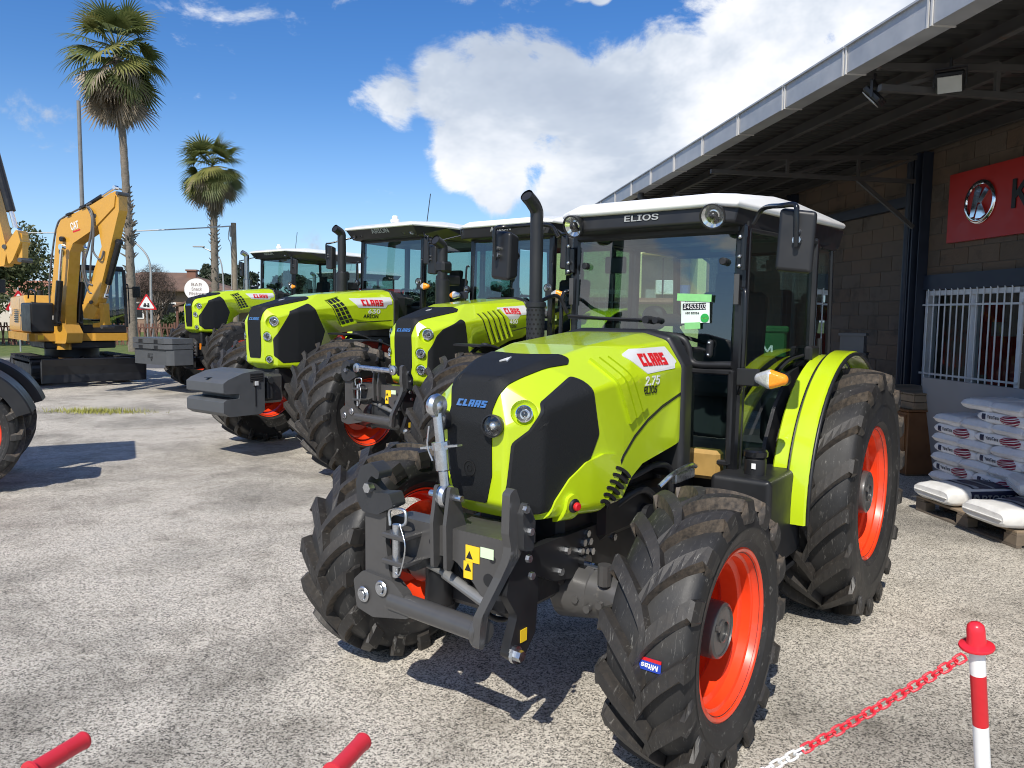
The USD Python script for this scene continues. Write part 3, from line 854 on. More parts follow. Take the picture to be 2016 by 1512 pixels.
# the front pallet with the large flat film sacks: short white ends face the yard, navy sides face along the wall
pallet('worn pallet in front carrying the flat sacks lettered BIOSTA', shedp(-2.86, 1.26), BDEG, 1.24, .58)
for k, (x, y, z, a, sd, lb) in enumerate([(-1.90, 1.50, .142, 90, 21, 'white and navy sack lettered BIOSTA on the far half of the front pallet'), (-2.62, 1.56, .142, 90, 22, 'white ended sack on the near half of the front pallet'), (-2.42, 1.02, .29, 62, 23, 'navy sack ending in AL lying askew behind the two flat sacks')]):
    base = sack_shape(.80, .50, .165, sd, .020, .55)
    s_ = thing('growing_medium_sack', lb, 'sack', shedp(x, y, z), BDEG + a)
    part('bag', base, SACKB, s_, smooth=60)
    part('print_panel', onto(base, G().box((0, 0, 0), (.50, .40, .001)).get(), (-.10, 0, .0), (1, 0, 0), (0, 1, 0), (0, 0, 1), .003), INKB, s_)
    part('print_band', onto(base, G().box((0, 0, 0), (.05, .40, .001)).get(), (.10, 0, .0), (1, 0, 0), (0, 1, 0), (0, 0, 1), .005), INKG, s_)
    part('print_band', onto(base, G().box((0, 0, 0), (.03, .40, .001)).get(), (-.06, 0, .0), (1, 0, 0), (0, 1, 0), (0, 0, 1), .005), INKG, s_)
    part('print_panel', onto(base, G().box((0, 0, 0), (.54, .125, .001)).get(), (-.08, 0, .082), (-1, 0, 0), (0, 0, 1), (0, 1, 0), .003), INKB, s_)
    part('print_lettering', onto(base, text('AL' if k == 2 else 'BIOSTA', .14 if k == 2 else .36, .062, .001, True), (.10, 0, .050), (-1, 0, 0), (0, 0, 1), (0, 1, 0), .006), INKG, s_)
    part('print_emblem', onto(base, trimesh.creation.extrude_polygon(Polygon([(-.05, 0), (.05, 0), (.018, .075), (-.018, .075)]).difference(Polygon([(-.03, .012), (.03, .012), (.0, .06)])), .001, engine='earcut'), (.145, 0, .047), (-1, 0, 0), (0, 0, 1), (0, 1, 0), .006), INKG, s_)

# ------------------------------------------------------------------ barrier post, chain and the two grips in front
WHP = pm('white_post_plastic', (.80, .80, .77), .38, var=.05, scale=7., dirt=(.55, .53, .48), dirt_at=.68)
RDP = pm('red_post_plastic', (.56, .018, .026), .35, var=.06)
RDC = pm('red_cap_plastic', (.72, .024, .040), .30, var=.05)
# ------------------------------------------------------------------ tractors
def mirror(m, side):
    if side > 0:
        return m
    v = np.array(m.vertices) * V(1, -1, 1)
    return trimesh.Trimesh(v, np.array(m.faces)[:, ::-1], process=False)


_WHEELS = {}


def wheel_meshes(Rt, w, rr, hl, nl, hub, disc, lead, wl):
    """Outboard is +y. Rt: radius over the lugs; w: width; rr: rim radius; hl: lug height; nl: lugs per side."""
    Rc = Rt - hl
    half = [(rr - .004, w * .37), (rr + .022, w * .40), (rr + .045, w * .442), (rr + .048, w * .452), (rr + .054, w * .452), (rr + .058, w * .452), ((rr + Rc) / 2 - .006, w * .478), ((rr + Rc) / 2 - .002, w * .488), ((rr + Rc) / 2 + .008, w * .488), (Rc - .09, w * .485), (Rc - .045, w * .465), (Rc - .018, w * .42), (Rc - .006, w * .30), (Rc, w * .12)]
    prof = half + [(Rc + .001, 0)] + [(r, -y) for r, y in half[::-1]]
    tyre = G().lathe([(r, y) for r, y in prof], axis=(0, 1, 0), n=64).get()
    # tread lugs
    tv, tf, wear, n = [], [], [], 0
    rng = random.Random(int(Rt * 1000))
    for side in (1, -1):
        for k in range(nl):
            ph0 = (k + (.5 if side > 0 else 0)) * 2 * PI / nl + rng.uniform(-.004, .004)
            S = []
            for y in np.linspace(-.025, w * .455, 7):
                q = (y + .025) / (w * .48)
                S.append((Rt - .014 * q ** 3, y, Rc - .02, y, ph0 + lead * q ** .66, wl * (1.0 - .12 * q)))
            pe = ph0 + lead
            S.append((Rt - .024, w * .50, Rc - .03, w * .45, pe + .012, wl * .95))
            S.append((Rc - .022, w * .517, Rc - .05, w * .46, pe + .03, wl * .98))
            S.append((Rc - .062, w * .508, Rc - .075, w * .465, pe + .04, wl * .92))
            ring = []
            for rt, yt, rb, yb, ph, ww in S:
                dt, db = ww / 2 / rt, ww * .72 / rt
                c = [(rb, yb, ph - db), (rt, yt, ph - dt), (rt, yt, ph + dt), (rb, yb, ph + db)]
                ring.append([(r * math.cos(p), side * y, r * math.sin(p)) for r, y, p in c])
            ring = np.array(ring)
            for j, we in ((0, 1.0), (1, .12), (2, .2)):
                a = ring[:, j]
                b = ring[:, j + 1]
                m = len(a)
                tv.append(np.stack([a, b], 1).reshape(-1, 3))
                q = np.array([[2 * i, 2 * i + 1, 2 * i + 3, 2 * i + 2] for i in range(m - 1)]) + n
                if side > 0:
                    q = q[:, ::-1]
                tf.append(q)
                wear += [we * (1 if i < m - 2 else .3) for i in range(m) for _ in (0, 1)]
                n += 2 * m
            for e, fl in ((0, side < 0), (-1, side > 0)):
                tv.append(ring[e])
                tf.append(np.array([[0, 1, 2, 3] if fl else [3, 2, 1, 0]]) + n)
                wear += [.2] * 4
                n += 4
    lugs = (np.vstack(tv), np.vstack(tf)[:, ::-1])
    lf = lugs[1]
    lugs = trimesh.Trimesh(lugs[0], np.vstack([lf[:, [0, 1, 2]], lf[:, [0, 2, 3]]]), process=False)
    # rim with its steps
    rp = [(rr + .016, w * .375), (rr + .022, w * .395), (rr + .014, w * .408), (rr + .002, w * .395), (rr - .004, w * .35), (rr - .010, w * .30), (rr - .022, w * .285), (rr - .026, w * .18), (rr - .05, w * .15),
          (rr - .056, -w * .05), (rr - .03, -w * .12), (rr - .022, -w * .3), (rr - .004, -w * .36), (rr + .014, -w * .405), (rr + .018, -w * .375)]
    rim = G().lathe(rp, axis=(0, 1, 0), n=72)
    dr = rr - .05
    y0 = disc
    rim.lathe([(hub * .9, y0 + .0), (hub * 1.55, y0 + .0), (hub * 1.75, y0 - .012), (dr * .80, y0 - .055), (dr * .93, y0 - .075), (dr + .004, y0 - .10)], axis=(0, 1, 0), n=48)
    rim.lathe([(hub * .9, y0 - .012), (hub * 1.55, y0 - .012), (dr * .80, y0 - .067), (dr + .004, y0 - .112)], axis=(0, 1, 0), n=48)
    hubm = G().lathe([(hub * 1.12, y0 - .09), (hub * 1.12, y0 + .015), (hub * 1.02, y0 + .022), (hub, y0 + .03), (hub, y0 + .135), (hub * .96, y0 + .15), (hub * .86, y0 + .156), (hub * .84, y0 + .150), (.001, y0 + .152)], axis=(0, 1, 0), n=32)
    hubm.lathe([(hub * .40, y0 + .15), (hub * .40, y0 + .158), (hub * .34, y0 + .160), (hub * .34, y0 + .152)], axis=(0, 1, 0), n=20)
    hubm.cyl((hub * .5, y0 + .14, hub * .35), (hub * .5, y0 + .164, hub * .35), .014, n=8)
    bolts = G()
    for k in range(8):
        a = k * PI / 4 + .2
        b = V(hub * 1.36 * math.cos(a), y0, hub * 1.36 * math.sin(a))
        bolts.cyl(b + V(0, -.005, 0), b + V(0, .008, 0), .026, n=10)
        bolts.cyl(b + V(0, .006, 0), b + V(0, .036, 0), .017, n=6)
    return tyre, (lugs, wear), rim.get(), hubm.get(), bolts.get()


def wheel(parent, pos, side, key, spin=0.):
    if key not in _WHEELS:
        _WHEELS[key] = wheel_meshes(*key)
    tyre, (lugs, wear), rim, hub, bolts = _WHEELS[key]
    g = group_part('wheel', parent, pos)
    A = ry(spin)
    sp = lambda m: mirror(trimesh.Trimesh(np.array(m.vertices) @ A.T, m.faces, process=False), side)
    part('tyre', sp(tyre), RUBBER, g, smooth=50, wear=None)
    part('tread', sp(lugs), RUBBER, g, smooth=False, wear=wear)
    part('rim', sp(rim), RED, g, smooth=30)
    part('hub_cap', sp(hub), GREY, g, smooth=30)
    part('wheel_bolts', sp(bolts), ZINC, g)
    return g


def lamp(parent, name, c, d, r, body=BLACK, dark=False, depth=.05):
    """Round lamp facing d: housing, bright reflector, bezel and a clear lens in front."""
    d = V(*d) / np.linalg.norm(d)
    h = G().lathe([(r * .35, -depth), (r * .9, -depth * .5), (r * 1.08, 0), (r * 1.1, .012), (r * .98, .014), (r * .96, .004)], c, d, 24).get()
    p = part(name, h, body, parent, smooth=40)
    part('reflector', G().lathe([(r * .95, .004), (r * .5, -.016), (r * .36, -.012), (r * .35, -.028), (.001, -.03)], c, d, 20), BLACKG if dark else LAMPW, p, smooth=30)
    part('bulb', G().sphere(V(*c) - d * .006, r * .42, 2), LAMPW if dark else BLACKG, p, smooth=True)
    part('lens', G().lathe([(r * .96, .009), (r * .5, .012 + r * .08), (.001, .012 + r * .10)], c, d, 20), LENS, p, smooth=True)
    return p


def frame_of(pts, w, t, close=True, up=None):
    """A frame of bars along a polygon of points."""
    g = G()
    k = len(pts)
    for i in range(k if close else k - 1):
        g.bar(pts[i], pts[(i + 1) % k], w, t, up=(0, 0, 1) if up is None else up, bev=min(w, t) * .25, ext=min(w, t) * .35)
    return g


def hood_hull(P):
    un, ur, zt, zn, zb, zr, wr = P['un'], P['ur'], P['zt'], P['zn'], P['zb'], P['zr'], P['wr']
    k = wr / .40
    dn = P['dn']
    pts, r = [], .045
    for s in (1, -1):
        pts += [(un - .085 - r, s * .10 * k, zb + r), (un - r, s * .085 * k, zb + .30 * (zn - zb)), (un - r - .004, s * .085 * k, zn - .16), (un - r - .035, s * .095 * k, zn - .06), (un - dn * .45 - r, s * .13 * k, zn - .012 - r + .02),
                (un - dn, s * .16 * k, zn + .04 - r), (un - dn - .30, s * .20 * k, zn + .04 + (zt - zn - .04) * .55 - r), (ur + .15, s * .20 * k, zt - r - .006), (ur, s * .18 * k, zt - r),
                (ur, s * (.335 * k - r), zt - .03 - r), (ur + .3, s * (.325 * k - r), zt - .05 - r), (ur, s * (wr - r), zt - .13 - r), (ur, s * (wr - r), zr + r), (un - .38, s * (wr - .04 - r), zn - .05 - r), (un - .38, s * (wr - .05 - r), zb + .02 + r),
                (un - .13, s * (.30 * k - r), zn - .12 - r), (un - .14, s * (.285 * k - r), zb + .03 + r), (un - .035, s * (.21 * k - r), zn - .17 - r), (un - .05, s * (.20 * k - r), zb + .06 + r), (un - .6, s * (wr - .015 - r), zn - .02 - r), (un - .6, s * (wr - .015 - r), zb + r)]
    return Hull(pts, r)


def shift(poly, dx, dz, sx=1., sz=1., ox=0., oz=0.):
    return [((x - ox) * sx + ox + dx, (z - oz) * sz + oz + dz) for x, z in poly]


def hood(t, P, right_too=True):
    H = hood_hull(P)
    un, ur, zt, zn, zb, zr, wr = P['un'], P['ur'], P['zt'], P['zn'], P['zb'], P['zr'], P['wr']
    man = H.man()
    cut = P['bottom_cut']
    g = G().prism(cut, 'xz', -1, 1)
    c = g.get()
    man = man - m3.Manifold(m3.Mesh(np.asarray(c.vertices, np.float32), np.asarray(c.faces, np.uint32)))
    for x, y, z, rx_, ry_, rz_ in P['eyes']:
        for s in (1, -1):
            q, nn = H.hit(np.array([[x - .3, s * y * .45, z]]), (.3, s * y * .55, 0))
            x1, y1, z1 = q[0] + nn[0] * .012
            e = m3.Manifold.sphere(1.0, 40).scale((rx_, ry_, rz_)).translate((x1, y1, z1))
            man = man - e
    body = part('hood', man, GREEN, t, smooth=34)
    # side grilles
    for s in (1, -1):
        o, ray = (0, 0, 0), (0, s, 0)
        poly = rpoly(P['side_grille'], .022)
        rimp = poly.buffer(.010)
        part('grille_gasket', H.patch(rimp, o, (1, 0, 0), (0, 0, 1), ray, .003, .03), BLACK, body, smooth=34)
        part('side_grille', H.patch(poly, o, (1, 0, 0), (0, 0, 1), ray, .006, .03), GRILLE, body, smooth=34)
        for q in P.get('side_slots', []):
            part('air_slot', H.patch(Polygon(q), o, (1, 0, 0), (0, 0, 1), ray, .004, .03), BLACK, body)
        for q in P.get('side_ridges', []):
            part('hood_ridge', H.patch(Polygon(q), o, (1, 0, 0), (0, 0, 1), ray, .015, .03), GREEN, body)
        for q in P.get('side_seams', []):
            part('panel_seam', H.patch(LineString(q).buffer(P.get('seam_w', .005), cap_style=2), o, (1, 0, 0), (0, 0, 1), ray, .0025, .03), BLACK, body)
        for q, th in P.get('side_bulges', []):
            part('lower_side_panel', H.patch(rpoly(q, .02), o, (1, 0, 0), (0, 0, 1), ray, th, .03), GREEN, body, smooth=30)
        part('name_decal', H.patch(rpoly(P['decal'], .008), o, (1, 0, 0), (0, 0, 1), ray, .0025, .03), SILVER, body, smooth=34)
        lx, lz, lw, lh = P['logo']
        part('maker_lettering', H.drape(logo(lw, lh, .002), (lx if s > 0 else lx - lw, 0, lz), (-s, 0, 0), (0, 0, 1), ray, .03, .004), REDINK, body)
        for txt, x, z, w, h, mt in P['texts']:
            part('model_lettering', H.drape(text(txt, w, h, .0015, True, .12), (x if s > 0 else x - w, 0, z), (-s, 0, 0), (0, 0, 1), ray, .03, .002), mt, body)
    # centre strip over nose and top, seen along the diagonal
    d = V(1, 0, 1) / math.sqrt(2)
    wv = V(-1, 0, 1) / math.sqrt(2)
    oc = V(un - .5, 0, zb + .38 * (zn - zb))
    tt = lambda x, z: float((V(x, 0, z) - oc) @ wv)
    st = [(v, tt(x, z)) for v, x, z in P['strip']]
    poly = rpoly([(v, q) for v, q in st] + [(-v, q) for v, q in st[::-1]], .015)
    part('centre_grille', H.patch(poly, oc, (0, 1, 0), wv, d, .006, .03), GRILLE, body, smooth=34)
    ex, ez, ew, eh = P['emblem']
    part('maker_emblem', H.drape(logo(ew, eh, .006, .22), V(oc) + wv * tt(ex, ez) - V(0, ew / 2, 0), (0, 1, 0), wv * .72 if P.get('flat', True) else wv, d, .02, .006), CHROME, body)
    cx, cz = P['chevron']
    k = P.get('chev', 1.)
    k *= .7
    tri = Polygon([(-.03 * k, -.045 * k), (0, .03 * k), (.03 * k, -.045 * k), (0, -.02 * k)])
    if 'badge' in P:
        bx, bz = P['badge']
        bdg = Point(0, 0).buffer(.032).difference(Point(0, 0).buffer(.027)).union(Point(0, 0).buffer(.014).difference(Point(0, 0).buffer(.011)))
        part('round_badge', H.patch(bdg, V(oc) + wv * tt(bx, bz), (0, 1, 0), wv * .72, d, .009, .02, .0), BLACKG, body, smooth=30)
    part('nose_badge', H.drape(trimesh.creation.extrude_polygon(tri, .006, engine='earcut'), V(oc) + wv * tt(cx, cz), (0, 1, 0), wv, d, .02, .006), SILVER, body)
    for nm, x, y, z, dr, r, ring in P['lamps']:
        for s in (1, -1):
            q, nn = H.hit(np.array([[x - .3, s * y * .45, z]]), (.3, s * y * .55, 0))
            c = q[0] + nn[0] * (P.get('lamp_out', .004) if nm == 'driving_lamp' else -.014)
            dd = V(dr[0], s * dr[1], dr[2])
            lamp(body, nm, c, dd / np.linalg.norm(dd) * .6 + nn[0] * .4, r, ring, P.get('lamp_out', 0) > .01 and nm == 'driving_lamp', depth=.07)
    return H, body


def cab(t, C):
    """C: xf,wf front; xc,wc door end; xr,wr rear; z0 floor; zs sill; zt glass top; glass bottoms."""
    xf, wf, xc, wc, xr, wr, z0, zs, zt = (C[k] for k in 'xf wf xc wc xr wr z0 zs zt'.split())
    lean = C.get('lean', .05)
    pw = C.get('pw', .055)
    for s in (1, -1):
        part('cab_pillar', G().bar((xf, s * wf, z0), (xf - lean, s * wf, zt + .04), pw, pw, up=(1, 0, 0), bev=.014), BLACKG, t, smooth=30)
        part('cab_pillar', G().bar((xc, s * wc, zs), (xc - .02, s * wc, zt + .04), pw * .9, pw, up=(1, 0, 0), bev=.012), BLACKG, t, smooth=30)
        part('cab_pillar', G().bar((xr, s * wr, zs), (xr + .04, s * wr, zt + .04), pw * .8, pw * .8, up=(1, 0, 0), bev=.012), BLACKG, t, smooth=30)
        e = .012
        part('door_glass', quad((xf - .03, s * (wf + e), z0 + .12), (xc + .02, s * (wc + e), z0 + .12), (xc, s * (wc + e), zt), (xf - lean - .03, s * (wf + e), zt)), GLASS, t)
        part('rear_side_glass', quad((xc - .03, s * (wc + e), zs + .02), (xr + .02, s * (wr + e), zs + .02), (xr + .05, s * (wr + e), zt), (xc - .04, s * (wc + e), zt)), GLASS, t)
        fr = [(xf - .035, s * (wf + .018), z0 + .08), (xc + .03, s * (wc + .018), z0 + .08), (xc + .012, s * (wc + .018), zt + .01), (xf - lean - .03, s * (wf + .018), zt + .01)]
        part('door_frame', frame_of(fr, .030, .024), BLACK, t)
        part('sill', G().bar((xf, s * wf, z0), (xc, s * wc, z0), .07, .12, bev=.02), BLACK, t)
        part('sill', G().bar((xc, s * wc, zs - .04), (xr, s * wr, zs - .04), .06, .12, bev=.02), BLACK, t)
        part('grab_rail', G().tube(smooth_path([(xf + .02, s * (wf + .03), zt - .30), (xf + .05, s * (wf + .055), zt - .36), (xf + .06, s * (wf + .055), z0 + .6), (xf + .03, s * (wf + .03), z0 + .52)]), .013), BLACKG, t, smooth=True)
    part('windscreen', quad((xf + .018, -wf + .03, C['zw']), (xf + .018, wf - .03, C['zw']), (xf - lean + .018, wf - .03, zt), (xf - lean + .018, -wf + .03, zt)), GLASS, t)
    part('rear_window', quad((xr - .012, wr - .03, zs + .05), (xr - .012, -wr + .03, zs + .05), (xr + .03, -wr + .03, zt), (xr + .03, wr - .03, zt)), GLASS, t)
    part('windscreen_header', G().bar((xf - lean, -wf, zt + .02), (xf - lean, wf, zt + .02), .07, .06, bev=.015), BLACK, t)
    part('rear_header', G().bar((xr + .04, -wr, zt + .02), (xr + .04, wr, zt + .02), .07, .06, bev=.015), BLACK, t)
    part('rear_sill', G().bar((xr, -wr, zs), (xr, wr, zs), .06, .10, bev=.015), BLACK, t)
    part('side_header', G().bar((xf - lean, wf, zt + .03), (xr, wr, zt + .03), .06, .05).bar((xf - lean, -wf, zt + .03), (xr, -wr, zt + .03), .06, .05), BLACK, t)
    # inside
    part('cab_floor', G().span((xf - .05, -wf + .03, z0 - .05), (xr + .1, wf - .03, z0 + .03)), BLACK, t)
    part('dashboard', G().box((xf - .22, 0, z0 + .42), (.26, .30, .72), None, .07).box((xf - .15, 0, C['zw'] + .05), (.22, .46, .12), None, .04), DARKGREY, t, smooth=40)
    sc = V(xf - .46, 0, C['zw'] + .16)
    sw = G().tube([sc + V(.19 * math.cos(a) * .86, .19 * math.sin(a), .19 * math.cos(a) * .5) for a in np.linspace(0, 2 * PI, 24, endpoint=False)], .014, closed=True)
    sw.tube([sc, sc + V(.12, 0, -.28)], .025)
    for a in (0, 2.1, 4.2):
        sw.tube([sc, sc + V(.19 * math.cos(a) * .86, .19 * math.sin(a), .19 * math.cos(a) * .5)], .012)
    part('steering_wheel', sw, BLACK, t, smooth=40)
    sx = xc - .02
    zz0 = z0 + .18
    part('driver_seat', G().box((sx, 0, zz0 + .30), (.50, .50, .13), None, .05).box((sx - .27, 0, zz0 + .62), (.13, .46, .60), ry(-.12), .05).box((sx - .30, 0, zz0 + .98), (.09, .26, .16), ry(-.12), .04).box((sx, 0, zz0 + .1), (.3, .3, .3), None, .03)
         .box((sx + .02, .33, zz0 + .45), (.34, .09, .09), None, .03).box((sx + .02, -.33, zz0 + .45), (.34, .09, .09), None, .03), pm('seat_fabric', (.035, .036, .04), .85), t, smooth=40)
    part('side_console', G().box((xc, -wc + .14, z0 + .40), (.8, .18, .5), None, .05).box((xc - .1, wc - .14, z0 + .30), (.6, .18, .35), None, .05), DARKGREY, t, smooth=40)
    part('headliner', G().span((xr + .06, -wr + .03, zt + .01), (xf - lean - .05, wr - .03, zt + .03)), pm('headliner_grey', (.06, .065, .07), .9), t)
    # roof: dark underside with visor, light cap
    rl, ru = C['roof_low'], C['roof_up']
    low = Hull([(x, s * (y - .02), z) for x, y, z in rl for s in (1, -1)], .02, 1)
    part('roof_underside', low.tri(), BLACK, t, smooth=34)
    up = Hull([(x, s * (y - .02), z) for x, y, z in ru for s in (1, -1)], .02, 1)
    part('roof_cap', up.tri(), WHITE, t, smooth=34)
    tw, tx, tz, ts = C['roof_text']
    part('roof_lettering', low.drape(text(tw, ts * 5.2, ts * .8, .002, True), (tx - .25, -ts * 2.6, tz), (0, 1, 0), (0, 0, 1), (1, 0, 0), .05, .004), GREYINK, t)
    return low, up


def mirror_arm(t, c, mnt, w=.17, h=.28, tilt=.25, s=1):
    """Exterior mirror: dished housing seen from the front, on a bent tube."""
    c, mnt = V(*c), V(*mnt)
    A = rz(s * tilt)
    m = Hull([c + A @ V(x, y * w / 2, z * h / 2) for x, y, z in [(.02, -.9, -.9), (.02, .8, -1), (.02, -.75, 1), (.02, .95, .85), (-.03, -.8, -.8), (-.03, .7, -.9), (-.03, -.65, .9), (-.03, .85, .75)]], .022, 1)
    p = part('side_mirror', m.tri(), BLACK, t, smooth=40)
    part('mirror_arm', G().tube(smooth_path([mnt, mnt + V(.03, s * .06, .07), c + V(.05, -s * .06, h * .62), c + V(.07, s * .01, h * .60), c + V(.075, s * .02, h * .42), c + V(.065, s * .02, -h * .12)]), .0125), BLACKG, p, smooth=True)
    part('mirror_clamp', G().cyl(c + V(.065, s * .02, 0), c + V(.02, s * .02, 0), .02, n=10).cyl(c + V(.065, s * .02, .04), c + V(.03, s * .02, .04), .014, n=8), ZINC, p)
    return p


def chassis(t, WB, zc, xn, wtr, rear_r, front_r):
    part('engine_block', G().span((.9, -.24, zc - .12), (xn - .35, .24, zc + .42), .03).span((1.3, -.30, zc + .05), (xn - .6, .30, zc + .25), .03).cyl((1.6, .24, zc + .1), (1.6, .34, zc + .1), .06).cyl((1.25, .2, zc), (1.25, .36, zc), .05), BLACK, t)
    part('front_frame', G().span((WB - .35, -.22, zc - .16), (xn - .02, .22, zc + .08), .03), DARKGREY, t)
    part('gearbox', G().span((-.35, -.28, zc - .20), (.95, .28, zc + .2), .04).cyl((0, -wtr, rear_r), (0, wtr, rear_r), .14, n=20), DARKGREY, t, smooth=30)


def front_axle(t, WB, z, wtr):
    g = G()
    for s in (1, -1):
        g.cyl((WB, s * .16, z + .02), (WB, s * .36, z + .03), .135, .115, n=20, bev=.02)
        g.cyl((WB, s * .34, z + .03), (WB, s * (wtr - .30), z + .02), .115, .095, n=20)
        g.cyl((WB, s * (wtr - .30), z + .02), (WB, s * (wtr - .10), z), .12, .15, n=20, bev=.02)
        g.bar((WB, s * (wtr - .22), z - .16), (WB, s * (wtr - .22), z + .18), .12, .10, up=(1, 0, 0), bev=.02)
        g.cyl((WB + .08, s * .42, z + .10), (WB + .08, s * .42, z + .19), .03, n=10)
        for k in range(4):
            g.cyl((WB + .105, s * (.30 + .06 * k), z + .02 - .03 * (k % 2)), (WB + .128, s * (.30 + .06 * k), z + .02 - .03 * (k % 2)), .017, n=8)
    p = part('front_axle', g, GREY, t, smooth=30)
    st = G().cyl((WB + .02, -.30, z + .16), (WB + .02, .30, z + .16), .035, n=12)
    part('steering_cylinder', st, BLACKG, p, smooth=30)
    part('steering_rod', G().cyl((WB + .02, -.55, z + .15), (WB + .02, .55, z + .15), .014, n=10), CHROME, p, smooth=30)


def front_linkage(t, x, zt, zb, w, toplink, hook=True, flip=1):
    """Front three-point linkage: cast beam with arch, side plates, catch hooks, tie tube, top link."""
    g = G()
    arch = [(w, zt), (w, zt - .24), (w * .62, zt - .245), (w * .50, zt - .20), (w * .2, zt - .13), (-w * .05, zt - .12), (-w * .40, zt - .16), (-w * .5, zt - .22), (-w * .62, zt - .22), (-w, zt - .20), (-w, zt)]
    g.prism(rpoly(arch, .03), 'yz', x - .10, x)
    g.span((x - .30, -w * .8, zt - .10), (x - .09, w * .8, zt - .02), .02)
    b = part('linkage_beam', g, GREY, t, smooth=30)
    for v, z, r in ((-.18, zt - .07, .016), (-.03 - .04, zt - .075, .014), (w * .8, zt - .085, .015), (w * .74, zt - .17, .026)):
        part('bolt_hole', G().cyl((x - .01, v, z), (x + .002, v, z), r, n=14), BLACK, b)
    part('warning_sticker', G().span((x + .001, .115, zt - .115), (x + .004, .185, zt - .05)).span((x + .001, .105, zt - .185), (x + .004, .15, zt - .116)), YELLOWST, b)
    wt = G()
    for v, z in ((.135, zt - .095), (.128, zt - .145)):
        wt.prism([(v - .017, z - .008), (v + .017, z - .008), (v, z + .024)], 'yz', x + .004, x + .005)
    part('warning_symbol', wt, BLACKINK, b)
    part('pale_sticker', G().span((x + .001, .19, zt - .085), (x + .004, .255, zt - .045)), PALEST, b)
    # top link bracket
    for v in (-.035, .035):
        part('bracket_plate', G().prism(rpoly([(x - .09, zt - .02), (x + .012, zt - .17), (x + .035, zt - .165), (x + .04, zt + .02), (x + .015, zt + .17), (x - .03, zt + .16), (x - .07, zt + .03)], .012), 'xz', v - .009, v + .009), GREY, b)
    part('bracket_pin', G().cyl((x - .008, -.085, zt + .125), (x - .008, .085, zt + .125), .013, n=10), ZINC, b, smooth=30)
    if toplink:
        a, c = V(x - .008, 0, zt + .125), V(*toplink)
        d = (c - a) / np.linalg.norm(c - a)
        tl = G().cyl(a + d * .10, c - d * .16, .030, n=16, bev=.006).cyl(a + d * .02, a + d * .12, .020, n=12).cyl(c - d * .20, c - d * .03, .020, n=12).cyl(c - d * .175, c - d * .145, .036, n=8)
        side = V(0, 1, 0)
        for e in (a, c):
            tl.lathe([(.016, -.022), (.044, -.018), (.05, 0), (.044, .018), (.016, .022), (.016, -.022)], e, side, 20)
            tl.sphere(e, .030, 2)
        p = part('top_link', tl, ZINC, t, smooth=30)
        part('lock_handle', G().bar(c - d * .16 + V(0, -.10, -.02), c - d * .16 + V(0, .10, .012), .03, .008), ZINC, p)
        part('spring_clip', G().tube(smooth_path([a + d * .14 + V(.02, -.035, 0), a + d * .2 + V(.025, -.05, 0), a + d * .28 + V(.02, -.035, 0)]), .004), ZINC, p)
    # catch arms
    for s in (1, -1):
        y = s * (w + .05) if s * flip > 0 else s * (w + .01)
        if s * flip > 0:
            arm = [(x + .005, zt + .17), (x + .03, zt + .22), (x + .065, zt + .20), (x + .07, zt + .05), (x + .055, zt + .0), (x + .07, zt - .12), (x + .105, zt - .28), (x + .115, zt - .39), (x + .085, zt - .41), (x + .06, zt - .28), (x + .02, zt - .12), (x - .02, zt + .0), (x - .01, zt + .1)]
            am = G().prism(rpoly(arm, .012), 'xz', y - .018, y + .018).get()
            am = am.subdivide_to_size(.06)
            av = np.array(am.vertices)
            av[:, 1] -= s * .10 * np.clip((zt - .04 - av[:, 2]) / .24, 0, 1)
            a = part('catch_arm', trimesh.Trimesh(av, am.faces, process=False), GREY, t, smooth=30)
            part('catch_lever', G().prism(rpoly([(x - .01, zt + .17), (x + .02, zt + .12), (x + .01, zt - .02), (x - .05, zt - .03), (x - .06, zt + .08)], .012), 'xz', y + .018, y + .045), DARKGREY, a)
            for xx_, z_ in ((x + .01, zt + .14), (x - .02, zt + .05), (x - .01, zt - .05), (x - .03, zt - .12)):
                part('bolt', G().cyl((xx_, y + .044, z_), (xx_, y + .060, z_), .015, n=6), ZINC, a)
            side = [(x - .10, zt - .02), (x + .0, zt - .06), (x + .03, zt - .2), (x - .04, zt - .3), (x + .02, zt - .44), (x - .06, zt - .5), (x - .16, zt - .40), (x - .18, zt - .2)]
            part('side_plate', G().prism(rpoly(side, .02), 'xz', y - .06, y - .02), BLACK, t, smooth=30)
            part('bolt', G().cyl((x - .02, y - .03, zt - .44), (x - .02, y + .02, zt - .44), .022, n=6).cyl((x - .02, y - .02, zt - .44), (x - .02, y - .005, zt - .44), .034, n=14), ZINC, a)
            part('warning_sticker', G().span((x - .10, y - .0195, zt - .41), (x - .06, y - .017, zt - .36)), YELLOWST, a)
        else:
            A = rz(.5 * flip)
            pl = [(-.07, zt + .05), (.06, zt + .05), (.055, zt - .10), (.075, zt - .22), (.12, zt - .30), (-.07, zt - .30)]
            a = part('catch_arm', G().prism(rpoly(pl, .012), 'yz', x + .045, x + .07, (0, y - s * .0, 0)), GREY, t, smooth=30)
            hk = [(-.09, zt + .06), (-.10, zt + .14), (-.07, zt + .21), (-.01, zt + .235), (.045, zt + .20), (.035, zt + .165), (-.005, zt + .18), (-.03, zt + .15), (.02, zt + .11), (.10, zt + .12), (.125, zt + .07), (.03, zt + .02), (-.06, zt + .02)]
            part('catch_hook', G().prism(rpoly(hk, .012), 'yz', x + .02, x + .095, (0, y, 0)), DARKGREY, a, smooth=30)
            part('bolt', G().cyl((x + .09, y - .01, zt + .13), (x + .118, y - .01, zt + .13), .022, n=6), ZINC, a)
    zl = zt - .34
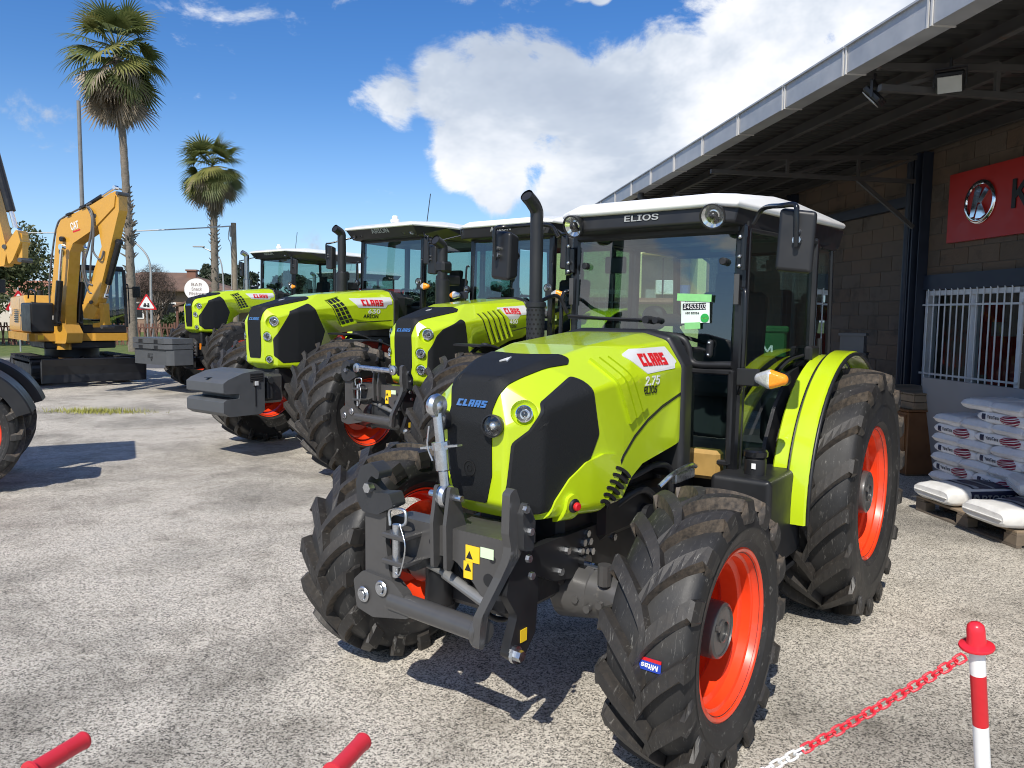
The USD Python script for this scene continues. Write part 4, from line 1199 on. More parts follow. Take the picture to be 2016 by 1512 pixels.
    tb = part('tie_tube', G().cyl((x + .06, -w * .75, zl), (x + .06, w - .04, zl - .01), .044, n=20).prism(rpoly([(-w - .12, zl - .07), (-w - .14, zl + .05), (-w - .08, zl + .10), (-w + .10, zl + .09), (-w + .16, zl + .045), (-w + .2, zl - .045), (-w - .02, zl - .09)], .02), 'yz', x + .035, x + .085), GREY, t, smooth=30)
    for v, z in ((-w - .07, zl + .0), (-w + .04, zl + .05)):
        lp = G().lathe([(.022, 0), (.03, .004), (.034, .008), (.03, .012), (.022, .012)], (x + .086, v, z), (1, 0, 0), 18)
        lp.cyl((x + .084, v, z), (x + .105, v, z), .018, n=10)
        part('linch_pin', lp, ZINC, tb, smooth=30)
    part('end_flange', G().cyl((x + .06, w - .085, zl - .01), (x + .06, w - .06, zl - .01), .060, n=24, bev=.006), GREY, tb, smooth=30)
    part('turnbuckle', G().cyl((x - .06, -.05, zl + .12), (x + .0, w * .75, zl + .07), .022, n=12).cyl((x - .07, -.2, zl + .14), (x - .06, -.05, zl + .12), .013, n=10), pm('dull_steel', (.32, .32, .31), .45, metal=.7), tb, smooth=30)
    part('lift_cylinder', G().cyl((x - .13, -.15, zt - .40), (x - .13, -.13, zt - .06), .062, n=20, bev=.01).cyl((x - .13, -.155, zt - .44), (x - .13, -.15, zt - .38), .07, n=20, bev=.01), BLACK, t, smooth=30)
    hp = lambda a, b, c_, d_: bez(a, b, c_, d_, n=14)
    part('hydraulic_hose', G().tube(hp((x - .1, .0, zt - .12), (x - .08, .05, zt - .3), (x - .15, .15, zt - .5), (x - .25, .2, zt - .35)), .012).tube(hp((x - .2, -.1, zt - .1), (x - .05, .0, zt - .35), (x - .2, .1, zt - .3), (x - .3, .05, zt - .1)), .012), BLACK, t, smooth=True)
    # clevis with pin
    c = part('tow_clevis', G().box((x + .05, -w * .62, zt - .055), (.11, .13, .022), None, .006), GREY, t)
    part('tow_clevis', G().box((x + .05, -w * .62, zt - .165), (.11, .13, .022), None, .006), GREY, t)
    py = -w * .62 - .01
    part('tow_pin', G().cyl((x + .07, py, zt - .23), (x + .07, py, zt - .01), .017, n=12).tube(smooth_path([(x + .07, py - .035, zt - .02), (x + .07, py - .04, zt + .04), (x + .07, py, zt + .055), (x + .07, py + .05, zt + .05), (x + .07, py + .05, zt + .0), (x + .07, py, zt - .02)]), .007).tube(smooth_path([(x + .09, py + .04, zt + .0), (x + .11, py + .09, zt - .08), (x + .1, py + .05, zt - .2), (x + .08, py, zt - .21)]), .0035), ZINC, c, smooth=True)


def exhaust(t, base, top, r, guard=True, bend=.10, mat=BLACK):
    b, e = V(*base), V(*top)
    k = 0.52
    p = part('exhaust_pipe', G().tube(smooth_path([b + (e - b) * .4, b + (e - b) * .62, b + (e - b) * .90, e + V(.012, 0, -.02), e + V(bend, 0, .04)]), r * .72, n=14, caps=False).tube(smooth_path([e + V(.012, 0, -.03), e + V(bend * .98, 0, .036)]), r * .62, n=12), mat, t, smooth=40)
    m = b + (e - b) * k
    if guard:
        part('exhaust_guard', G().cyl(b, m, r, n=24).cyl(m - V(0, 0, .02), m + V(0, 0, .012), r * 1.12, n=24, bev=.004), BLACK, p, smooth=30)
        h = G()
        rows = int((m[2] - b[2]) / .026)
        for i in range(rows):
            for j in range(14):
                a = (j + .5 * (i % 2)) * 2 * PI / 14
                c = V(b[0] + r * math.cos(a), b[1] + r * math.sin(a), b[2] + .015 + i * .026)
                h.lathe([(.0065, .0008), (.001, .0006)], c, V(math.cos(a), math.sin(a), 0), 6)
        part('guard_holes', h, pm('guard_hole_shadow', (.003, .003, .003), .9), p, kind='stuff')
    else:
        part('silencer', G().cyl(b, m, r, n=24, bev=.01), mat, p, smooth=30)


def indicator(t, c, s):
    c = V(*c)
    e = Hull([c + V(0, -.055, .0), c + V(0, .055, 0), c + V(.02, 0, .02), c + V(.02, 0, -.02)], .03, 2)
    p = part('indicator_lamp', Hull([c + V(-.03, -.055, 0), c + V(-.03, .055, 0)], .034, 1).tri(), BLACK, t, smooth=True)
    for lo, hi, mt, nm in ((-1, .005, LENS, 'side_light_lens'), (.005, 1, AMBER, 'indicator_lens')):
        y0, y1 = (c[1] + lo, c[1] + hi) if s > 0 else (c[1] - hi, c[1] - lo)
        q = e.man() ^ m3.Manifold.cube((2, y1 - y0, 2)).translate((c[0] - 1, y0, c[2] - 1))
        part(nm, q, pm('ribbed_clear_lens', (.85, .86, .84), .1, metal=.55, var=.2, scale=90, bump=.0015, bscale=160) if mt is LENS else pm('ribbed_amber_lens', (.92, .30, .02), .12, var=.12, scale=90, bump=.0015, bscale=160), p, smooth=50)
    part('indicator_bracket', G().box(c + V(-.03, -s * .13, .0), (.02, .12, .09), None, .006), BLACK, p)


def fender(t, xc, zc, r, y0, y1, a0, a1, mat, thick=.014, lip=True, n=26):
    """An arched mudguard round (xc, zc); y0 inner, y1 outer edge."""
    g = G()
    tt_ = np.radians(np.linspace(a0, a1, n))
    sg = 1 if y1 > y0 else -1
    prof = [(y0, r), (y0 + sg * .01, r + .012), (y1 - sg * .015, r + .010), (y1, r - .004), (y1 - sg * .003, r - thick - .004), (y1 - sg * .012, r - thick), (y0, r - thick)]
    v = np.array([[(xc + rr * math.cos(a), y, zc + rr * math.sin(a)) for y, rr in prof] for a in tt_])
    k = len(prof)
    q = [[i * k + j, i * k + (j + 1) % k, (i + 1) * k + (j + 1) % k, (i + 1) * k + j] for i in range(n - 1) for j in range(k)]
    q += [[0, 1, 2, 3], [0, 3, 4, 6]]
    e = (n - 1) * k
    q += [[e + 3, e + 2, e + 1, e], [e + 6, e + 4, e + 3, e]]
    f = np.array(q)
    if sg > 0:
        f = f[:, ::-1]
    return part('mudguard', G().raw(v.reshape(-1, 3), f), mat, t, smooth=35)


# ---- the nearest tractor, small, with front linkage
def small_tractor(loc, deg):
    t = thing('tractor', 'nearest lime green tractor, lettered ELIOS, with a front linkage and taped paper notice', 'tractor', loc, deg)
    WB = 2.10
    fk = (.560, .35, .322, .046, 16, .115, -.055, .42, .074)
    rk = (.752, .43, .388, .050, 17, .13, .0, .40, .080)
    for s in (1, -1):
        wheel(t, (WB, .824 if s > 0 else -.89, .532), s, fk, .11 + .05 * s)
        wheel(t, (0, s * .838, .732), s, rk, .22)
    P = dict(un=2.575, ur=1.42, zt=1.70, zn=1.545, zb=.925, zr=1.13, wr=.40, dn=.26,
             bottom_cut=[(1.0, .5), (2.16, .5), (2.15, .90), (2.12, .935), (1.98, .965), (1.90, 1.05), (1.80, 1.10), (1.36, 1.165), (1.0, 1.165)],
             lamp_out=.020, eyes=[(2.535, .238, 1.39, .055, .058, .058)],
             side_grille=[(2.255, 1.515), (2.22, 1.50), (2.165, 1.277), (2.222, 1.165), (2.41, .99), (2.50, .975), (2.557, 1.07), (2.553, 1.265), (2.505, 1.315), (2.455, 1.42)],
             side_ridges=[[(2.085 - .055 * k, 1.588 + .003 * k), (2.048 - .055 * k, 1.594 + .003 * k), (1.893 - .055 * k, 1.325 + .022 * k), (1.935 - .055 * k, 1.300 + .022 * k)] for k in range(3)],
             side_seams=[[(1.43, 1.40), (1.62, 1.352), (1.76, 1.30), (1.88, 1.235), (1.975, 1.16), (2.02, 1.09)]], seam_w=.007,
             side_bulges=[([(2.44, .93), (2.40, 1.02), (2.33, 1.105), (2.24, 1.165), (2.13, 1.19), (2.03, 1.175), (2.0, 1.10), (2.06, 1.02), (2.12, .95), (2.13, .935)], .016),
                          ([(2.36, .945), (2.35, 1.03), (2.31, 1.05), (2.29, 1.02), (2.28, .945)], .034)],
             side_slots=[[(2.035 + .024 * k, 1.108 - .026 * k), (2.018 + .024 * k, 1.105 - .026 * k), (1.925 + .026 * k, 1.045 - .020 * k), (1.94 + .026 * k, 1.04 - .020 * k)] for k in range(1)],
              decal=[(1.88, 1.603), (1.80, 1.628), (1.49, 1.634), (1.455, 1.56), (1.485, 1.55), (1.50, 1.53), (1.765, 1.515)],
             logo=(1.775, 1.548, .225, .057), texts=[('2.75', 1.80, 1.463, .135, .04, WHITEINK), ('ELIOS', 1.812, 1.424, .125, .033, BLACKINK)],
             strip=[(.085, 2.50, .945), (.115, 2.55, 1.10), (.118, 2.575, 1.30), (.110, 2.575, 1.40), (.125, 2.56, 1.46), (.16, 2.47, 1.53), (.235, 2.235, 1.59), (.22, 2.19, 1.60), (.05, 2.22, 1.60)],
             emblem=(2.574, 1.405, .155, .036), chevron=(2.33, 1.587), badge=(2.54, 1.11),
             lamps=[('headlamp', 2.535, .238, 1.39, (.88, .45, .05), .032, CHROME), ('driving_lamp', 2.56, .133, 1.335, (.96, .25, .0), .043, BLACK)])
    H, hb = hood(t, P)
    # louvres in the lower side panel
    for s in (1, -1):
        for k in range(6):
            a, b = V(2.045 + .019 * k, 1.118 - .027 * k), V(1.945 + .027 * k, 1.062 - .021 * k)
            m_ = (a + b) / 2 + V(.004, .018)
            L = np.array(LineString([a, m_, b]).coords)
            part('air_slot', H.patch(LineString(bez((*a, 0), (*m_, 0), (*b, 0), n=6)[:, :2]).buffer(.0075), (0, 0, 0), (1, 0, 0), (0, 0, 1), (0, s, 0), .0205, .03), BLACK, hb)
        q, nn = H.hit(np.array([[2.315, 0, .995]]), (0, s, 0))
        part('battery_switch', G().cyl(q[0] + nn[0] * .01, q[0] + nn[0] * .042, .030, n=16, bev=.006), BLACK, hb, smooth=30)
        part('switch_knob', G().cyl(q[0] + nn[0] * .042, q[0] + nn[0] * .062, .018, n=12, bev=.005), REDINK, hb, smooth=30)
    # black seal behind the hood and the firewall
    P2 = dict(P, ur=1.35, zt=1.722, wr=.418, zr=.98, un=2.3)
    seal = Hull([(x, s * y, z) for x in (1.345, 1.405) for s in (1, -1) for y, z in ((.20, 1.688), (.315, 1.66), (.388, 1.535), (.39, 1.0))], .03, 1)
    part('hood_seal', seal.tri(), BLACK, t, smooth=34)
    fwl = Hull([(x, s * y, z) for x in (.98, 1.36) for s in (1, -1) for y, z in ((.12, 1.63), (.22, 1.60), (.24, 1.40), (.25, .75))], .03, 1)
    part('firewall', fwl.tri(), BLACK, t, smooth=34)
    chassis(t, WB, .70, 2.6, .60, .728, .53)
    front_axle(t, WB, .53, .82)
    part('side_frame', G().prism([(1.3, .82), (2.5, .84), (2.56, .76), (2.35, .66), (1.9, .58), (1.3, .55)], 'xz', .23, .27).prism([(1.3, .82), (2.5, .84), (2.56, .76), (2.35, .66), (1.9, .58), (1.3, .55)], 'xz', -.27, -.23), BLACK, t)
    for dx, dz in ((0, 0), (.05, .01), (.02, .05), (.07, .055), (.04, .09), (.09, .02), (-.2, .02), (.2, .05), (.25, -.03)):
        for s in (1, -1):
            part('bolt', G().cyl((2.05 + dx, s * .27, .72 + dz), (2.05 + dx, s * .285, .72 + dz), .017, n=6), ZINC, t)
    part('engine_pipe', G().tube(smooth_path([(1.9, .28, 1.0), (1.75, .33, 1.03), (1.6, .36, 1.06), (1.45, .36, 1.02), (1.42, .36, .9)]), .016).tube(smooth_path([(1.95, .25, .85), (1.7, .33, .95), (1.5, .34, .85), (1.3, .36, .8)]), .02), BLACK, t, smooth=True)
    part('lever_bracket', G().tube(smooth_path([(1.70, .43, .98), (1.62, .46, 1.03), (1.45, .47, 1.05), (1.36, .46, 1.03)]), .012).box((1.48, .45, 1.0), (.22, .03, .05), None, .008), ZINC, t, smooth=30)
    front_linkage(t, 2.735, .93, .5, .31, (2.735, -.045, 1.415))
    # cab
    C = dict(xf=1.0, wf=.515, xc=.06, wc=.615, xr=-.55, wr=.56, z0=.86, zs=1.46, zt=2.235, zw=1.50, lean=.035, pw=.06,
             roof_low=[(1.13, .46, 2.285), (1.08, .52, 2.285), (.35, .61, 2.262), (-.66, .58, 2.285), (1.12, .46, 2.36), (1.06, .53, 2.36), (.35, .62, 2.365), (-.72, .59, 2.38)],
             roof_up=[(1.155, .46, 2.372), (1.10, .54, 2.368), (.55, .63, 2.362), (.1, .64, 2.385), (-.72, .60, 2.425), (1.10, .42, 2.408), (1.0, .50, 2.412), (.85, .42, 2.434), (.6, .56, 2.442), (.2, .56, 2.456), (-.62, .52, 2.468), (.1, .3, 2.475)],
             roof_text=('ELIOS', 1.1, 2.306, .040))
    cab(t, C)
    # lower front windows and windscreen bottom frame that steps down beside the hood
    for s in (1, -1):
        part('lower_window', quad((1.016, s * .245, 1.02), (1.016, s * .49, 1.02), (1.016, s * .49, 1.475), (1.016, s * .245, 1.475)), GLASS, t)
        part('window_frame', frame_of([(1.02, s * .245, 1.0), (1.02, s * .497, 1.0), (1.02, s * .497, 1.49), (1.02, s * .245, 1.49)], .03, .03, up=(1, 0, 0)), BLACK, t)
        part('windscreen_frame', G().tube(smooth_path([(1.022, s * .50, 1.53), (1.022, s * .32, 1.522), (1.022, s * .265, 1.545), (1.03, s * .25, 1.62), (1.04, s * .20, 1.67), (1.04, 0, 1.69)]), .02), BLACK, t, smooth=True)
        part('glass_hinge', Hull([(1.03, s * .374, 1.58), (1.03, s * .378, 1.645)], .018, 1).tri(), BLACK, t, smooth=True)
        for y_, z_ in ((.374, 1.58), (.378, 1.645)):
            part('hinge_screw', G().sphere((1.046, s * y_, z_), .009, 1), ZINC, t, smooth=True)
        part('glass_knob', G().cyl((.99, s * .43, 2.08), (1.03, s * .43, 2.08), .02, n=14, bev=.004), BLACK, t, smooth=30)
        part('door_hinge', G().cyl((1.03, s * .545, 2.03), (1.03, s * .545, 2.20), .017, n=12).box((1.02, s * .53, 2.115), (.03, .05, .15), None, .006), BLACKG, t, smooth=30)
        for z_ in (2.20, 2.10, 2.05):
            part('hinge_screw', G().sphere((1.05, s * .53, z_), .011, 1), ZINC, t, smooth=True)
        part('grey_strip', G().box((1.036, s * .515, 1.93), (.008, .028, .16), None, .003), GREY, t)
        wl = lamp(t, 'work_lamp', (1.165, s * .425, 2.300), (.92, s * .1, -.38), .062, BLACK, depth=.075)
        part('lamp_foot', G().box((1.15, s * .425, 2.352), (.05, .05, .03), None, .012).cyl((1.14, s * .425, 2.33), (1.155, s * .425, 2.362), .018, n=10), BLACK, wl, smooth=30)
        mirror_arm(t, (1.235, s * .875, 2.145), (1.06, s * .60, 2.26), .145, .265, .20, s)
        indicator(t, (1.12, s * .745, 1.475), s)
        fender(t, 0, .728, .820, s * .66, s * .752, 4, 172, GREEN)
        fender(t, 0, .728, .850, s * .757, s * .872, -3, 128, GREEN)
        part('mudguard_trim', G().tube([(.843 * math.cos(a), s * .874, .728 + .843 * math.sin(a)) for a in np.radians(np.linspace(-3, 128, 30))], .011), BLACK, t, smooth=True)
        part('mudguard_trim', G().tube([(.846 * math.cos(a), s * .754, .728 + .846 * math.sin(a)) for a in np.radians(np.linspace(-3, 128, 30))], .009), BLACK, t, smooth=True)
        part('mudguard_panel', G().prism([(.05, 1.0), (.80, .95), (.75, 1.1), (.62, 1.28), (.40, 1.46), (.0, 1.54), (-.4, 1.46), (-.5, 1.0)], 'xz', s * .60 - .01, s * .60 + .01), BLACK, t)
        part('door_handle', G().box((.14, s * .655, 1.57), (.16, .05, .09), None, .015).cyl((.02, s * .665, 1.53), (.02, s * .665, 1.66), .014, n=10), BLACK, t, smooth=30)
        part('door_lever', G().tube(smooth_path([(.22, s * .63, 1.56), (.4, s * .60, 1.53), (.60, s * .58, 1.44)]), .010), BLACK, t, smooth=True)
        part('step', G().box((.75, s * .66, .42), (.30, .22, .03), None, .008).box((.92, s * .60, .55), (.03, .2, .3), None, .006).box((.60, s * .60, .55), (.03, .2, .3), None, .006), BLACK, t)
    part('wiper', G().tube([(1.04, 0, 1.765), (1.05, -.25, 1.77), (1.046, -.53, 1.785)], .007).bar((1.035, -.05, 1.762), (1.035, -.53, 1.776), .012, .02).cyl((1.0, 0, 1.765), (1.06, 0, 1.765), .022, n=12).cyl((1.0, .055, 1.762), (1.05, .055, 1.762), .018, n=12), BLACK, t, smooth=30)
    part('wiper_motor', G().cyl((.90, .0, 1.775), (.99, 0, 1.775), .07, n=20, bev=.02).box((.93, .08, 1.765), (.08, .18, .07), None, .02), BLACK, t, smooth=30)
    part('inside_mirror', G().box((.88, -.30, 2.09), (.03, .13, .10), rz(.2), .012).tube([(.9, -.3, 2.14), (.95, -.3, 2.235)], .008), BLACK, t, smooth=30)
    part('sun_visor', G().box((.86, .38, 2.19), (.02, .18, .09), None, .01), pm('visor_green_grey', (.10, .14, .10), .7), t)
    # tank with filler, step box
    for s in (1,):
        part('fuel_tank', Hull([(x, y, z) for x in (.62, 1.17) for y in (.50, .76) for z in (.52, .94)], .03, 1).tri(), BLACK, t, smooth=34)
        part('filler_neck', G().cyl((1.06, .66, .95), (1.06, .66, 1.055), .055, n=24, bev=.006), BLACK, t, smooth=30)
        part('filler_cap', G().cyl((1.06, .66, 1.055), (1.06, .66, 1.10), .062, n=24, bev=.01), BLACKG, t, smooth=30)
        part('cap_label', G().box((1.118, .672, 1.02), (.003, .022, .028)), WHITEINK, t)
    part('tool_box', G().box((1.0, .33, .98), (.10, .24, .16), rz(.1), .02), pm('ochre_cover', (.36, .22, .06), .6, var=.25), t, smooth=30)
    part('mint_label', G().box((1.035, .375, .97), (.003, .09, .06)), pm('mint_paper', (.35, .72, .58), .6), t)
    exhaust(t, (1.44, -.49, 1.25), (1.44, -.49, 2.395), .052, True)
    part('exhaust_bracket', G().tube(smooth_path([(1.42, -.48, 1.82), (1.30, -.56, 1.86), (1.12, -.56, 1.90), (1.05, -.53, 1.80)]), .012), BLACK, t, smooth=True)
    # paper taped to the windscreen
    pp = part('taped_notice', G().box((1.022, .283, 1.812), (.002, .165, .125), rx(.03)), pm('notice_paper', (.66, .76, .68), .7), t)
    tape = pm('green_masking_tape', (.22, .56, .20), .7, var=.08, scale=40)
    part('masking_tape', G().box((1.0255, .275, 1.888), (.002, .20, .040), rx(-.04)), tape, pp)
    part('masking_tape', G().box((1.0255, .27, 1.735), (.002, .09, .036), rx(.06)), tape, pp)
    part('notice_print', G().box((1.0245, .277, 1.840), (.0012, .135, .036), rx(.03)), BLACKINK, pp)
    fr = lambda m, y, z: put(m, (1.0255, y, z), (0, 1, 0), (0, .03, 1))
    part('notice_number', fr(text('1453303', .128, .028, .001, False), .213, 1.826), WHITEINK, pp)
    part('notice_lettering', fr(text('680 BZ056', .08, .010, .001, True), .225, 1.800), BLACKINK, pp)
    part('notice_lettering', fr(text('A 1 0 0 1 0', .06, .006, .001, False), .222, 1.866), BLACKINK, pp)
    part('notice_badge', G().cyl((1.0245, .34, 1.778), (1.0265, .34, 1.778), .024, n=20), pm('badge_green', (.02, .35, .06), .6), pp)
    part('badge_lettering', fr(text('AUG', .032, .010, .001, True), .3245, 1.773), YELLOWST, pp)
    # tyre makers' stickers
    A = math.radians(3.5)
    rr = .5165
    q = V(WB + rr * math.cos(A), .862, .532 + rr * math.sin(A))
    st = G().box((0, 0, 0), (.0, .11, .045) if False else (.003, .085, .045))
    stick = st.get()
    up = V(-math.sin(A), 0, math.cos(A))
    def on_tread(m): return trimesh.Trimesh(np.array(m.vertices) @ np.array([V(math.cos(A), 0, math.sin(A)), V(0, 1, 0), up]) + q, m.faces, process=False)
    s1 = part('tyre_sticker', on_tread(stick), pm('sticker_blue', (.02, .06, .42), .4), t)
    part('sticker_stripe', on_tread(G().box((.001, 0, .017), (.004, .086, .011)).get()), REDINK, s1)
    tx = text('Mitas', .065, .018, .001, True, .15, True)
    part('sticker_lettering', put(tx, q + V(math.cos(A), 0, math.sin(A)) * .003 - up * .006, (0, -1, 0), -up), WHITEINK, s1)
    return t


# ---- the larger tractors in the row
def big_tractor(name, label, loc, deg, K):
    t = thing(name, label, 'tractor', loc, deg)
    WB = K['WB']
    for s in (1, -1):
        wheel(t, (WB, s * K['ft'], K['fk'][0] - .012), s, K['fk'], .07 + .05 * s)
        wheel(t, (0, s * K['rt'], K['rk'][0] - .015), s, K['rk'], .2)
    H, hb = hood(t, K['P'])
    P = K['P']
    C = K['C']
    seal = Hull([(x, s * y, z) for x in (P['ur'] - .06, P['ur'] - .015) for s in (1, -1) for y, z in ((.2, P['zt'] - .01), (P['wr'] * .8, P['zt'] - .05), (P['wr'] - .01, P['zt'] - .16), (P['wr'] - .01, P['zr'] - .1))], .03, 1)
    part('hood_seal', seal.tri(), BLACK, t, smooth=34)
    fwl = Hull([(x, s * y, z) for x in (C['xf'] - .02, P['ur'] - .05) for s in (1, -1) for y, z in ((.15, P['zt'] - .06), (.28, P['zt'] - .12), (.30, P['zr'] - .4))], .03, 1)
    part('firewall', fwl.tri(), BLACK, t, smooth=34)
    chassis(t, WB, .95, P['un'], K['rt'] - .2, K['rk'][0], .7)
    part('radiator_base', G().span((P['un'] - .9, -.27, P['zb'] - .30), (P['un'] - .12, .27, P['zb'] + .03), .03), BLACK, t)
    front_axle(t, WB, K['fk'][0] - .03, K['ft'])
    cab(t, C)
    for s in (1, -1):
        fz = K['fk'][0] - .012
        fender(t, WB, fz, K['fk'][0] + .075, s * (K['ft'] - .17), s * (K['ft'] + .17), 84, 150, BLACK, .008) if K.get('fend', True) else None
        part('mudguard_stay', G().tube(smooth_path([(WB - .05, s * (K['ft'] - .25), fz + .55), (WB - .25, s * (K['ft'] - .1), fz + K['fk'][0] + .05), (WB - .3, s * K['ft'], fz + K['fk'][0] + .05)]), .022), BLACK, t, smooth=True)
        fender(t, 0, K['rk'][0], K['rk'][0] + .12, s * (C['wc'] + .0), s * (C['wc'] + .40), 8, 140, GREEN)
        part('mudguard_panel', G().prism([(K['rk'][0] + .05, 1.2), (K['rk'][0] * .8, 1.6), (.45, K['rk'][0] * 2 - .02), (-.4, K['rk'][0] * 2 - .02), (-.6, 1.2)], 'xz', s * C['wc'] - .01, s * C['wc'] + .01), BLACK, t)
        mirror_arm(t, (C['xf'] + .26, s * (C['wf'] + .42), C['zt'] - .22), (C['xf'], s * C['wf'], C['zt'] + .02), .17, .34, .25, s)
        for dy, dz, r in ((.0, .0, .055), (-.17, .01, .045)):
            lamp(t, 'work_lamp', (C['xf'] + .17, s * (C['wf'] - .02 + dy), C['zt'] + .10 + dz), (.98, s * .12, -.15), r, BLACK)
        indicator(t, (C['xf'] + .12, s * (C['wf'] + .18), P['zt'] + .05), s)
        lamp(t, 'step_lamp', (C['xf'] + .08, s * (C['wf'] + .02), P['zt'] + .12), (1, s * .2, -.1), .05, BLACK)
    ex = K['exhaust']
    exhaust(t, *ex[:3], False, .13, ex[3])
    part('exhaust_bracket', G().box((ex[0][0] - .12, ex[0][1] - .02, ex[0][2] + .45), (.34, .12, .12), None, .02).box((ex[0][0] - .02, ex[0][1], ex[0][2] + .60), (.18, .15, .14), None, .03), BLACK, t)
    part('wiper', G().tube([(C['xf'] + .03, 0, C['zw'] + .05), (C['xf'] + .03, -.4, C['zw'] + .1)], .008), BLACK, t)
    if 'beacon' in K:
        part('roof_antenna', G().cyl(K['beacon'], V(*K['beacon']) + V(0, 0, .05), .07, n=18, bev=.012).cyl(V(*K['beacon']) + V(0, 0, .04), V(*K['beacon']) + V(0, 0, .10), .045, n=14, bev=.01), WHITE, t, smooth=30)
        part('radio_antenna', G().tube([(C['xf'] - .1, C['wf'], C['zt'] + .2), (C['xf'] - .12, C['wf'] + .06, C['zt'] + .65)], .006), BLACK, t)
    K['after'](t, P, C) if 'after' in K else None
    return t
NEAR = small_tractor((1.3889, 5.2033, 0), 270 - 37.187)

P450 = dict(un=2.66, ur=1.02, zt=1.985, zn=1.765, zb=1.02, zr=1.58, wr=.42, dn=.40,
            bottom_cut=[(0, .3), (2.25, .3), (2.22, 1.03), (2.12, 1.10), (1.98, 1.22), (1.75, 1.38), (1.4, 1.50), (.8, 1.58), (0, 1.58)],
            eyes=[(2.615, .262, 1.58, .085, .07, .085), (2.665, .225, 1.385, .05, .06, .065), (2.66, .225, 1.215, .05, .06, .065)],
            side_grille=[(2.16, 1.735), (2.095, 1.35), (2.21, 1.19), (2.50, 1.11), (2.575, 1.17), (2.575, 1.40), (2.50, 1.56), (2.43, 1.625)],
            side_slots=[[(1.905 - .085 * k, 1.80 + .012 * k), (1.89 - .085 * k, 1.80 + .012 * k), (1.72 - .085 * k, 1.47 + .02 * k), (1.735 - .085 * k, 1.465 + .02 * k)] for k in range(5)],
            side_ridges=[[(1.885 - .085 * k, 1.80 + .012 * k), (1.86 - .085 * k, 1.805 + .012 * k), (1.69 - .085 * k, 1.47 + .02 * k), (1.715 - .085 * k, 1.465 + .02 * k)] for k in range(5)],
            side_seams=[[(1.04, 1.66), (1.4, 1.60), (1.62, 1.52)]],
            decal=[(1.56, 1.87), (1.05, 1.905), (1.04, 1.80), (1.2, 1.79), (1.24, 1.75), (1.40, 1.74)], logo=(1.45, 1.80, .26, .066),
            texts=[('450', 1.40, 1.695, .14, .045, WHITEINK), ('ARION', 1.47, 1.645, .19, .036, BLACKINK)],
            strip=[(.095, 2.57, 1.06), (.12, 2.62, 1.2), (.125, 2.66, 1.45), (.12, 2.66, 1.58), (.14, 2.63, 1.66), (.18, 2.5, 1.75), (.27, 2.14, 1.815), (.25, 2.08, 1.83), (.05, 2.10, 1.83)],
            emblem=(2.655, 1.60, .19, .042), chevron=(2.24, 1.81), chev=1.2,
            lamps=[('headlamp', 2.555, .262, 1.58, (.88, .46, .02), .052, CHROME), ('driving_lamp', 2.635, .222, 1.385, (.95, .28, 0), .045, CHROME), ('driving_lamp', 2.63, .222, 1.215, (.95, .28, 0), .045, CHROME)])
C450 = dict(xf=.86, wf=.60, xc=-.28, wc=.76, xr=-1.02, wr=.70, z0=1.18, zs=1.85, zt=2.70, zw=1.78, lean=.04, pw=.07,
            roof_low=[(1.02, .58, 2.74), (1.0, .66, 2.74), (.2, .80, 2.72), (-1.15, .78, 2.74), (1.05, .58, 2.86), (.98, .70, 2.86), (.2, .84, 2.86), (-1.2, .8, 2.86)],
            roof_up=[(1.07, .57, 2.865), (.98, .71, 2.865), (.2, .85, 2.865), (-1.22, .81, 2.865), (1.02, .52, 2.905), (.7, .66, 2.935), (.1, .70, 2.955), (-1.1, .68, 2.945), (.2, .3, 2.985), (-.9, .3, 2.975)],
            roof_text=('ARION', 1.0, 2.79, .06))


def after450(t, P, C):
    front_linkage(t, 3.02, 1.08, .5, .34, None, True)
    tl = G().cyl((3.10, -.16, 1.245), (3.10, .26, 1.235), .026, n=14)
    for y in (-.22, .30):
        tl.lathe([(.016, -.02), (.046, -.016), (.05, 0), (.046, .016), (.016, .02), (.016, -.02)], (3.10, y, 1.24), (1, 0, 0), 18)
        tl.cyl((3.10, y, 1.24), (3.10, y * .7 + .012, 1.24), .018, n=10)
    part('top_link', tl, ZINC, t, smooth=30)
    part('linkage_carrier', G().span((2.55, -.20, .62), (2.95, .20, 1.0), .03), DARKGREY, t)


T2 = big_tractor('tractor', 'lime green tractor lettered 450, with six round nose lamps and a front linkage', (.48, 10.1, 0), 270 - 37.2,
                 dict(WB=2.55, ft=.83, rt=.90, fk=(.715, .48, .36, .05, 18, .14, .0, .36, .06), rk=(.88, .58, .48, .055, 18, .16, -.05, .36, .07), P=P450, C=C450, exhaust=((1.50, -.52, 1.75), (1.50, -.52, 2.62), .085, BLACK), after=after450))


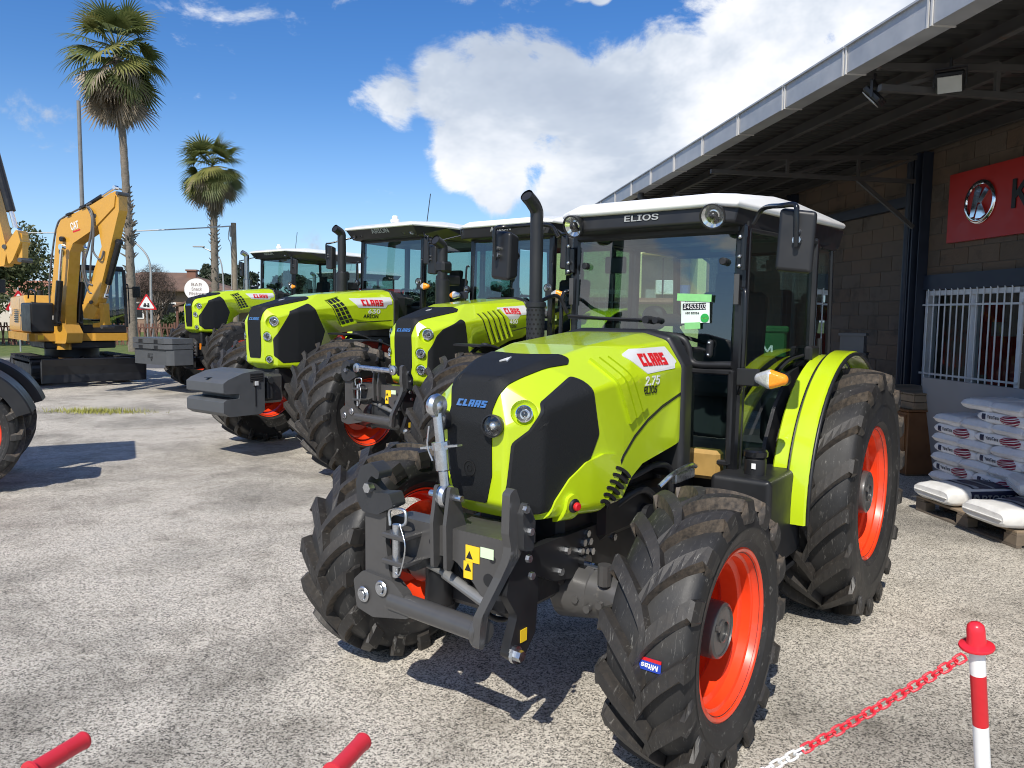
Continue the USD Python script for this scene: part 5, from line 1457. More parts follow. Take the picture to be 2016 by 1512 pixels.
def p630(**kw):
    cells = []
    a, b, c, d = V(2.64, 1.957), V(2.45, 2.005), V(2.23, 1.68), V(2.45, 1.632)
    for i in range(3):
        for j in range(6):
            f = lambda u, v: tuple((a * (1 - u) + b * u) * (1 - v) + (d * (1 - u) + c * u) * v)
            u0, u1 = i / 3 + .03, (i + 1) / 3 - .05
            v0, v1 = j / 6 + .02, (j + 1) / 6 - .02
            cells.append([f(u0, v0), f(u1, v0), f(u1, v1), f(u0, v1)])
    P = dict(un=3.50, ur=1.50, zt=2.14, zn=1.885, zb=1.07, zr=1.58, wr=.44, dn=.5,
             bottom_cut=[(0, .3), (2.86, .3), (2.84, 1.06), (2.74, 1.2), (2.64, 1.42), (2.45, 1.54), (1.4, 1.59), (0, 1.59)],
             eyes=[(3.445, .275, 1.68, .09, .075, .09), (3.505, .235, 1.49, .05, .06, .07), (3.49, .25, 1.20, .05, .06, .06)],
             side_grille=[(2.93, 1.905), (2.745, 1.555), (2.88, 1.185), (3.32, 1.165), (3.41, 1.25), (3.42, 1.46), (3.34, 1.60), (3.22, 1.80)],
             side_slots=cells, side_ridges=[[(2.66, 1.965), (2.44, 2.02), (2.43, 2.01), (2.65, 1.955)], [(2.48, 1.625), (2.22, 1.68), (2.20, 1.66), (2.46, 1.61)]],
             side_seams=[[(1.55, 1.70), (2.0, 1.68), (2.25, 1.66)], [(2.66, 1.96), (2.47, 1.63)]],
             decal=[(2.28, 1.995), (1.54, 2.03), (1.54, 1.93), (1.62, 1.92), (1.66, 1.87), (2.16, 1.87)], logo=(2.09, 1.90, .38, .082),
             texts=[('630', 2.0, 1.795, .22, .056, WHITEINK), ('ARION', 2.08, 1.735, .27, .046, BLACKINK)],
             strip=[(.11, 3.40, 1.12), (.13, 3.47, 1.3), (.135, 3.5, 1.6), (.14, 3.49, 1.75), (.19, 3.3, 1.87), (.27, 2.94, 1.985), (.25, 2.86, 2.0), (.05, 2.88, 2.0)],
             emblem=(3.495, 1.68, .20, .044), chevron=(3.08, 1.965), chev=1.3,
             lamps=[('headlamp', 3.385, .272, 1.68, (.88, .46, .02), .055, CHROME), ('driving_lamp', 3.475, .228, 1.49, (.95, .28, 0), .047, CHROME), ('driving_lamp', 3.46, .24, 1.20, (.95, .28, 0), .038, CHROME)])
    P.update(kw)
    return P


C630 = dict(xf=1.14, wf=.64, xc=-.02, wc=.82, xr=-.88, wr=.76, z0=1.28, zs=1.98, zt=2.88, zw=1.92, lean=.05, pw=.075,
            roof_low=[(1.26, .70, 2.93), (.2, .88, 2.90), (-1.0, .84, 2.92), (1.38, .72, 3.06), (.9, .93, 3.05), (.2, .94, 3.05), (-1.1, .88, 3.05)],
            roof_up=[(1.40, .72, 3.062), (.9, .94, 3.055), (.2, .95, 3.055), (-1.12, .89, 3.055), (1.30, .60, 3.10), (.8, .76, 3.13), (-1.0, .72, 3.13), (.5, .4, 3.175), (-.8, .4, 3.17)],
            roof_text=('ARION', 1.28, 2.985, .07))
K630 = dict(WB=2.82, ft=.86, rt=.93, fk=(.735, .52, .37, .052, 18, .15, .0, .36, .062), rk=(.96, .62, .49, .06, 18, .17, -.06, .36, .075), P=p630(), C=C630, exhaust=((1.62, -.54, 1.75), (1.62, -.54, 3.0), .085, BLACK), beacon=(1.05, 0, 3.16))


def after630(t, P, C):
    part('weight_carrier', G().span((3.30, -.30, .66), (3.62, .30, 1.02), .03), GREY, t)
    part('coupler_bracket', G().span((3.50, -.36, .72), (3.58, -.30, 1.0), .01), DARKGREY, t)
    part('coupler_bracket', G().span((3.50, .30, .72), (3.58, .36, 1.0), .01).cyl((3.54, .32, .95), (3.54, .38, .95), .04), DARKGREY, t)
    part('lever', G().tube(smooth_path([(3.05, .46, .98), (3.2, .46, .99), (3.22, .46, .85), (3.3, .46, .78), (3.3, .46, .68)]), .010), ZINC, t, smooth=True)


T3 = big_tractor('tractor', 'lime green tractor lettered 630, with a slatted hood vent and one stepped ballast block', (-1.15, 12.55, 0), 270 - 37.2, dict(K630, after=after630))


def after_far(t, P, C):
    part('coupling_plate', G().prism(rpoly([(-.24, .78), (.24, .78), (.26, 1.12), (.12, 1.2), (-.12, 1.2), (-.26, 1.12)], .03), 'yz', 3.46, 3.49), GREY, t)
    b = G()
    for v, z in ((-.2, 1.08), (-.2, 1.0), (.0, 1.1), (.03, .96), (.2, 1.08), (.2, 1.0), (.2, .92), (.2, .84)):
        b.cyl((3.48, v, z), (3.53, v, z), .028, n=12)
    part('hydraulic_coupling', b, ZINC, t, smooth=30)
    part('front_gear', G().cyl((3.3, -.2, .74), (3.3, .22, .74), .10, n=16).cyl((3.4, .12, .62), (3.55, .1, .95), .05).cyl((3.4, -.12, .55), (3.6, -.1, .95), .05).span((3.2, -.25, .5), (3.55, .25, .8), .04), BLACKG, t, smooth=30)
    part('hydraulic_hose', G().tube(bez((3.5, -.2, 1.0), (3.7, -.3, 1.25), (3.8, -.1, 1.2), (3.75, .0, .95)), .02).tube(bez((3.5, .1, 1.0), (3.75, .15, 1.2), (3.8, -.2, 1.3), (3.7, -.3, 1.0)), .02), BLACK, t, smooth=True)
    part('orange_marker', G().box((3.45, .36, 1.02), (.02, .05, .14)), AMBER, t)


def lift(d, h):
    """The same shapes h higher, for the taller tractor down the row."""
    zk = {'zt', 'zn', 'zb', 'zr', 'zs', 'zw', 'z0'}
    out = {}
    for k_, v_ in d.items():
        if k_ in zk:
            v_ = v_ + h
        elif k_ in ('bottom_cut', 'side_grille', 'decal'):
            v_ = [(a_, b_ + h) for a_, b_ in v_]
        elif k_ in ('side_slots', 'side_ridges', 'side_seams'):
            v_ = [[(a_, b_ + h) for a_, b_ in q_] for q_ in v_]
        elif k_ in ('strip', 'roof_low', 'roof_up'):
            v_ = [(a_, b_, c_ + h) for a_, b_, c_ in v_]
        elif k_ == 'eyes':
            v_ = [(e_[0], e_[1], e_[2] + h) + tuple(e_[3:]) for e_ in v_]
        elif k_ == 'lamps':
            v_ = [(e_[0], e_[1], e_[2], e_[3] + h) + tuple(e_[4:]) for e_ in v_]
        elif k_ == 'logo':
            v_ = (v_[0], v_[1] + h) + tuple(v_[2:])
        elif k_ in ('emblem', 'chevron'):
            v_ = (v_[0], v_[1] + h) + tuple(v_[2:])
        elif k_ == 'roof_text':
            v_ = (v_[0], v_[1], v_[2] + h, v_[3])
        out[k_] = v_
    return out


T4 = big_tractor('tractor', 'lime green tractor farthest left, with stacked ballast slabs in front', (-5.26, 20.37, 0), 270 - 37.2,
                 dict(K630, fend=False, fk=(.80, .56, .37, .056, 18, .15, .0, .38, .075), rk=(1.04, .66, .52, .06, 18, .17, -.06, .38, .085), beacon=(1.05, 0, 3.41), C=lift(C630, .25), P=lift(p630(texts=[]), .25), after=after_far, exhaust=((1.62, -.54, 1.95), (1.62, -.54, 3.25), .085, pm('stainless_silencer', (.42, .42, .41), .25, metal=1.))))
copy_of(T4, 'distant tractor of which only the cab shows above the hood lettered 630', (-5.4, 27.5, -.12), 270 - 37.2).SetCustomDataByKey('category', 'tractor')


def wxf(o, deg, p):
    a = math.radians(deg)
    return (o[0] + p[0] * math.cos(a) - p[1] * math.sin(a), o[1] + p[0] * math.sin(a) + p[1] * math.cos(a), p[2] if len(p) > 2 else 0)


# ballast blocks hung on the two tractors further down the row
dg = 270 - 37.2
t = thing('ballast_weight', 'dark grey stepped ballast block on the nose of the tractor lettered 630', 'weight', wxf((-1.15, 12.55), dg, (3.65, 0, .55)), dg)
prof = [(0, .04), (.06, 0), (.48, .0), (.56, .05), (.56, .18), (.52, .205), (.35, .21), (.35, .27), (.54, .275), (.56, .29), (.56, .40), (.50, .44), (.30, .51), (.06, .54), (0, .52)]
part('block', G().prism(rpoly(prof, .008), 'xz', -.40, .40), WEIGHT, t, smooth=25)
part('carry_slot', G().span((.40, -.03, .447), (.545, .03, .452)).span((.12, .402, .10), (.135, .405, .36)).span((.02, .402, .40), (.20, .404, .50)), BLACK, t)
part('vent_ribs', G().span((.03, .405, .415), (.19, .408, .42)).span((.03, .405, .44), (.19, .408, .447)).span((.03, .405, .465), (.19, .408, .472)).span((.08, .4, .35), (.16, .412, .41)), GREY, t)
part('lamp', G().box((.12, .412, .38), (.05, .01, .05), None, .004), SILVER, t)
part('hitch_jaw', G().span((-.10, -.26, .10), (.0, .26, .42), .02), DARKGREY, t)
t = thing('ballast_weight', 'three stacked dark grey ballast slabs on the nose of the farthest left tractor', 'weight', wxf((-5.26, 20.37), dg, (3.86, 0, .64)), dg)
for z0, z1, x1, nm in ((0, .33, .56, 'bottom_slab'), (.345, .45, .60, 'middle_slab'), (.465, .58, .60, 'top_slab')):
    pl = Polygon([(0, -.80), (x1 - .10, -.80), (x1, -.70), (x1, .66), (x1 - .12, .76), (0, .76)])
    g = G().prism(rpoly(pl.exterior.coords[:-1], .015), 'xy', z0, z1)
    part(nm, g, WEIGHT, t, smooth=25)
    if z0 > .1:
        part('lifting_slot', G().span((x1 - .02, -.44, z0 + .005), (x1 + .002, -.26, z1 - .03)), BLACK, t)
        part('lifting_slot', G().span((x1 - .02, .22, z0 + .005), (x1 + .002, .38, z1 - .03)), BLACK, t)
part('cast_mark', G().span((.558, -.12, .22), (.563, .10, .235)).span((.558, -.13, .14), (.563, -.10, .21)).span((.558, -.08, .14), (.563, -.05, .21)).span((.558, -.02, .13), (.563, .09, .16)).span((.558, -.01, .175), (.563, .09, .19)).span((.558, .0, .08), (.563, .06, .12)), BLACK, t)
part('carrier_arm', G().span((-.25, -.22, .15), (.0, -.12, .42), .02).span((-.25, .12, .15), (.0, .22, .42), .02), BLACK, t)
# ------------------------------------------------------------------ barrier post, chain and grips (continued)
TOPP, BASEP = V(1.297, 2.07, .920), V(1.430, 2.12, 0)
t = thing('barrier_post', 'red and white barrier post with a red hat shaped cap at the lower right', 'post', BASEP)
L_ = np.linalg.norm(TOPP - BASEP)
dP = (TOPP - BASEP) / L_
edges = [(.03, .21), (.21, .42), (.42, .63), (.63, .80), (.80, .94)]
mats = [WHP, RDP, WHP, RDP, WHP]
for (a, b), m_ in zip([(.03, .30), (.30, .52), (.52, .645), (.645, .80), (.80, L_ - .03)], [RDP, WHP, WHP, RDP, WHP]):
    part('post_sleeve', G().cyl(dP * a, dP * b, .0205, n=28), m_, t, smooth=30)
part('cap', G().lathe([(.0215, -.055), (.043, -.052), (.0455, -.047), (.044, -.043), (.026, -.038), (.0235, -.02), (.0235, .0), (.021, .014), (.013, .022), (.001, .024)], dP * (L_ - .0), dP, 32), RDC, t, smooth=50)
part('foot', G().lathe([(.001, .0), (.15, .0), (.15, .02), (.13, .045), (.03, .06), (.022, .09)], (0, 0, 0), (0, 0, 1), 32), BLACK, t, smooth=40)
t = thing('barrier_chain', 'plastic chain of red and then white links hanging from the barrier post', 'chain', (0, 0, 0))
X0c = TOPP[0] - .035
zc = lambda x: .848 - .62 * (X0c - x) + .06 * (X0c - x) ** 2
yc = lambda x: 2.06 - .05 * (X0c - x)
link = G().tube([V(.0105 * math.copysign(1, math.sin(a)) * min(1, abs(math.sin(a)) * 1.6) if False else .0, 0, 0) for a in [0]] * 0 or np.array([(c * .0, 0, 0) for c in [0]]) if False else smooth_path([(-.015, 0, 0), (-.012, .0095, 0), (0, .0105, 0), (.012, .0095, 0), (.015, 0, 0), (.012, -.0095, 0), (0, -.0105, 0), (-.012, -.0095, 0)], 1), .0034, 7, closed=True).get()
x = X0c
i = 0
while x > .15:
    p0, dx = V(x, yc(x), zc(x)), 1e-3
    d = V(-dx, yc(x - dx) - yc(x), zc(x - dx) - zc(x))
    d /= np.linalg.norm(d)
    c = p0 + d * .0125
    s_ = np.cross(d, V(0, 0, 1))
    s_ /= np.linalg.norm(s_)
    u_ = np.cross(s_, d)
    ang = (PI / 2 if i % 2 else 0) + .45 + R.uniform(-.15, .15)
    y_ = math.cos(ang) * s_ + math.sin(ang) * u_
    A = np.array([d, y_, np.cross(d, y_)]).T
    part('chain_link', G().add(link, A * 1.06, c), RDC if x > .83 else WHP, t, smooth=60)
    x += d[0] * .0245
    i += 1
GRIPR = pm('red_rubber_grip', (.60, .030, .045), .45, var=.06)
DGREEN = pm('dark_green_tube', (.010, .05, .032), .4, var=.1)
t = thing('hand_cart', 'hand cart of which only two red grips on green tubes show at the bottom edge', 'hand cart', (0, 0, 0))
e = V(.292, .956, -.02)
for P0 in (V(-.95, 1.645, .818), V(-.325, 1.65, .820)):
    tb = part('handle_tube', G().tube(smooth_path([P0 - e * .12, P0 - e * .5, P0 - e * .8 - V(0, 0, .03), P0 - e * 1.0 - V(0, 0, .2), P0 - e * 1.0 - V(0, 0, .75)]), .0125, 14), DGREEN, t, smooth=40)
    part('grip', G().lathe([(.0125, -.138), (.024, -.138), (.0245, -.133), (.0188, -.129), (.0186, -.06), (.0191, -.059), (.0186, -.058), (.0188, -.008), (.0203, -.006), (.0203, .0), (.0175, .0035), (.001, .0045)], P0, e, 28), GRIPR, tb, smooth=40)
part('cross_tube', G().tube([V(-.925, 1.645, .5) - e * 1.0, V(-.322, 1.655, .5) - e * 1.0], .0125, 12), DGREEN, t, smooth=40)
for P0 in (V(-.925, 1.645, 0), V(-.322, 1.655, 0)):
    c = P0 - e * 1.0
    part('cart_wheel', G().lathe([(.05, -.03), (.11, -.035), (.125, -.02), (.125, .02), (.11, .035), (.05, .03), (.05, -.03)], (c[0], c[1], .125), (1, .3, 0), 24), BLACK, t, smooth=40)

# ------------------------------------------------------------------ compact tractor whose rear wheel shows at the left edge
dgc = 206.8
t = thing('compact_tractor', 'compact tractor at the left edge, showing a red rimmed wheel and black mudguard', 'tractor', (-5.62, 7.80, 0), dgc)
for s in (1, -1):
    wheel(t, (0, s * .56, .585), s, (.60, .32, .395, .042, 16, .10, .02, .36, .055), .12)
    wheel(t, (1.45, s * .48, .38), s, (.39, .22, .20, .03, 16, .07, .02, .36, .04), .1)
    fender(t, 0, .585, .70, s * .34, s * .76, 60, 163, BLACK, .07)
for s in (1, -1):
    aa = np.radians(np.linspace(92, 163, 16))
    pl_ = [(.69 * math.cos(a), .585 + .69 * math.sin(a)) for a in aa] + [(.57 * math.cos(a), .585 + .57 * math.sin(a)) for a in aa[::-1]]
    part('mudguard_side', G().prism(pl_, 'xz', min(s * .735, s * .75), max(s * .735, s * .75)), BLACK, t)
part('bonnet', Hull([(x, y, z) for x, y, z in [(.75, .22, .7), (.75, -.22, .7), (1.85, .2, .65), (1.85, -.2, .65), (.75, .2, 1.18), (.75, -.2, 1.18), (1.8, .17, 1.05), (1.8, -.17, 1.05)]], .05, 1).tri(), RED, t, smooth=34)
part('frame', G().span((.05, -.2, .4), (1.8, .2, .72), .03).cyl((0, -.5, .585), (0, .5, .585), .09).cyl((1.45, -.42, .38), (1.45, .42, .38), .05), DARKGREY, t)
part('seat', G().box((.1, 0, .98), (.4, .44, .12), None, .05).box((-.05, 0, 1.2), (.1, .42, .4), None, .04), BLACK, t, smooth=40)
for s in (1, -1):
    part('canopy_post', G().bar((.02, s * .52, .9), (.02, s * .52, 2.2), .06, .06, up=(1, 0, 0)).bar((.95, s * .50, .8), (.85, s * .50, 2.2), .045, .045, up=(1, 0, 0)), BLACK, t)
part('canopy', Hull([(x, y, z) for x in (-.05, 1.15) for y in (-.68, .68) for z in (2.2, 2.3)], .04, 1).tri(), RED, t, smooth=34)
part('cab_side', G().span((.05, -.52, .8), (.9, -.49, 2.2)), BLACK, t)

# ------------------------------------------------------------------ excavators
YEL = pm('machine_yellow', (.58, .305, .042), .34, coat=.3, var=.04, dirt=(.42, .25, .06), dirt_at=.70, dirt_scale=6)
CYL = pm('black_cylinder_paint', (.010, .010, .011), .3, var=.2)
TRACK = pm('track_rubber', (.018, .0175, .017), .7, var=.3, dirt=(.07, .062, .052), dirt_at=.60)
BLADE = pm('blade_black_paint', (.012, .013, .016), .42, var=.2, dirt=(.05, .048, .045), dirt_at=.70)


def upart(name, mesh, *a, **k):
    m = mesh.get() if isinstance(mesh, G) else mesh
    return part(name, trimesh.Trimesh(np.array(m.vertices) + V(0, 0, .19), np.array(m.faces), process=False), *a, **k)


def excavator(label, loc, deg, yaw, boom, boom_w, stick, cyls, link, emblem=None):
    t = thing('excavator', label, 'excavator', loc, deg)
    for s in (1, -1):
        y0, y1 = s * .72, s * 1.17
        o = rpoly([(-1.45, .38), (-1.25, .08), (1.25, .08), (1.45, .38), (1.25, .64), (-1.25, .64)], .18)
        i_ = o.buffer(-.07)
        part('track', G().prism(o.difference(i_), 'xz', min(y0, y1), max(y0, y1)), TRACK, t)
        part('track_frame', G().prism(rpoly([(-1.1, .2), (1.1, .2), (1.1, .5), (-1.1, .5)], .06), 'xz', min(y0, y1) + .05, max(y0, y1) - .05).cyl((1.2, y0 * .98, .36), (1.2, y1 * .99, .36), .22, n=20).cyl((-1.2, y0 * .98, .36), (-1.2, y1 * .99, .36), .22, n=20), DARKGREY, t)
        pads = G()
        for k in range(13):
            pads.box((-1.2 + k * .2, (y0 + y1) / 2, .658), (.10, .45, .04), None, .01).box((-1.2 + k * .2, (y0 + y1) / 2, .062), (.10, .45, .04), None, .01)
        pads.box((1.46, (y0 + y1) / 2, .38), (.04, .45, .10)).box((1.39, (y0 + y1) / 2, .56), (.06, .45, .08), ry(.7)).box((1.39, (y0 + y1) / 2, .2), (.06, .45, .08), ry(-.7))
        part('track_pads', pads, TRACK, t)
    part('undercarriage', G().span((-.9, -.75, .25), (.9, .75, .62), .04).cyl((0, 0, .6), (0, 0, 1.05), .62, n=28).span((-.75, -.8, .86), (.95, .8, 1.045), .03), DARKGREY, t, smooth=30)
    bl = [(0, .10), (.06, .12), (.03, .30), (.05, .50), (.13, .66), (.10, .68), (-.02, .55), (-.06, .35)]
    part('dozer_blade', G().prism([(2.05 + .9 * x, z) for x, z in bl], 'xz', -1.08, 1.15).prism([(1.98, .12), (2.1, .10), (2.17, .68), (2.0, .6)], 'xz', -1.095, -1.08).prism([(1.98, .12), (2.1, .10), (2.17, .68), (2.0, .6)], 'xz', 1.15, 1.165), BLADE, t)
    part('blade_arm', G().bar((.7, -.5, .42), (2.02, -.5, .38), .16, .16, bev=.02).bar((.7, .5, .42), (2.02, .5, .38), .16, .16, bev=.02).cyl((.9, 0, .62), (1.95, 0, .56), .05, n=12).box((1.6, .45, .60), (.5, .34, .05), ry(.2), .01).box((1.6, -.45, .60), (.5, .34, .05), ry(.2), .01), BLACKG, t)
    # upper works
    upart('deck', G().prism(rpoly([(-2.25, -.75), (-2.0, -1.08), (.95, -1.12), (1.05, -1.0), (1.05, -.25), (1.0, .25), (1.05, .3), (1.05, 1.08), (-2.0, 1.1), (-2.25, .75)], .06), 'xy', .86, 1.05), YEL, t, smooth=20)
    upart('engine_hood', Hull([(x, y, z) for x, y, z in [(-2.15, .7, 1.12), (-2.15, -.7, 1.12), (-1.9, 1.0, 1.12), (-1.9, -1.0, 1.12), (-.35, 1.0, 1.12), (.9, -1.0, 1.12), (.9, -.45, 1.12), (-2.1, .65, 1.86), (-2.1, -.65, 1.86), (-1.88, .95, 1.9), (-1.88, -.95, 1.9), (-.35, .95, 1.93), (-.2, -.95, 1.93)]], .06, 1).tri(), YEL, t, smooth=34)
    upart('front_box', Hull([(x, y, z) for x in (-.1, .98) for y in (-1.03, -.62) for z in (1.12, 1.74)], .05, 1).tri(), BLACK, t, smooth=34)
    upart('box_label', G().span((1.032, -.62, 1.38), (1.036, -.56, 1.48)), WHITEINK, t)
    upart('side_seam', G().span((-.35, -1.063, 1.12), (-.33, -1.06, 1.9)), BLACK, t)
    for k in range(7):
        upart('vent_slat', G().span((-1.15, -1.066, 1.30 + k * .05), (-.65, -1.060, 1.325 + k * .05)), BLACK, t)
    upart('door_handle', G().span((-.25, -1.075, 1.45), (-.12, -1.06, 1.5)), BLACK, t)
    upart('deck_light', G().span((1.051, -.55, .93), (1.056, -.40, .98)), AMBER, t)
    upart('warning_sticker', G().span((1.051, -.95, .90), (1.055, -.82, 1.01)), YELLOWST, t)
    if emblem:
        upart('body_lettering', put(text('CAT', .30, .16, .008, True), (-1.75, -1.064, 1.5), (1, 0, 0), (0, 0, 1)), WHITEINK, t)
    upart('stack_pipe', G().cyl((-.6, -.55, 1.93), (-.6, -.55, 2.12), .07, n=14), BLACK, t, smooth=30)
    upart('hand_rail', G().tube(smooth_path([(.9, -.95, 1.78), (.9, -.95, 2.05), (.3, -.95, 2.1), (.1, -.95, 1.9)]), .018), BLACK, t, smooth=True)
    # cab
    cx0, cx1, cy0, cy1, cz0, cz1 = -.45, .97, .02, 1.06, 1.06, 2.72
    upart('cab_floor', G().span((cx0, cy0, 1.052), (cx1, cy1, 1.25), .02), BLACK, t)
    upart('cab_roof', Hull([(x, y, z) for x in (cx0, cx1 - .12) for y in (cy0 + .05, cy1 - .05) for z in (cz1 - .06, cz1 - .02)], .05, 1).tri(), BLACK, t, smooth=34)
    for y in (cy0, cy1):
        upart('cab_post', G().bar((cx1 - .02, y, 1.2), (cx1 - .12, y, cz1 - .05), .08, .08, up=(1, 0, 0), bev=.015).bar((cx0, y, 1.2), (cx0, y, cz1 - .05), .09, .09, up=(1, 0, 0), bev=.015).bar((.2, y, 1.2), (.2, y, cz1 - .05), .07, .05, up=(1, 0, 0)), BLACK, t)
        upart('cab_glass', quad((cx0, y, 1.5), (cx1 - .05, y, 1.3), (cx1 - .13, y, cz1 - .08), (cx0, y, cz1 - .08)), GLASS, t)
    upart('cab_glass', quad((cx1, cy0, 1.3), (cx1, cy1, 1.3), (cx1 - .1, cy1, cz1 - .08), (cx1 - .1, cy0, cz1 - .08)), GLASS, t)
    upart('cab_back', G().span((cx0 - .03, cy0, 1.2), (cx0, cy1, 1.75)), BLACK, t)
    upart('operator_seat', G().box((.05, .6, 1.55), (.5, .5, .14), None, .05).box((-.2, .6, 1.95), (.14, .46, .7), None, .05).box((.45, .6, 1.5), (.2, .5, .3), None, .04), BLACK, t, smooth=40)
    upart('notice', G().box((cx1 + .008, .32, 1.52), (.003, .16, .19)), WHITEINK, t)
    upart('cab_mirror', G().box((1.1, 1.28, 2.1), (.05, .20, .28), rz(.3), .03).tube([(.9, 1.06, 2.2), (1.1, 1.24, 2.2)], .015), BLACK, t, smooth=30)
    upart('grab_rail', G().tube(smooth_path([(.97, 1.12, 1.3), (1.02, 1.12, 1.4), (.98, 1.12, 2.2), (.93, 1.1, 2.3)]), .016), BLACK, t, smooth=True)
    # boom in its own plane, swung by yaw about the foot
    A = rz(math.radians(yaw))
    foot = V(1.0, -.36, 0)

    def B(g): return g.move(A, foot)
    part('swing_post', B(G().cyl((-.05, 0, .84), (-.05, 0, 1.25), .16, n=18).prism(rpoly([(-.2, 1.0), (.3, 1.0), (.36, 1.25), (.2, 1.5), (-.2, 1.5)], .05), 'xz', -.22, .22)), YEL, t, smooth=30)
    h = boom_w / 2
    b = part('boom', B(G().prism(rpoly(boom, .03), 'xz', -h, h)), YEL, t, smooth=25)
    part('boom_pin', B(G().cyl((boom[1][0] - .0, -h - .05, boom[3][1]), (boom[1][0], h + .05, boom[3][1]), .07, n=14)), BLACK, b, smooth=30)
    st = part('stick', B(G().prism(rpoly(stick, .03), 'xz', -h * .8, h * .8)), YEL, t, smooth=25)
    for k, (p0, p1, r_, y, frac) in enumerate(cyls):
        p0, p1 = V(p0[0], y, p0[1]), V(p1[0], y, p1[1])
        m_ = p0 + (p1 - p0) * frac
        c = part('cylinder', B(G().cyl(p0, m_, r_, n=16, bev=.01).cyl(p0 - V(0, .05, 0), p0 + V(0, .05, 0), r_ * 1.1, n=12)), CYL, t, smooth=30)
        part('cylinder_rod', B(G().cyl(m_, p1, r_ * .5, n=12).cyl(p1 - V(0, .05, 0), p1 + V(0, .05, 0), r_ * .9, n=12)), CHROME, c, smooth=30)
    part('bucket_link', B(G().prism(rpoly(link[0], .025), 'xz', -h * .95, h * .95).prism(rpoly(link[1], .03), 'xz', -h * .55, h * .55)), YEL, t, smooth=25)
    for lp_ in (link[0][0], link[1][2], stick[0], stick[3]):
        part('link_pin', B(G().cyl((lp_[0], -h * 1.08, lp_[1]), (lp_[0], h * 1.08, lp_[1]), .045, n=12)), GREY, t, smooth=30)
    return t, b, B, h


boom1 = [(-.30, 1.4), (.22, 1.4), (.25, 1.93), (.46, 3.2), (.58, 3.40), (1.23, 3.69), (1.6, 3.95), (1.95, 4.2), (2.0, 4.45), (1.9, 4.53), (1.25, 4.28), (.2, 3.96), (.05, 3.74), (-.27, 1.93)]
stick1 = [(1.34, 4.02), (1.78, 4.5), (1.98, 4.56), (2.07, 4.5), (2.07, 4.12), (1.80, 3.4), (1.28, 2.0), (1.05, 1.75), (.84, 1.85), (.82, 2.0), (1.48, 3.3)]
ex1, b1, B1, h1 = excavator('yellow excavator with folded boom, dark cab and black dozer blade', (-11.4, 19.9, 0), -48, 26, boom1, .30, stick1,
                            [((.12, 1.5), (.40, 3.3), .078, .30, .56), ((.12, 1.5), (.40, 3.3), .078, -.30, .56), ((.75, 4.22), (1.85, 4.66), .055, .0, .6), ((1.90, 3.4), (1.40, 2.15), .07, 0, .78)],
                            ([(1.10, 2.0), (.80, 1.95), (.84, 1.62), (1.15, 1.60), (1.3, 1.85)], [(1.28, 2.0), (1.42, 1.98), (1.44, 1.42), (1.05, 1.40), (1.06, 1.50), (1.30, 1.52)]), True)
part('boom_lettering', B1(G().add(put(text('CAT', .26, .17, .008, True), (.55, -h1 - .003, 3.70), (1, .0, .22), (-.22, 0, 1)))), WHITEINK, b1)
part('boom_mark', B1(G().box((.72, -h1 - .002, 3.69), (.24, .005, .035), ry(-.2))), REDINK, b1)
HOSE = pm('grey_hose', (.10, .10, .10), .45)
for hp_ in ([(1.10, -.17, 4.24), (1.30, -.20, 4.1), (1.36, -.22, 3.6), (1.30, -.20, 3.2), (1.50, -.18, 3.0), (1.58, -.15, 3.2)], [(1.05, -.12, 4.26), (1.27, -.18, 3.95), (1.20, -.20, 3.4), (1.0, -.20, 2.9), (1.02, -.16, 2.5), (1.15, -.12, 2.4)],
            [(1.0, -.08, 4.26), (1.24, -.15, 3.9), (1.12, -.18, 3.3), (.92, -.18, 2.8), (1.0, -.14, 2.3), (1.12, -.10, 2.2)], [(-.30, -.13, 1.5), (-.29, -.14, 2.4), (-.14, -.14, 3.2), (.05, -.14, 3.82), (.3, -.13, 4.03), (1.2, -.13, 4.32)], [(1.15, -.15, 4.24), (1.34, -.19, 3.95), (1.30, -.21, 3.45), (1.2, -.2, 2.9), (1.1, -.15, 2.5)]):
    part('hydraulic_hose', B1(G().tube(smooth_path(hp_), .022)), HOSE, b1, smooth=True)
for c_, z_ in ((.5, .05), (1.0, .05)):
    part('hose_clamp', B1(G().box((c_, -.1, 4.08 + (c_ - .5) * .32), (.14, .2, z_), ry(-.25))), BLACK, b1)
part('boom_lamp', B1(G().box((.3, -h1 - .06, 3.5), (.12, .12, .12), None, .03)), BLACK, b1)
boom2 = [(-.25, 1.25), (.25, 1.25), (.42, 3.2), (.62, 4.2), (1.05, 5.0), (1.55, 5.5), (1.6, 5.75), (1.35, 5.85), (.6, 5.2), (.15, 4.4), (-.05, 3.6), (-.15, 2.6)]
stick2 = [(1.15, 5.6), (1.5, 6.0), (1.72, 5.8), (1.90, 5.0), (1.98, 4.6), (2.32, 2.95), (2.26, 2.64), (2.12, 2.62), (2.0, 2.9), (1.72, 4.2), (1.48, 5.0)]
excavator('second yellow excavator at the left edge, only its raised stick and black track showing', (-12.45, 16.2, 0), -48, 44, boom2, .30, stick2,
          [((.30, 1.35), (.62, 3.9), .08, .27, .56), ((.30, 1.35), (.62, 3.9), .08, -.27, .56), ((2.02, 5.05), (2.45, 3.3), .085, 0, .78)],
          ([(2.3, 3.0), (2.56, 3.35), (2.62, 3.1), (2.45, 2.75), (2.36, 2.65)], [(2.50, 3.28), (2.62, 3.26), (2.60, 2.75), (2.52, 2.75)]))
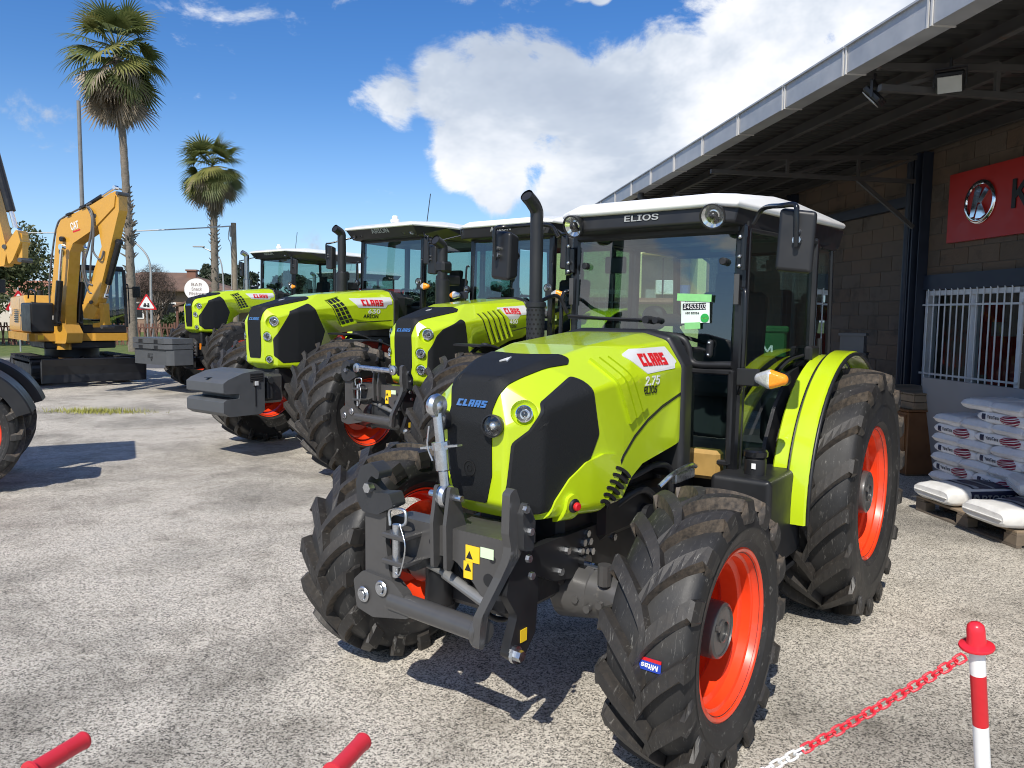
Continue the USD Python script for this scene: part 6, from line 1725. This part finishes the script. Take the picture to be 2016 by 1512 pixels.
# ------------------------------------------------------------------ vegetation
def leafmat(name, a, b, c, tr=.35):
    n = {'tc': ('geometry', {}), 'ns': ('noise_texture', {'scale': 1.3, 'detail': 5.}), 'r': ('rgb_ramp', {'ramp': [(.3, a), (.5, b), (.72, c)]}), 'p': ('principled_bsdf', {'roughness': .55, 'specular_ior_level': .35}),
         't': ('translucent_bsdf', {}), 'x': ('mix_closure', {'fac': tr})}
    l = [('tc.position', 'ns.vector'), ('ns.fac', 'r.fac'), ('r.color', 'p.base_color'), ('r.color', 't.color'), ('p.BSDF', 'x.closure1'), ('t.BSDF', 'x.closure2')]
    return usdkit.material(stage, '/World/Looks/' + name, n, l, surface='x.closure')


PALM = leafmat('palm_green', (.075, .100, .030), (.125, .150, .045), (.20, .205, .07))
PALMY = leafmat('palm_yellow_green', (.16, .17, .045), (.22, .22, .06), (.28, .25, .09))
DEAD = leafmat('dead_palm_straw', (.20, .155, .105), (.30, .245, .175), (.40, .335, .25), .15)
LEAF = leafmat('olive_tree_leaf', (.055, .068, .026), (.10, .115, .050), (.17, .18, .085))
LEAFD = leafmat('dark_bush_leaf', (.022, .040, .014), (.045, .070, .024), (.085, .110, .040))
PINE = leafmat('far_pine_needles', (.022, .034, .018), (.038, .052, .028), (.06, .075, .04), .15)
TRUNKP = pm('palm_trunk_bark', (.17, .145, .115), .9, var=.35, scale=9., bump=.02, bscale=14)
BARK = pm('grey_bark', (.13, .105, .085), .9, var=.3, scale=12., bump=.01, bscale=20)


def frond(seed, Lp, Lb, elev, droop, nseg=26, spread=2.0):
    """Fan leaf: a stalk, then narrow segments that spread and bend down at the tips; starts at the origin, goes out along x."""
    r = random.Random(seed)
    g = G()
    st = []
    a = elev
    p = V(0, 0, 0)
    for k in range(7):
        st.append(p.copy())
        p = p + V(math.cos(a), 0, math.sin(a)) * Lp / 6
        a -= droop * .35 / 6
    g.tube(st, np.linspace(.028, .014, 7), 5)
    hub, hd = st[-1], V(math.cos(a), 0, math.sin(a))
    up = V(-hd[2], 0, hd[0])
    sd = V(0, 1, 0)
    for i in range(nseg):
        f = (i + .5) / nseg * 2 - 1
        an = f * spread
        L = Lb * (1 - .28 * f * f) * r.uniform(.86, 1.08)
        d = hd * math.cos(an) + sd * math.sin(an) + up * .12 * (1 - f * f)
        d /= np.linalg.norm(d)
        w = Lb * .075
        q = hub.copy()
        pts = []
        dd = d.copy()
        for k in range(5):
            pts.append(q.copy())
            q = q + dd * L / 4
            dd = dd + V(0, 0, -1) * (droop * (.10 + .42 * (k / 3) ** 2) + r.uniform(0, .08))
            dd /= np.linalg.norm(dd)
        ws = [w * .7, w * 1.0, w * .85, w * .5, .004]
        side = np.cross(d, up)
        side /= np.linalg.norm(side) + 1e-9
        v = []
        for p_, w_ in zip(pts, ws):
            tw = side * w_ * .5
            v += [p_ - tw, p_ + tw + up * w_ * .12]
        g.raw(v, [[2 * k, 2 * k + 1, 2 * k + 3, 2 * k + 2] for k in range(4)])
    return g


def palm(label, loc, ztop, zcrown, rt, n_live, n_dead, Lp, Lb, lean, seed, skirt=1.0):
    t = thing('palm_tree', label, 'palm', loc)
    r = random.Random(seed)
    N = 46
    pts, rad = [], []
    for k in range(N):
        f = k / (N - 1)
        pts.append(V(lean[0] * f * f, lean[1] * f * f, f * zcrown))
        rad.append(rt * (1.25 - .35 * f) * (1 + (.07 if k % 2 else -.03)) + (.25 * rt if f < .04 else 0))
    tr = part('trunk', G().tube(pts, rad, 14), TRUNKP, t, smooth=40)
    st = G()
    for k in range(150):
        f = r.choice([r.uniform(.36, .56), r.uniform(.36, .5), r.uniform(.2, .4)]) if skirt > .9 else r.uniform(.25, .86)
        a = r.uniform(0, 2 * PI)
        p = V(lean[0] * f * f, lean[1] * f * f, f * zcrown)
        d = V(math.cos(a), math.sin(a), 0)
        e = V(-d[1], d[0], 0) * rt * .28
        o = p + d * rt * .9
        L = r.uniform(.08, .32)
        tip = o + d * L * r.uniform(.5, 1.1) + V(0, 0, L * r.uniform(.2, .9))
        st.raw([o - e, o + e, tip + e * .4, tip - e * .4, o - V(0, 0, .1), tip - V(0, 0, .04)], [[0, 1, 2, 3], [0, 3, 5, 4], [1, 4, 5, 2]])
    part('old_leaf_bases', st, TRUNKP, tr, kind='stuff')
    top = pts[-1]
    ga = 2.39996
    for k in range(n_live):
        f = (k + .5) / n_live
        el = 1.4 - 2.2 * f ** .85 + r.uniform(-.12, .12)
        fr = frond(seed * 100 + k, Lp * r.uniform(.8, 1.15) * (.75 + .35 * f), Lb * r.uniform(.8, 1.12), el, .75 + .75 * f + r.uniform(-.1, .25), 20, 1.55)
        a = k * ga + r.uniform(-.2, .2)
        fr.move(rz(a) @ rx(r.uniform(-.55, .55)), top + V(0, 0, (.45 - .75 * f) * (ztop - zcrown) * .35))
        part('frond', fr, PALMY if r.random() < .2 else PALM, t)
    for k in range(n_dead):
        f = r.random()
        el = -.25 - 1.2 * f
        fr = frond(seed * 1000 + k, Lp * r.uniform(.5, .95), Lb * r.uniform(.75, 1.05), el, 1.5, 14, 1.1)
        a = k * ga + r.uniform(-.3, .3)
        fr.move(rz(a) @ rx(r.uniform(-.6, .6)), top - V(0, 0, .10 + f * skirt * 1.1))
        part('dead_frond', fr, DEAD, t)
    return t


palm('tall fan palm with a long brown skirt of dead fronds behind the excavator', (-17.15, 34.8, 0), 15.6, 13.0, .155, 46, 66, 1.35, 1.45, (-.35, 0), 5)
palm('shorter fan palm standing to the right of the tall one', (-17.7, 46.0, 0), 12.4, 10.3, .19, 42, 40, 1.15, 1.35, (.0, 0), 9, .8)


def leaf_cloud(centres, n, size, seed, flat=.5):
    r = np.random.default_rng(seed)
    C = np.array([c[:3] for c in centres], float)
    Rr = np.array([c[3:6] if len(c) > 4 else (c[3],) * 3 for c in centres], float)
    w = (Rr.prod(1)) ** .67
    k = r.choice(len(C), n, p=w / w.sum())
    d = r.normal(size=(n, 3))
    d /= np.linalg.norm(d, axis=1, keepdims=True)
    rad = r.random(n) ** .42
    P = C[k] + d * Rr[k] * rad[:, None] * (.82 + .36 * meshkit.noise(C[k] + d * 2.3, seed))[:, None]
    a = r.normal(size=(n, 3))
    a /= np.linalg.norm(a, axis=1, keepdims=True)
    b = np.cross(a, r.normal(size=(n, 3)))
    b /= np.linalg.norm(b, axis=1, keepdims=True)
    s = size * r.uniform(.5, 1.3, n)[:, None]
    v = np.stack([P - a * s, P + b * s * flat, P + a * s, P - b * s * flat], 1).reshape(-1, 3)
    f = np.arange(n * 4).reshape(-1, 4)
    return G().raw(v, f)


def branchy(base, h, seed, levels=4, spread=.5, r0=.14, up=.35):
    r = random.Random(seed)
    g = G()

    def grow(p, d, L, rad, lv):
        pts = [p]
        dd = d.copy()
        n = 5
        for k in range(n):
            dd = dd + V(r.gauss(0, .09), r.gauss(0, .09), r.gauss(0, .05) + .03)
            dd /= np.linalg.norm(dd)
            pts.append(pts[-1] + dd * L / n)
        g.tube(pts, np.linspace(rad, rad * .55, n + 1), 6 if lv > 1 else 3, caps=False)
        if lv == 0:
            return
        for k in range(r.randint(4, 6) if lv < levels else r.randint(5, 7)):
            f = r.uniform(.35, 1.0)
            q = pts[int(f * n)]
            a = r.uniform(0, 2 * PI)
            nd = dd * (1 - spread * .5) + V(math.cos(a), math.sin(a), up) * spread
            nd /= np.linalg.norm(nd)
            grow(q, nd, L * r.uniform(.5, .75), rad * .5, lv - 1)
    grow(V(*base), V(0, 0, 1), h * .42, r0, levels)
    return g


def tree(label, loc, trunk_h, rad, crowns, n, size, mat, seed, group=None, name='tree'):
    t = thing(name, label, 'tree', loc, 0, group)
    r = random.Random(seed)
    g = G().tube(smooth_path([(0, 0, 0), (r.uniform(-.1, .1), 0, trunk_h * .5), (r.uniform(-.2, .2), r.uniform(-.1, .1), trunk_h)]), np.linspace(rad, rad * .6, 13), 10)
    for c in crowns:
        g.tube(smooth_path([(0, 0, trunk_h * .7), ((c[0]) * .4, c[1] * .4, trunk_h * .8 + c[2] * .15), c[:3]], 4), np.linspace(rad * .5, rad * .1, 9), 6)
    part('trunk', g, BARK, t, smooth=40)
    part('crown', leaf_cloud(crowns, n, size, seed), mat, t, kind='stuff')
    return t


r = random.Random(3)
cw = [(r.uniform(-3.0, 2.6), r.uniform(-1.5, 1.5), r.uniform(2.0, 5.6), r.uniform(.8, 1.5)) for _ in range(22)] + [(-2.5, 0, 6.0, 1.1), (-1.0, 0, 6.2, 1.1), (.6, 0, 5.3, 1.1), (1.5, 0, 4.3, 1.0)]
tree('feathery olive green tree behind the two excavators', (-27.6, 39.5, 0), 2.2, .16, cw, 22000, .12, LEAF, 31)
TWIG = pm('dark_twigs', (.075, .055, .042), .9, var=.3)
t = thing('bare_tree', 'leafless multi stemmed tree standing left of the house', 'tree', (-26.3, 56.5, 0))
g = G()
for k, (x, y) in enumerate([(0, 0), (.4, .3), (-.5, .2), (.2, -.5), (.8, .4), (-.9, .5)]):
    q = branchy((x, y, 0), 5.6 * r.uniform(.8, 1.0), 40 + k, 3, .48, .11)
    g.raw(q.get().vertices, q.get().faces)
part('trunk', g, BARK, t)
part('twigs', leaf_cloud([(x, y, z, .8, .9, 1.1) for x, y, z in [(0, 0, 4.2), (.7, 0, 3.9), (-.8, 0, 3.9), (1.0, 0, 3.4), (-1.1, 0, 3.2), (.1, 0, 4.4)]], 4600, .26, 8, .035), TWIG, t, kind='stuff')
for k, (lb, x, y, cs_, n) in enumerate([
        ('dense green bush under the bare tree beside the road sign', -29.0, 52.0, [(-1.6, 0, 1.2, 1.3), (0, 0, 1.6, 1.5), (1.5, 0, 1.3, 1.2), (2.6, 0, 1.0, 1.0), (.6, 0, 2.3, 1.1)], 6500),
        ('dark shrub in front of the snack bar hut', -21.8, 51.5, [(-.8, 0, .9, .9), (.4, 0, 1.1, 1.0), (1.4, 0, .8, .8)], 3200),
        ('tall bush rising left of the bare tree behind the fence', -32.5, 54.0, [(-1, 0, 1.6, 1.4), (.6, 0, 2.3, 1.4), (1.8, 0, 1.5, 1.2)], 4200),
        ('round clipped bush beside the palm trunk', -19.0, 60.0, [(0, 0, 1.3, 1.3), (1.2, 0, 1.0, 1.0)], 2600)]):
    t = thing('bush', lb, 'bush', (x, y, 0))
    part('stems', branchy((0, 0, 0), 2.2, 70 + k, 2, .7, .05), BARK, t)
    part('crown', leaf_cloud(cs_, n, .14, 80 + k), LEAFD, t, kind='stuff')
for k, (lb, x, y, h, w) in enumerate([('dark far tree seen right of the second palm trunk', -29.5, 84, 6.6, 2.0), ('dark far tree just left of the second palm trunk', -34.0, 86, 6.9, 1.6), ('low dark far tree behind the snack bar roof', -38.5, 88, 5.2, 2.2), ('far tree behind the row beside the farthest cab', -25.0, 86, 6.0, 2.2),
                                     ('far tree between the cabs of the row', -17.5, 88, 5.4, 2.6), ('far tree low on the skyline behind the middle cab', -9.5, 90, 5.0, 2.6), ('far tree low on the skyline behind the nearest cab', -2.0, 92, 4.8, 2.8), ('far dark tree left of the bare tree', -47.0, 84, 5.0, 3.2), ('far dark tree behind the olive green tree', -56.0, 84, 5.4, 3.0)]):
    rr_ = random.Random(90 + k)
    cs_ = [(rr_.uniform(-w, w), rr_.uniform(-1, 1), h * rr_.uniform(.5, .92), w * rr_.uniform(.32, .55)) for _ in range(8)] + [(0, 0, h * .95, w * .4)]
    tree(lb, (x, y, 0), h * .55, .18, cs_, 2600, .26, PINE, 120 + k)

# ------------------------------------------------------------------ fence, signs, lamps, poles
WOODF = pm('red_brown_fence_wood', (.13, .060, .042), .8, var=.3, scale=2.)
t = thing('picket_fence', 'red brown slanted picket fence along the far side of the yard', 'fence', (0, 0, 0))
F0, F1 = V(-38, 38.2, 0), V(-9, 43.5, 0)
Lf = np.linalg.norm(F1 - F0)
df = (F1 - F0) / Lf
up = V(0, 0, 1)
g = G()
for z in (.30, .95):
    g.bar(F0 + up * z, F1 + up * z, .05, .07)
part('rail', g, WOODF, t)
k = int(Lf / .145)
g = G()
for i in range(k):
    p = F0 + df * (i * .145)
    sl = .16 if i % 2 else -.16
    off = V(-df[1], df[0], 0) * (.035 if i % 2 else -.035)
    g.bar(p + off + V(0, 0, .03), p + off + df * sl + V(0, 0, 1.18), .075, .018, up=(-df[1], df[0], 0))
part('pickets', g, WOODF, t, kind='stuff')
for i in range(0, int(Lf), 2):
    p = F0 + df * i
    part('fence_post', G().bar(p, p + up * 1.25, .10, .10), WOODF, t)

LAMPM = pm('painted_lamp_steel', (.38, .38, .37), .5, metal=.4)
t = thing('street_lamp', 'tall curved street lamp beside the triangular road sign', 'street lamp', (-20.6, 44.0, 0))
part('pole', G().tube(smooth_path([(0, 0, 0), (0, 0, 3.0), (.02, 0, 4.2), (-.15, 0, 4.95), (-.7, 0, 5.6), (-1.35, 0, 5.95)]), np.linspace(.075, .035, 31), 10), LAMPM, t, smooth=40)
part('lamp_head', Hull([(-1.35, 0, 5.95), (-1.85, 0, 6.08)], .07, 1).tri(), LAMPM, t, smooth=40)
t = thing('street_lamp', 'small street lamp with a flat head behind the second palm', 'street lamp', (-23.2, 62.0, 0))
part('pole', G().tube(smooth_path([(0, 0, 0), (0, 0, 4.0), (-.3, 0, 6.2), (-1.6, 0, 7.0)]), np.linspace(.08, .04, 19), 8), LAMPM, t, smooth=40)
part('lamp_head', G().box((-1.9, 0, 7.05), (.9, .25, .10), None, .04), LAMPM, t)
t = thing('road_sign', 'white triangular warning sign with a red border on a grey post', 'road sign', (-20.2, 42.6, 0), 22)
part('sign_post', G().cyl((0, .03, 0), (0, .03, 2.6), .032, n=10), LAMPM, t, smooth=40)
tri = lambda s_: Polygon([(-.45 * s_, -.26 * s_), (.45 * s_, -.26 * s_), (0, .52 * s_)]).buffer(.04)
fl = lambda p_, d, z: put(trimesh.creation.extrude_polygon(p_, d, engine='earcut'), (0, z, 2.22), (1, 0, 0), (0, 0, 1))
part('sign_border', fl(tri(1.0), .012, 0), REDINK, t)
part('sign_face', fl(tri(.72), .006, -.013), WHITEINK, t)
part('sign_symbol', G().prism(unary_union([sbox(-.17, -.14, -.02, -.02), sbox(.02, -.16, .14, -.04), Point(-.08, .02).buffer(.05), Point(.08, .02).buffer(.05), sbox(-.12, -.1, .12, -.05)]), 'xz', -.024, -.020, (0, 0, 2.22)), BLACKINK, t)
t = thing('road_sign', 'triangular road sign showing its red border behind the left excavator body', 'road sign', (-21.5, 33.6, 0), 40)
part('sign_post', G().cyl((0, .03, 0), (0, .03, 2.8), .032, n=10), LAMPM, t, smooth=40)
part('sign_border', put(trimesh.creation.extrude_polygon(tri(1.0), .012, engine='earcut'), (0, 0, 2.10), (1, 0, 0), (0, 0, 1)), REDINK, t)
part('sign_face', put(trimesh.creation.extrude_polygon(tri(.72), .006, engine='earcut'), (0, -.013, 2.10), (1, 0, 0), (0, 0, 1)), WHITEINK, t)
t = thing('flag_pole', 'tall plain grey pole rising behind the yellow boom', 'pole', (-16.6, 30.0, 0))
part('pole', G().cyl((0, 0, 0), (.02, 0, 9.75), .085, .07, n=14), pm('weathered_grey_pole', (.17, .17, .165), .6, var=.2), t, smooth=40)
t = thing('utility_pole', 'weathered wooden utility pole beside the farthest tractor', 'pole', (-14.2, 39.6, 0))
part('pole', G().cyl((0, 0, 0), (-.04, 0, 6.35), .15, .125, n=14), pm('weathered_pole_wood', (.21, .175, .13), .85, var=.3, scale=6.), t, smooth=40)
part('insulator_bundle', G().box((-.18, -.05, 5.9), (.1, .1, .5), None, .03).cyl((-.2, 0, 6.2), (-.05, 0, 6.2), .03).tube(smooth_path([(-.2, -.1, 6.2), (-.28, -.1, 5.6), (-.15, -.1, 5.1), (-.16, -.1, 3.0)]), .02), pm('pale_cable_jacket', (.35, .34, .32), .6), t)
t = thing('overhead_cable', 'twisted pale overhead cable running from the utility pole to the left', 'cable', (0, 0, 0))
a, b = V(-14.25, 39.6, 6.2), V(-40.0, 38.0, 6.2)
part('cable', G().tube([a + (b - a) * f - V(0, 0, .55 * 4 * f * (1 - f)) for f in np.linspace(0, 1, 40)], .035, 6), pm('pale_cable', (.42, .43, .44), .5), t, smooth=True)
t = thing('concrete_post', 'thin pale concrete post behind the fence left of the bare tree', 'post', (-29.0, 57.0, 0))
part('post', G().cyl((0, 0, 0), (0, 0, 5.0), .12, .08, n=8).box((0, 0, 4.2), (.5, .06, .06)), pm('pale_concrete', (.46, .44, .40), .85), t)

# ------------------------------------------------------------------ far buildings
TILE = pm('brown_roof_tile', (.15, .092, .065), .85, var=.25, scale=1.2)
t = thing('house', 'low house with a brown hipped tile roof and chimney behind the snack bar', 'house', (-33.2, 74.0, 0), 8)
part('wall', G().span((-6.5, -4, 0), (6.5, 4, 3.9)), pm('house_plaster_brown', (.26, .17, .12), .85), t)
rf = G().raw([(-7.3, -4.8, 3.85), (7.3, -4.8, 3.85), (7.3, 4.8, 3.85), (-7.3, 4.8, 3.85), (-2.2, 0, 5.6), (1.8, 0, 5.6), (-7.3, -4.8, 3.7), (7.3, -4.8, 3.7), (7.3, 4.8, 3.7), (-7.3, 4.8, 3.7)], [[0, 1, 5, 4], [2, 3, 4, 5], [6, 7, 1, 0], [7, 8, 2, 1], [8, 9, 3, 2], [9, 6, 0, 3]])
rf.raw([(7.3, -4.8, 3.85), (7.3, 4.8, 3.85), (1.8, 0, 5.6)], [[0, 1, 2]]).raw([(-7.3, 4.8, 3.85), (-7.3, -4.8, 3.85), (-2.2, 0, 5.6)], [[0, 1, 2]])
rp_ = part('roof', rf, TILE, t)
part('chimney', G().span((2.3, -1.4, 4.2), (3.1, -.6, 5.7)).span((2.2, -1.5, 5.7), (3.2, -.5, 5.85)), pm('chimney_brick', (.20, .10, .07), .9), rp_)
for k in range(4):
    w = part('window', G().span((-4.8 + k * 2.8, -4.06, 1.2), (-3.6 + k * 2.8, -4.0, 2.7)), WHITEINK, t)
    part('pane', G().span((-4.7 + k * 2.8, -4.08, 1.3), (-3.7 + k * 2.8, -4.062, 2.6)), BLACKG, w)
t = thing('snack_bar', 'snack bar hut with a sloping brown porch roof and an oval white sign', 'kiosk', (-20.75, 52.5, 0), 10)
part('wall', G().span((-.9, .4, 0), (4.5, 3, 2.4)), pm('hut_plaster', (.30, .22, .16), .85), t)
part('porch_roof', G().raw([(-1.7, -2.2, 2.25), (1.0, -2.2, 3.2), (1.0, 3.3, 3.4), (-1.7, 3.3, 2.45), (-1.7, -2.2, 2.12), (1.0, -2.2, 3.07), (1.0, 3.3, 3.27), (-1.7, 3.3, 2.32)], [[0, 1, 2, 3], [7, 6, 5, 4], [0, 4, 5, 1], [1, 5, 6, 2], [2, 6, 7, 3], [3, 7, 4, 0]]), TILE, t)
part('porch_roof', G().raw([(1.0, -2.2, 3.2), (4.5, -2.2, 2.0), (4.5, 3.3, 2.2), (1.0, 3.3, 3.4), (1.0, -2.2, 3.07), (4.5, -2.2, 1.87), (4.5, 3.3, 2.07), (1.0, 3.3, 3.27)], [[0, 1, 2, 3], [7, 6, 5, 4], [0, 4, 5, 1], [1, 5, 6, 2], [2, 6, 7, 3], [3, 7, 4, 0]]), TILE, t)
part('porch_post', G().bar((-1.5, -1.9, 0), (-1.5, -1.9, 2.15), .14, .14), WOODF, t)
part('porch_post', G().bar((1.0, -1.9, 0), (1.0, -1.9, 2.5), .14, .14), WOODF, t)
sg = part('sign_board', put(trimesh.creation.extrude_polygon(Polygon([(.78 * math.cos(a), .74 * math.sin(a)) for a in np.linspace(0, 2 * PI, 48)[:-1]]), .05, engine='earcut'), (-.45, -1.0, 3.32), (1, 0, 0), (0, 0, 1)), WHITEINK, t)
for tx, z, w in (('BAR', 3.66, .66), ('Snack', 3.36, .64), ('Ristoro', 3.06, .95)):
    part('sign_lettering', put(text(tx, w, 0.20, .01, False, .0, True), (-.45, -1.055, z), (1, 0, 0), (0, 0, 1)), pm('faded_sign_ink', (.28, .22, .20), .7), sg)
t = thing('farm_house', 'pale house with a tiled roof edge far left of the bare tree', 'house', (-41.0, 72.0, 0), 5)
part('wall', G().span((-5, -3, 0), (5, 3, 3.2)), pm('pale_plaster', (.55, .50, .42), .85), t)
part('roof', G().raw([(-5.6, -3.6, 3.2), (5.6, -3.6, 3.2), (5.6, 3.6, 3.2), (-5.6, 3.6, 3.2), (-5.6, 0, 4.6), (5.6, 0, 4.6)], [[0, 1, 5, 4], [2, 3, 4, 5], [0, 3, 2, 1]]).raw([(5.6, -3.6, 3.2), (5.6, 3.6, 3.2), (5.6, 0, 4.6)], [[0, 1, 2]]).raw([(-5.6, 3.6, 3.2), (-5.6, -3.6, 3.2), (-5.6, 0, 4.6)], [[0, 1, 2]]), pm('terracotta_tile', (.34, .15, .09), .85, var=.2), t)
YW = pm('pale_yellow_plaster', (.72, .66, .30), .85, var=.05, scale=1.)
t = thing('yellow_house', 'pale yellow house seen through the glass of the nearest cab', 'house', (6.8, 35.0, 0), -2)
g = G()
for a, b in (((-5, 0, 0), (5, 8, 2.6)), ((-5, 0, 2.6), (-1.0, 8, 5.5)), ((1.5, 0, 2.6), (1.9, 8, 5.5)), ((3.1, 0, 2.6), (5, 8, 5.5)), ((-1.0, 1.5, 2.6), (1.5, 8, 5.5)), ((1.9, .3, 2.6), (3.1, 8, 5.5)), ((-1.0, 0, 4.7), (1.5, 1.5, 5.5)), ((1.9, 0, 4.6), (3.1, .3, 5.5))):
    g.span(a, b)
part('wall', g, YW, t)
part('shutter', G().span((1.95, .22, 2.7), (3.05, .30, 4.55)), pm('brown_shutter', (.25, .14, .07), .7), t)
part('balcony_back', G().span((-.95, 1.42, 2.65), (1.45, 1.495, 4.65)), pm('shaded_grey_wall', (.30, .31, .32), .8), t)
part('air_conditioner', G().box((.2, .8, 3.2), (.9, .35, .65), None, .03).cyl((.05, .62, 3.2), (.05, .60, 3.2), .25, n=20), WHITE, t)
part('water_drum', G().cyl((1.1, .7, 2.65), (1.1, .7, 3.3), .24, n=18), pm('blue_drum', (.05, .12, .35), .5), t, smooth=40)
part('aerial_mast', G().tube([(.0, .3, 2.6), (.0, .3, 4.5)], .03), DARKGREY, t)
part('tile_ledge', G().span((-5.2, -.5, 2.55), (5.2, 0, 2.68)).box((0, -.55, 2.5), (10.4, .25, .1), rx(.5)), pm('terracotta_ledge', (.34, .17, .11), .85, var=.2), t)
part('eaves', G().span((-5.4, -.5, 5.5), (5.4, 8.4, 5.62)), TILE, t)
# machines just visible behind the row
t = thing('seed_drill', 'red implement partly visible behind the row of cabs', 'implement', (-4.3, 22.5, 0), 30)
part('hopper', G().prism([(-.5, 1.5), (.5, 1.5), (.7, 2.5), (-.7, 2.5)], 'xz', -1.3, 1.3), pm('implement_red', (.45, .02, .015), .4), t)
part('hopper_lettering', G().span((-.69, -1.302, 2.2), (-.1, -1.305, 2.35)), WHITEINK, t)
part('frame', G().span((-.9, -1.4, .7), (.9, 1.4, .9)).cyl((0, -1.5, .45), (0, -1.3, .45), .45, n=20).cyl((0, 1.3, .45), (0, 1.5, .45), .45, n=20).span((-.1, -.1, .9), (.1, .1, 1.5)), DARKGREY, t)
t = thing('green_implement', 'dark green implement lettered ZOM seen through the near cab door glass', 'implement', (2.93, 9.2, 0), -14)
part('body', G().span((-.36, -.3, 1.15), (.30, .3, 1.66), .03).span((-.38, -.32, 1.62), (.32, .32, 1.70), .02), pm('implement_green', (.015, .10, .028), .4), t)
part('frame', G().span((-.30, -.25, 0), (-.24, .25, 1.15)).span((.2, -.25, 0), (.26, .25, 1.15)).span((-.35, -.28, .3), (.3, .28, .42)), DARKGREY, t)
part('body_lettering', put(text('ZOM', .34, .075, .006, True), (-.20, -.302, 1.40), (1, 0, 0), (0, 0, 1)), WHITEINK, t)
t = thing('steel_stand', 'narrow dark stand behind the rear mudguard, holding a grey crate', 'stand', (4.12, 9.3, 0), 60)
part('shelf', G().span((-.2, -.16, 1.36), (.2, .16, 1.39)), DARKGREY, t)
for x_ in (-.18, .18):
    part('leg', G().span((x_ - .02, -.15, 0), (x_ + .02, .15, 1.36)), DARKGREY, t)
t = thing('plastic_crate', 'small grey plastic crate above the rear mudguard, before the shed wall', 'crate', (4.12, 9.3, 1.392), 60)
part('box', G().span((-.17, -.13, 0), (.17, -.12, .22)).span((-.17, .12, 0), (.17, .13, .22)).span((-.17, -.12, 0), (-.16, .12, .22)).span((.16, -.12, 0), (.17, .12, .22)).span((-.16, -.12, 0), (.16, .12, .01)), pm('grey_crate_plastic', (.10, .105, .11), .5), t)
part('rim', G().span((-.19, -.15, .20), (.19, -.131, .23)).span((-.19, .131, .20), (.19, .15, .23)).span((-.19, -.131, .20), (-.171, .131, .23)).span((.171, -.131, .20), (.19, .131, .23)), pm('grey_crate_plastic', (.10, .105, .11), .5), t)
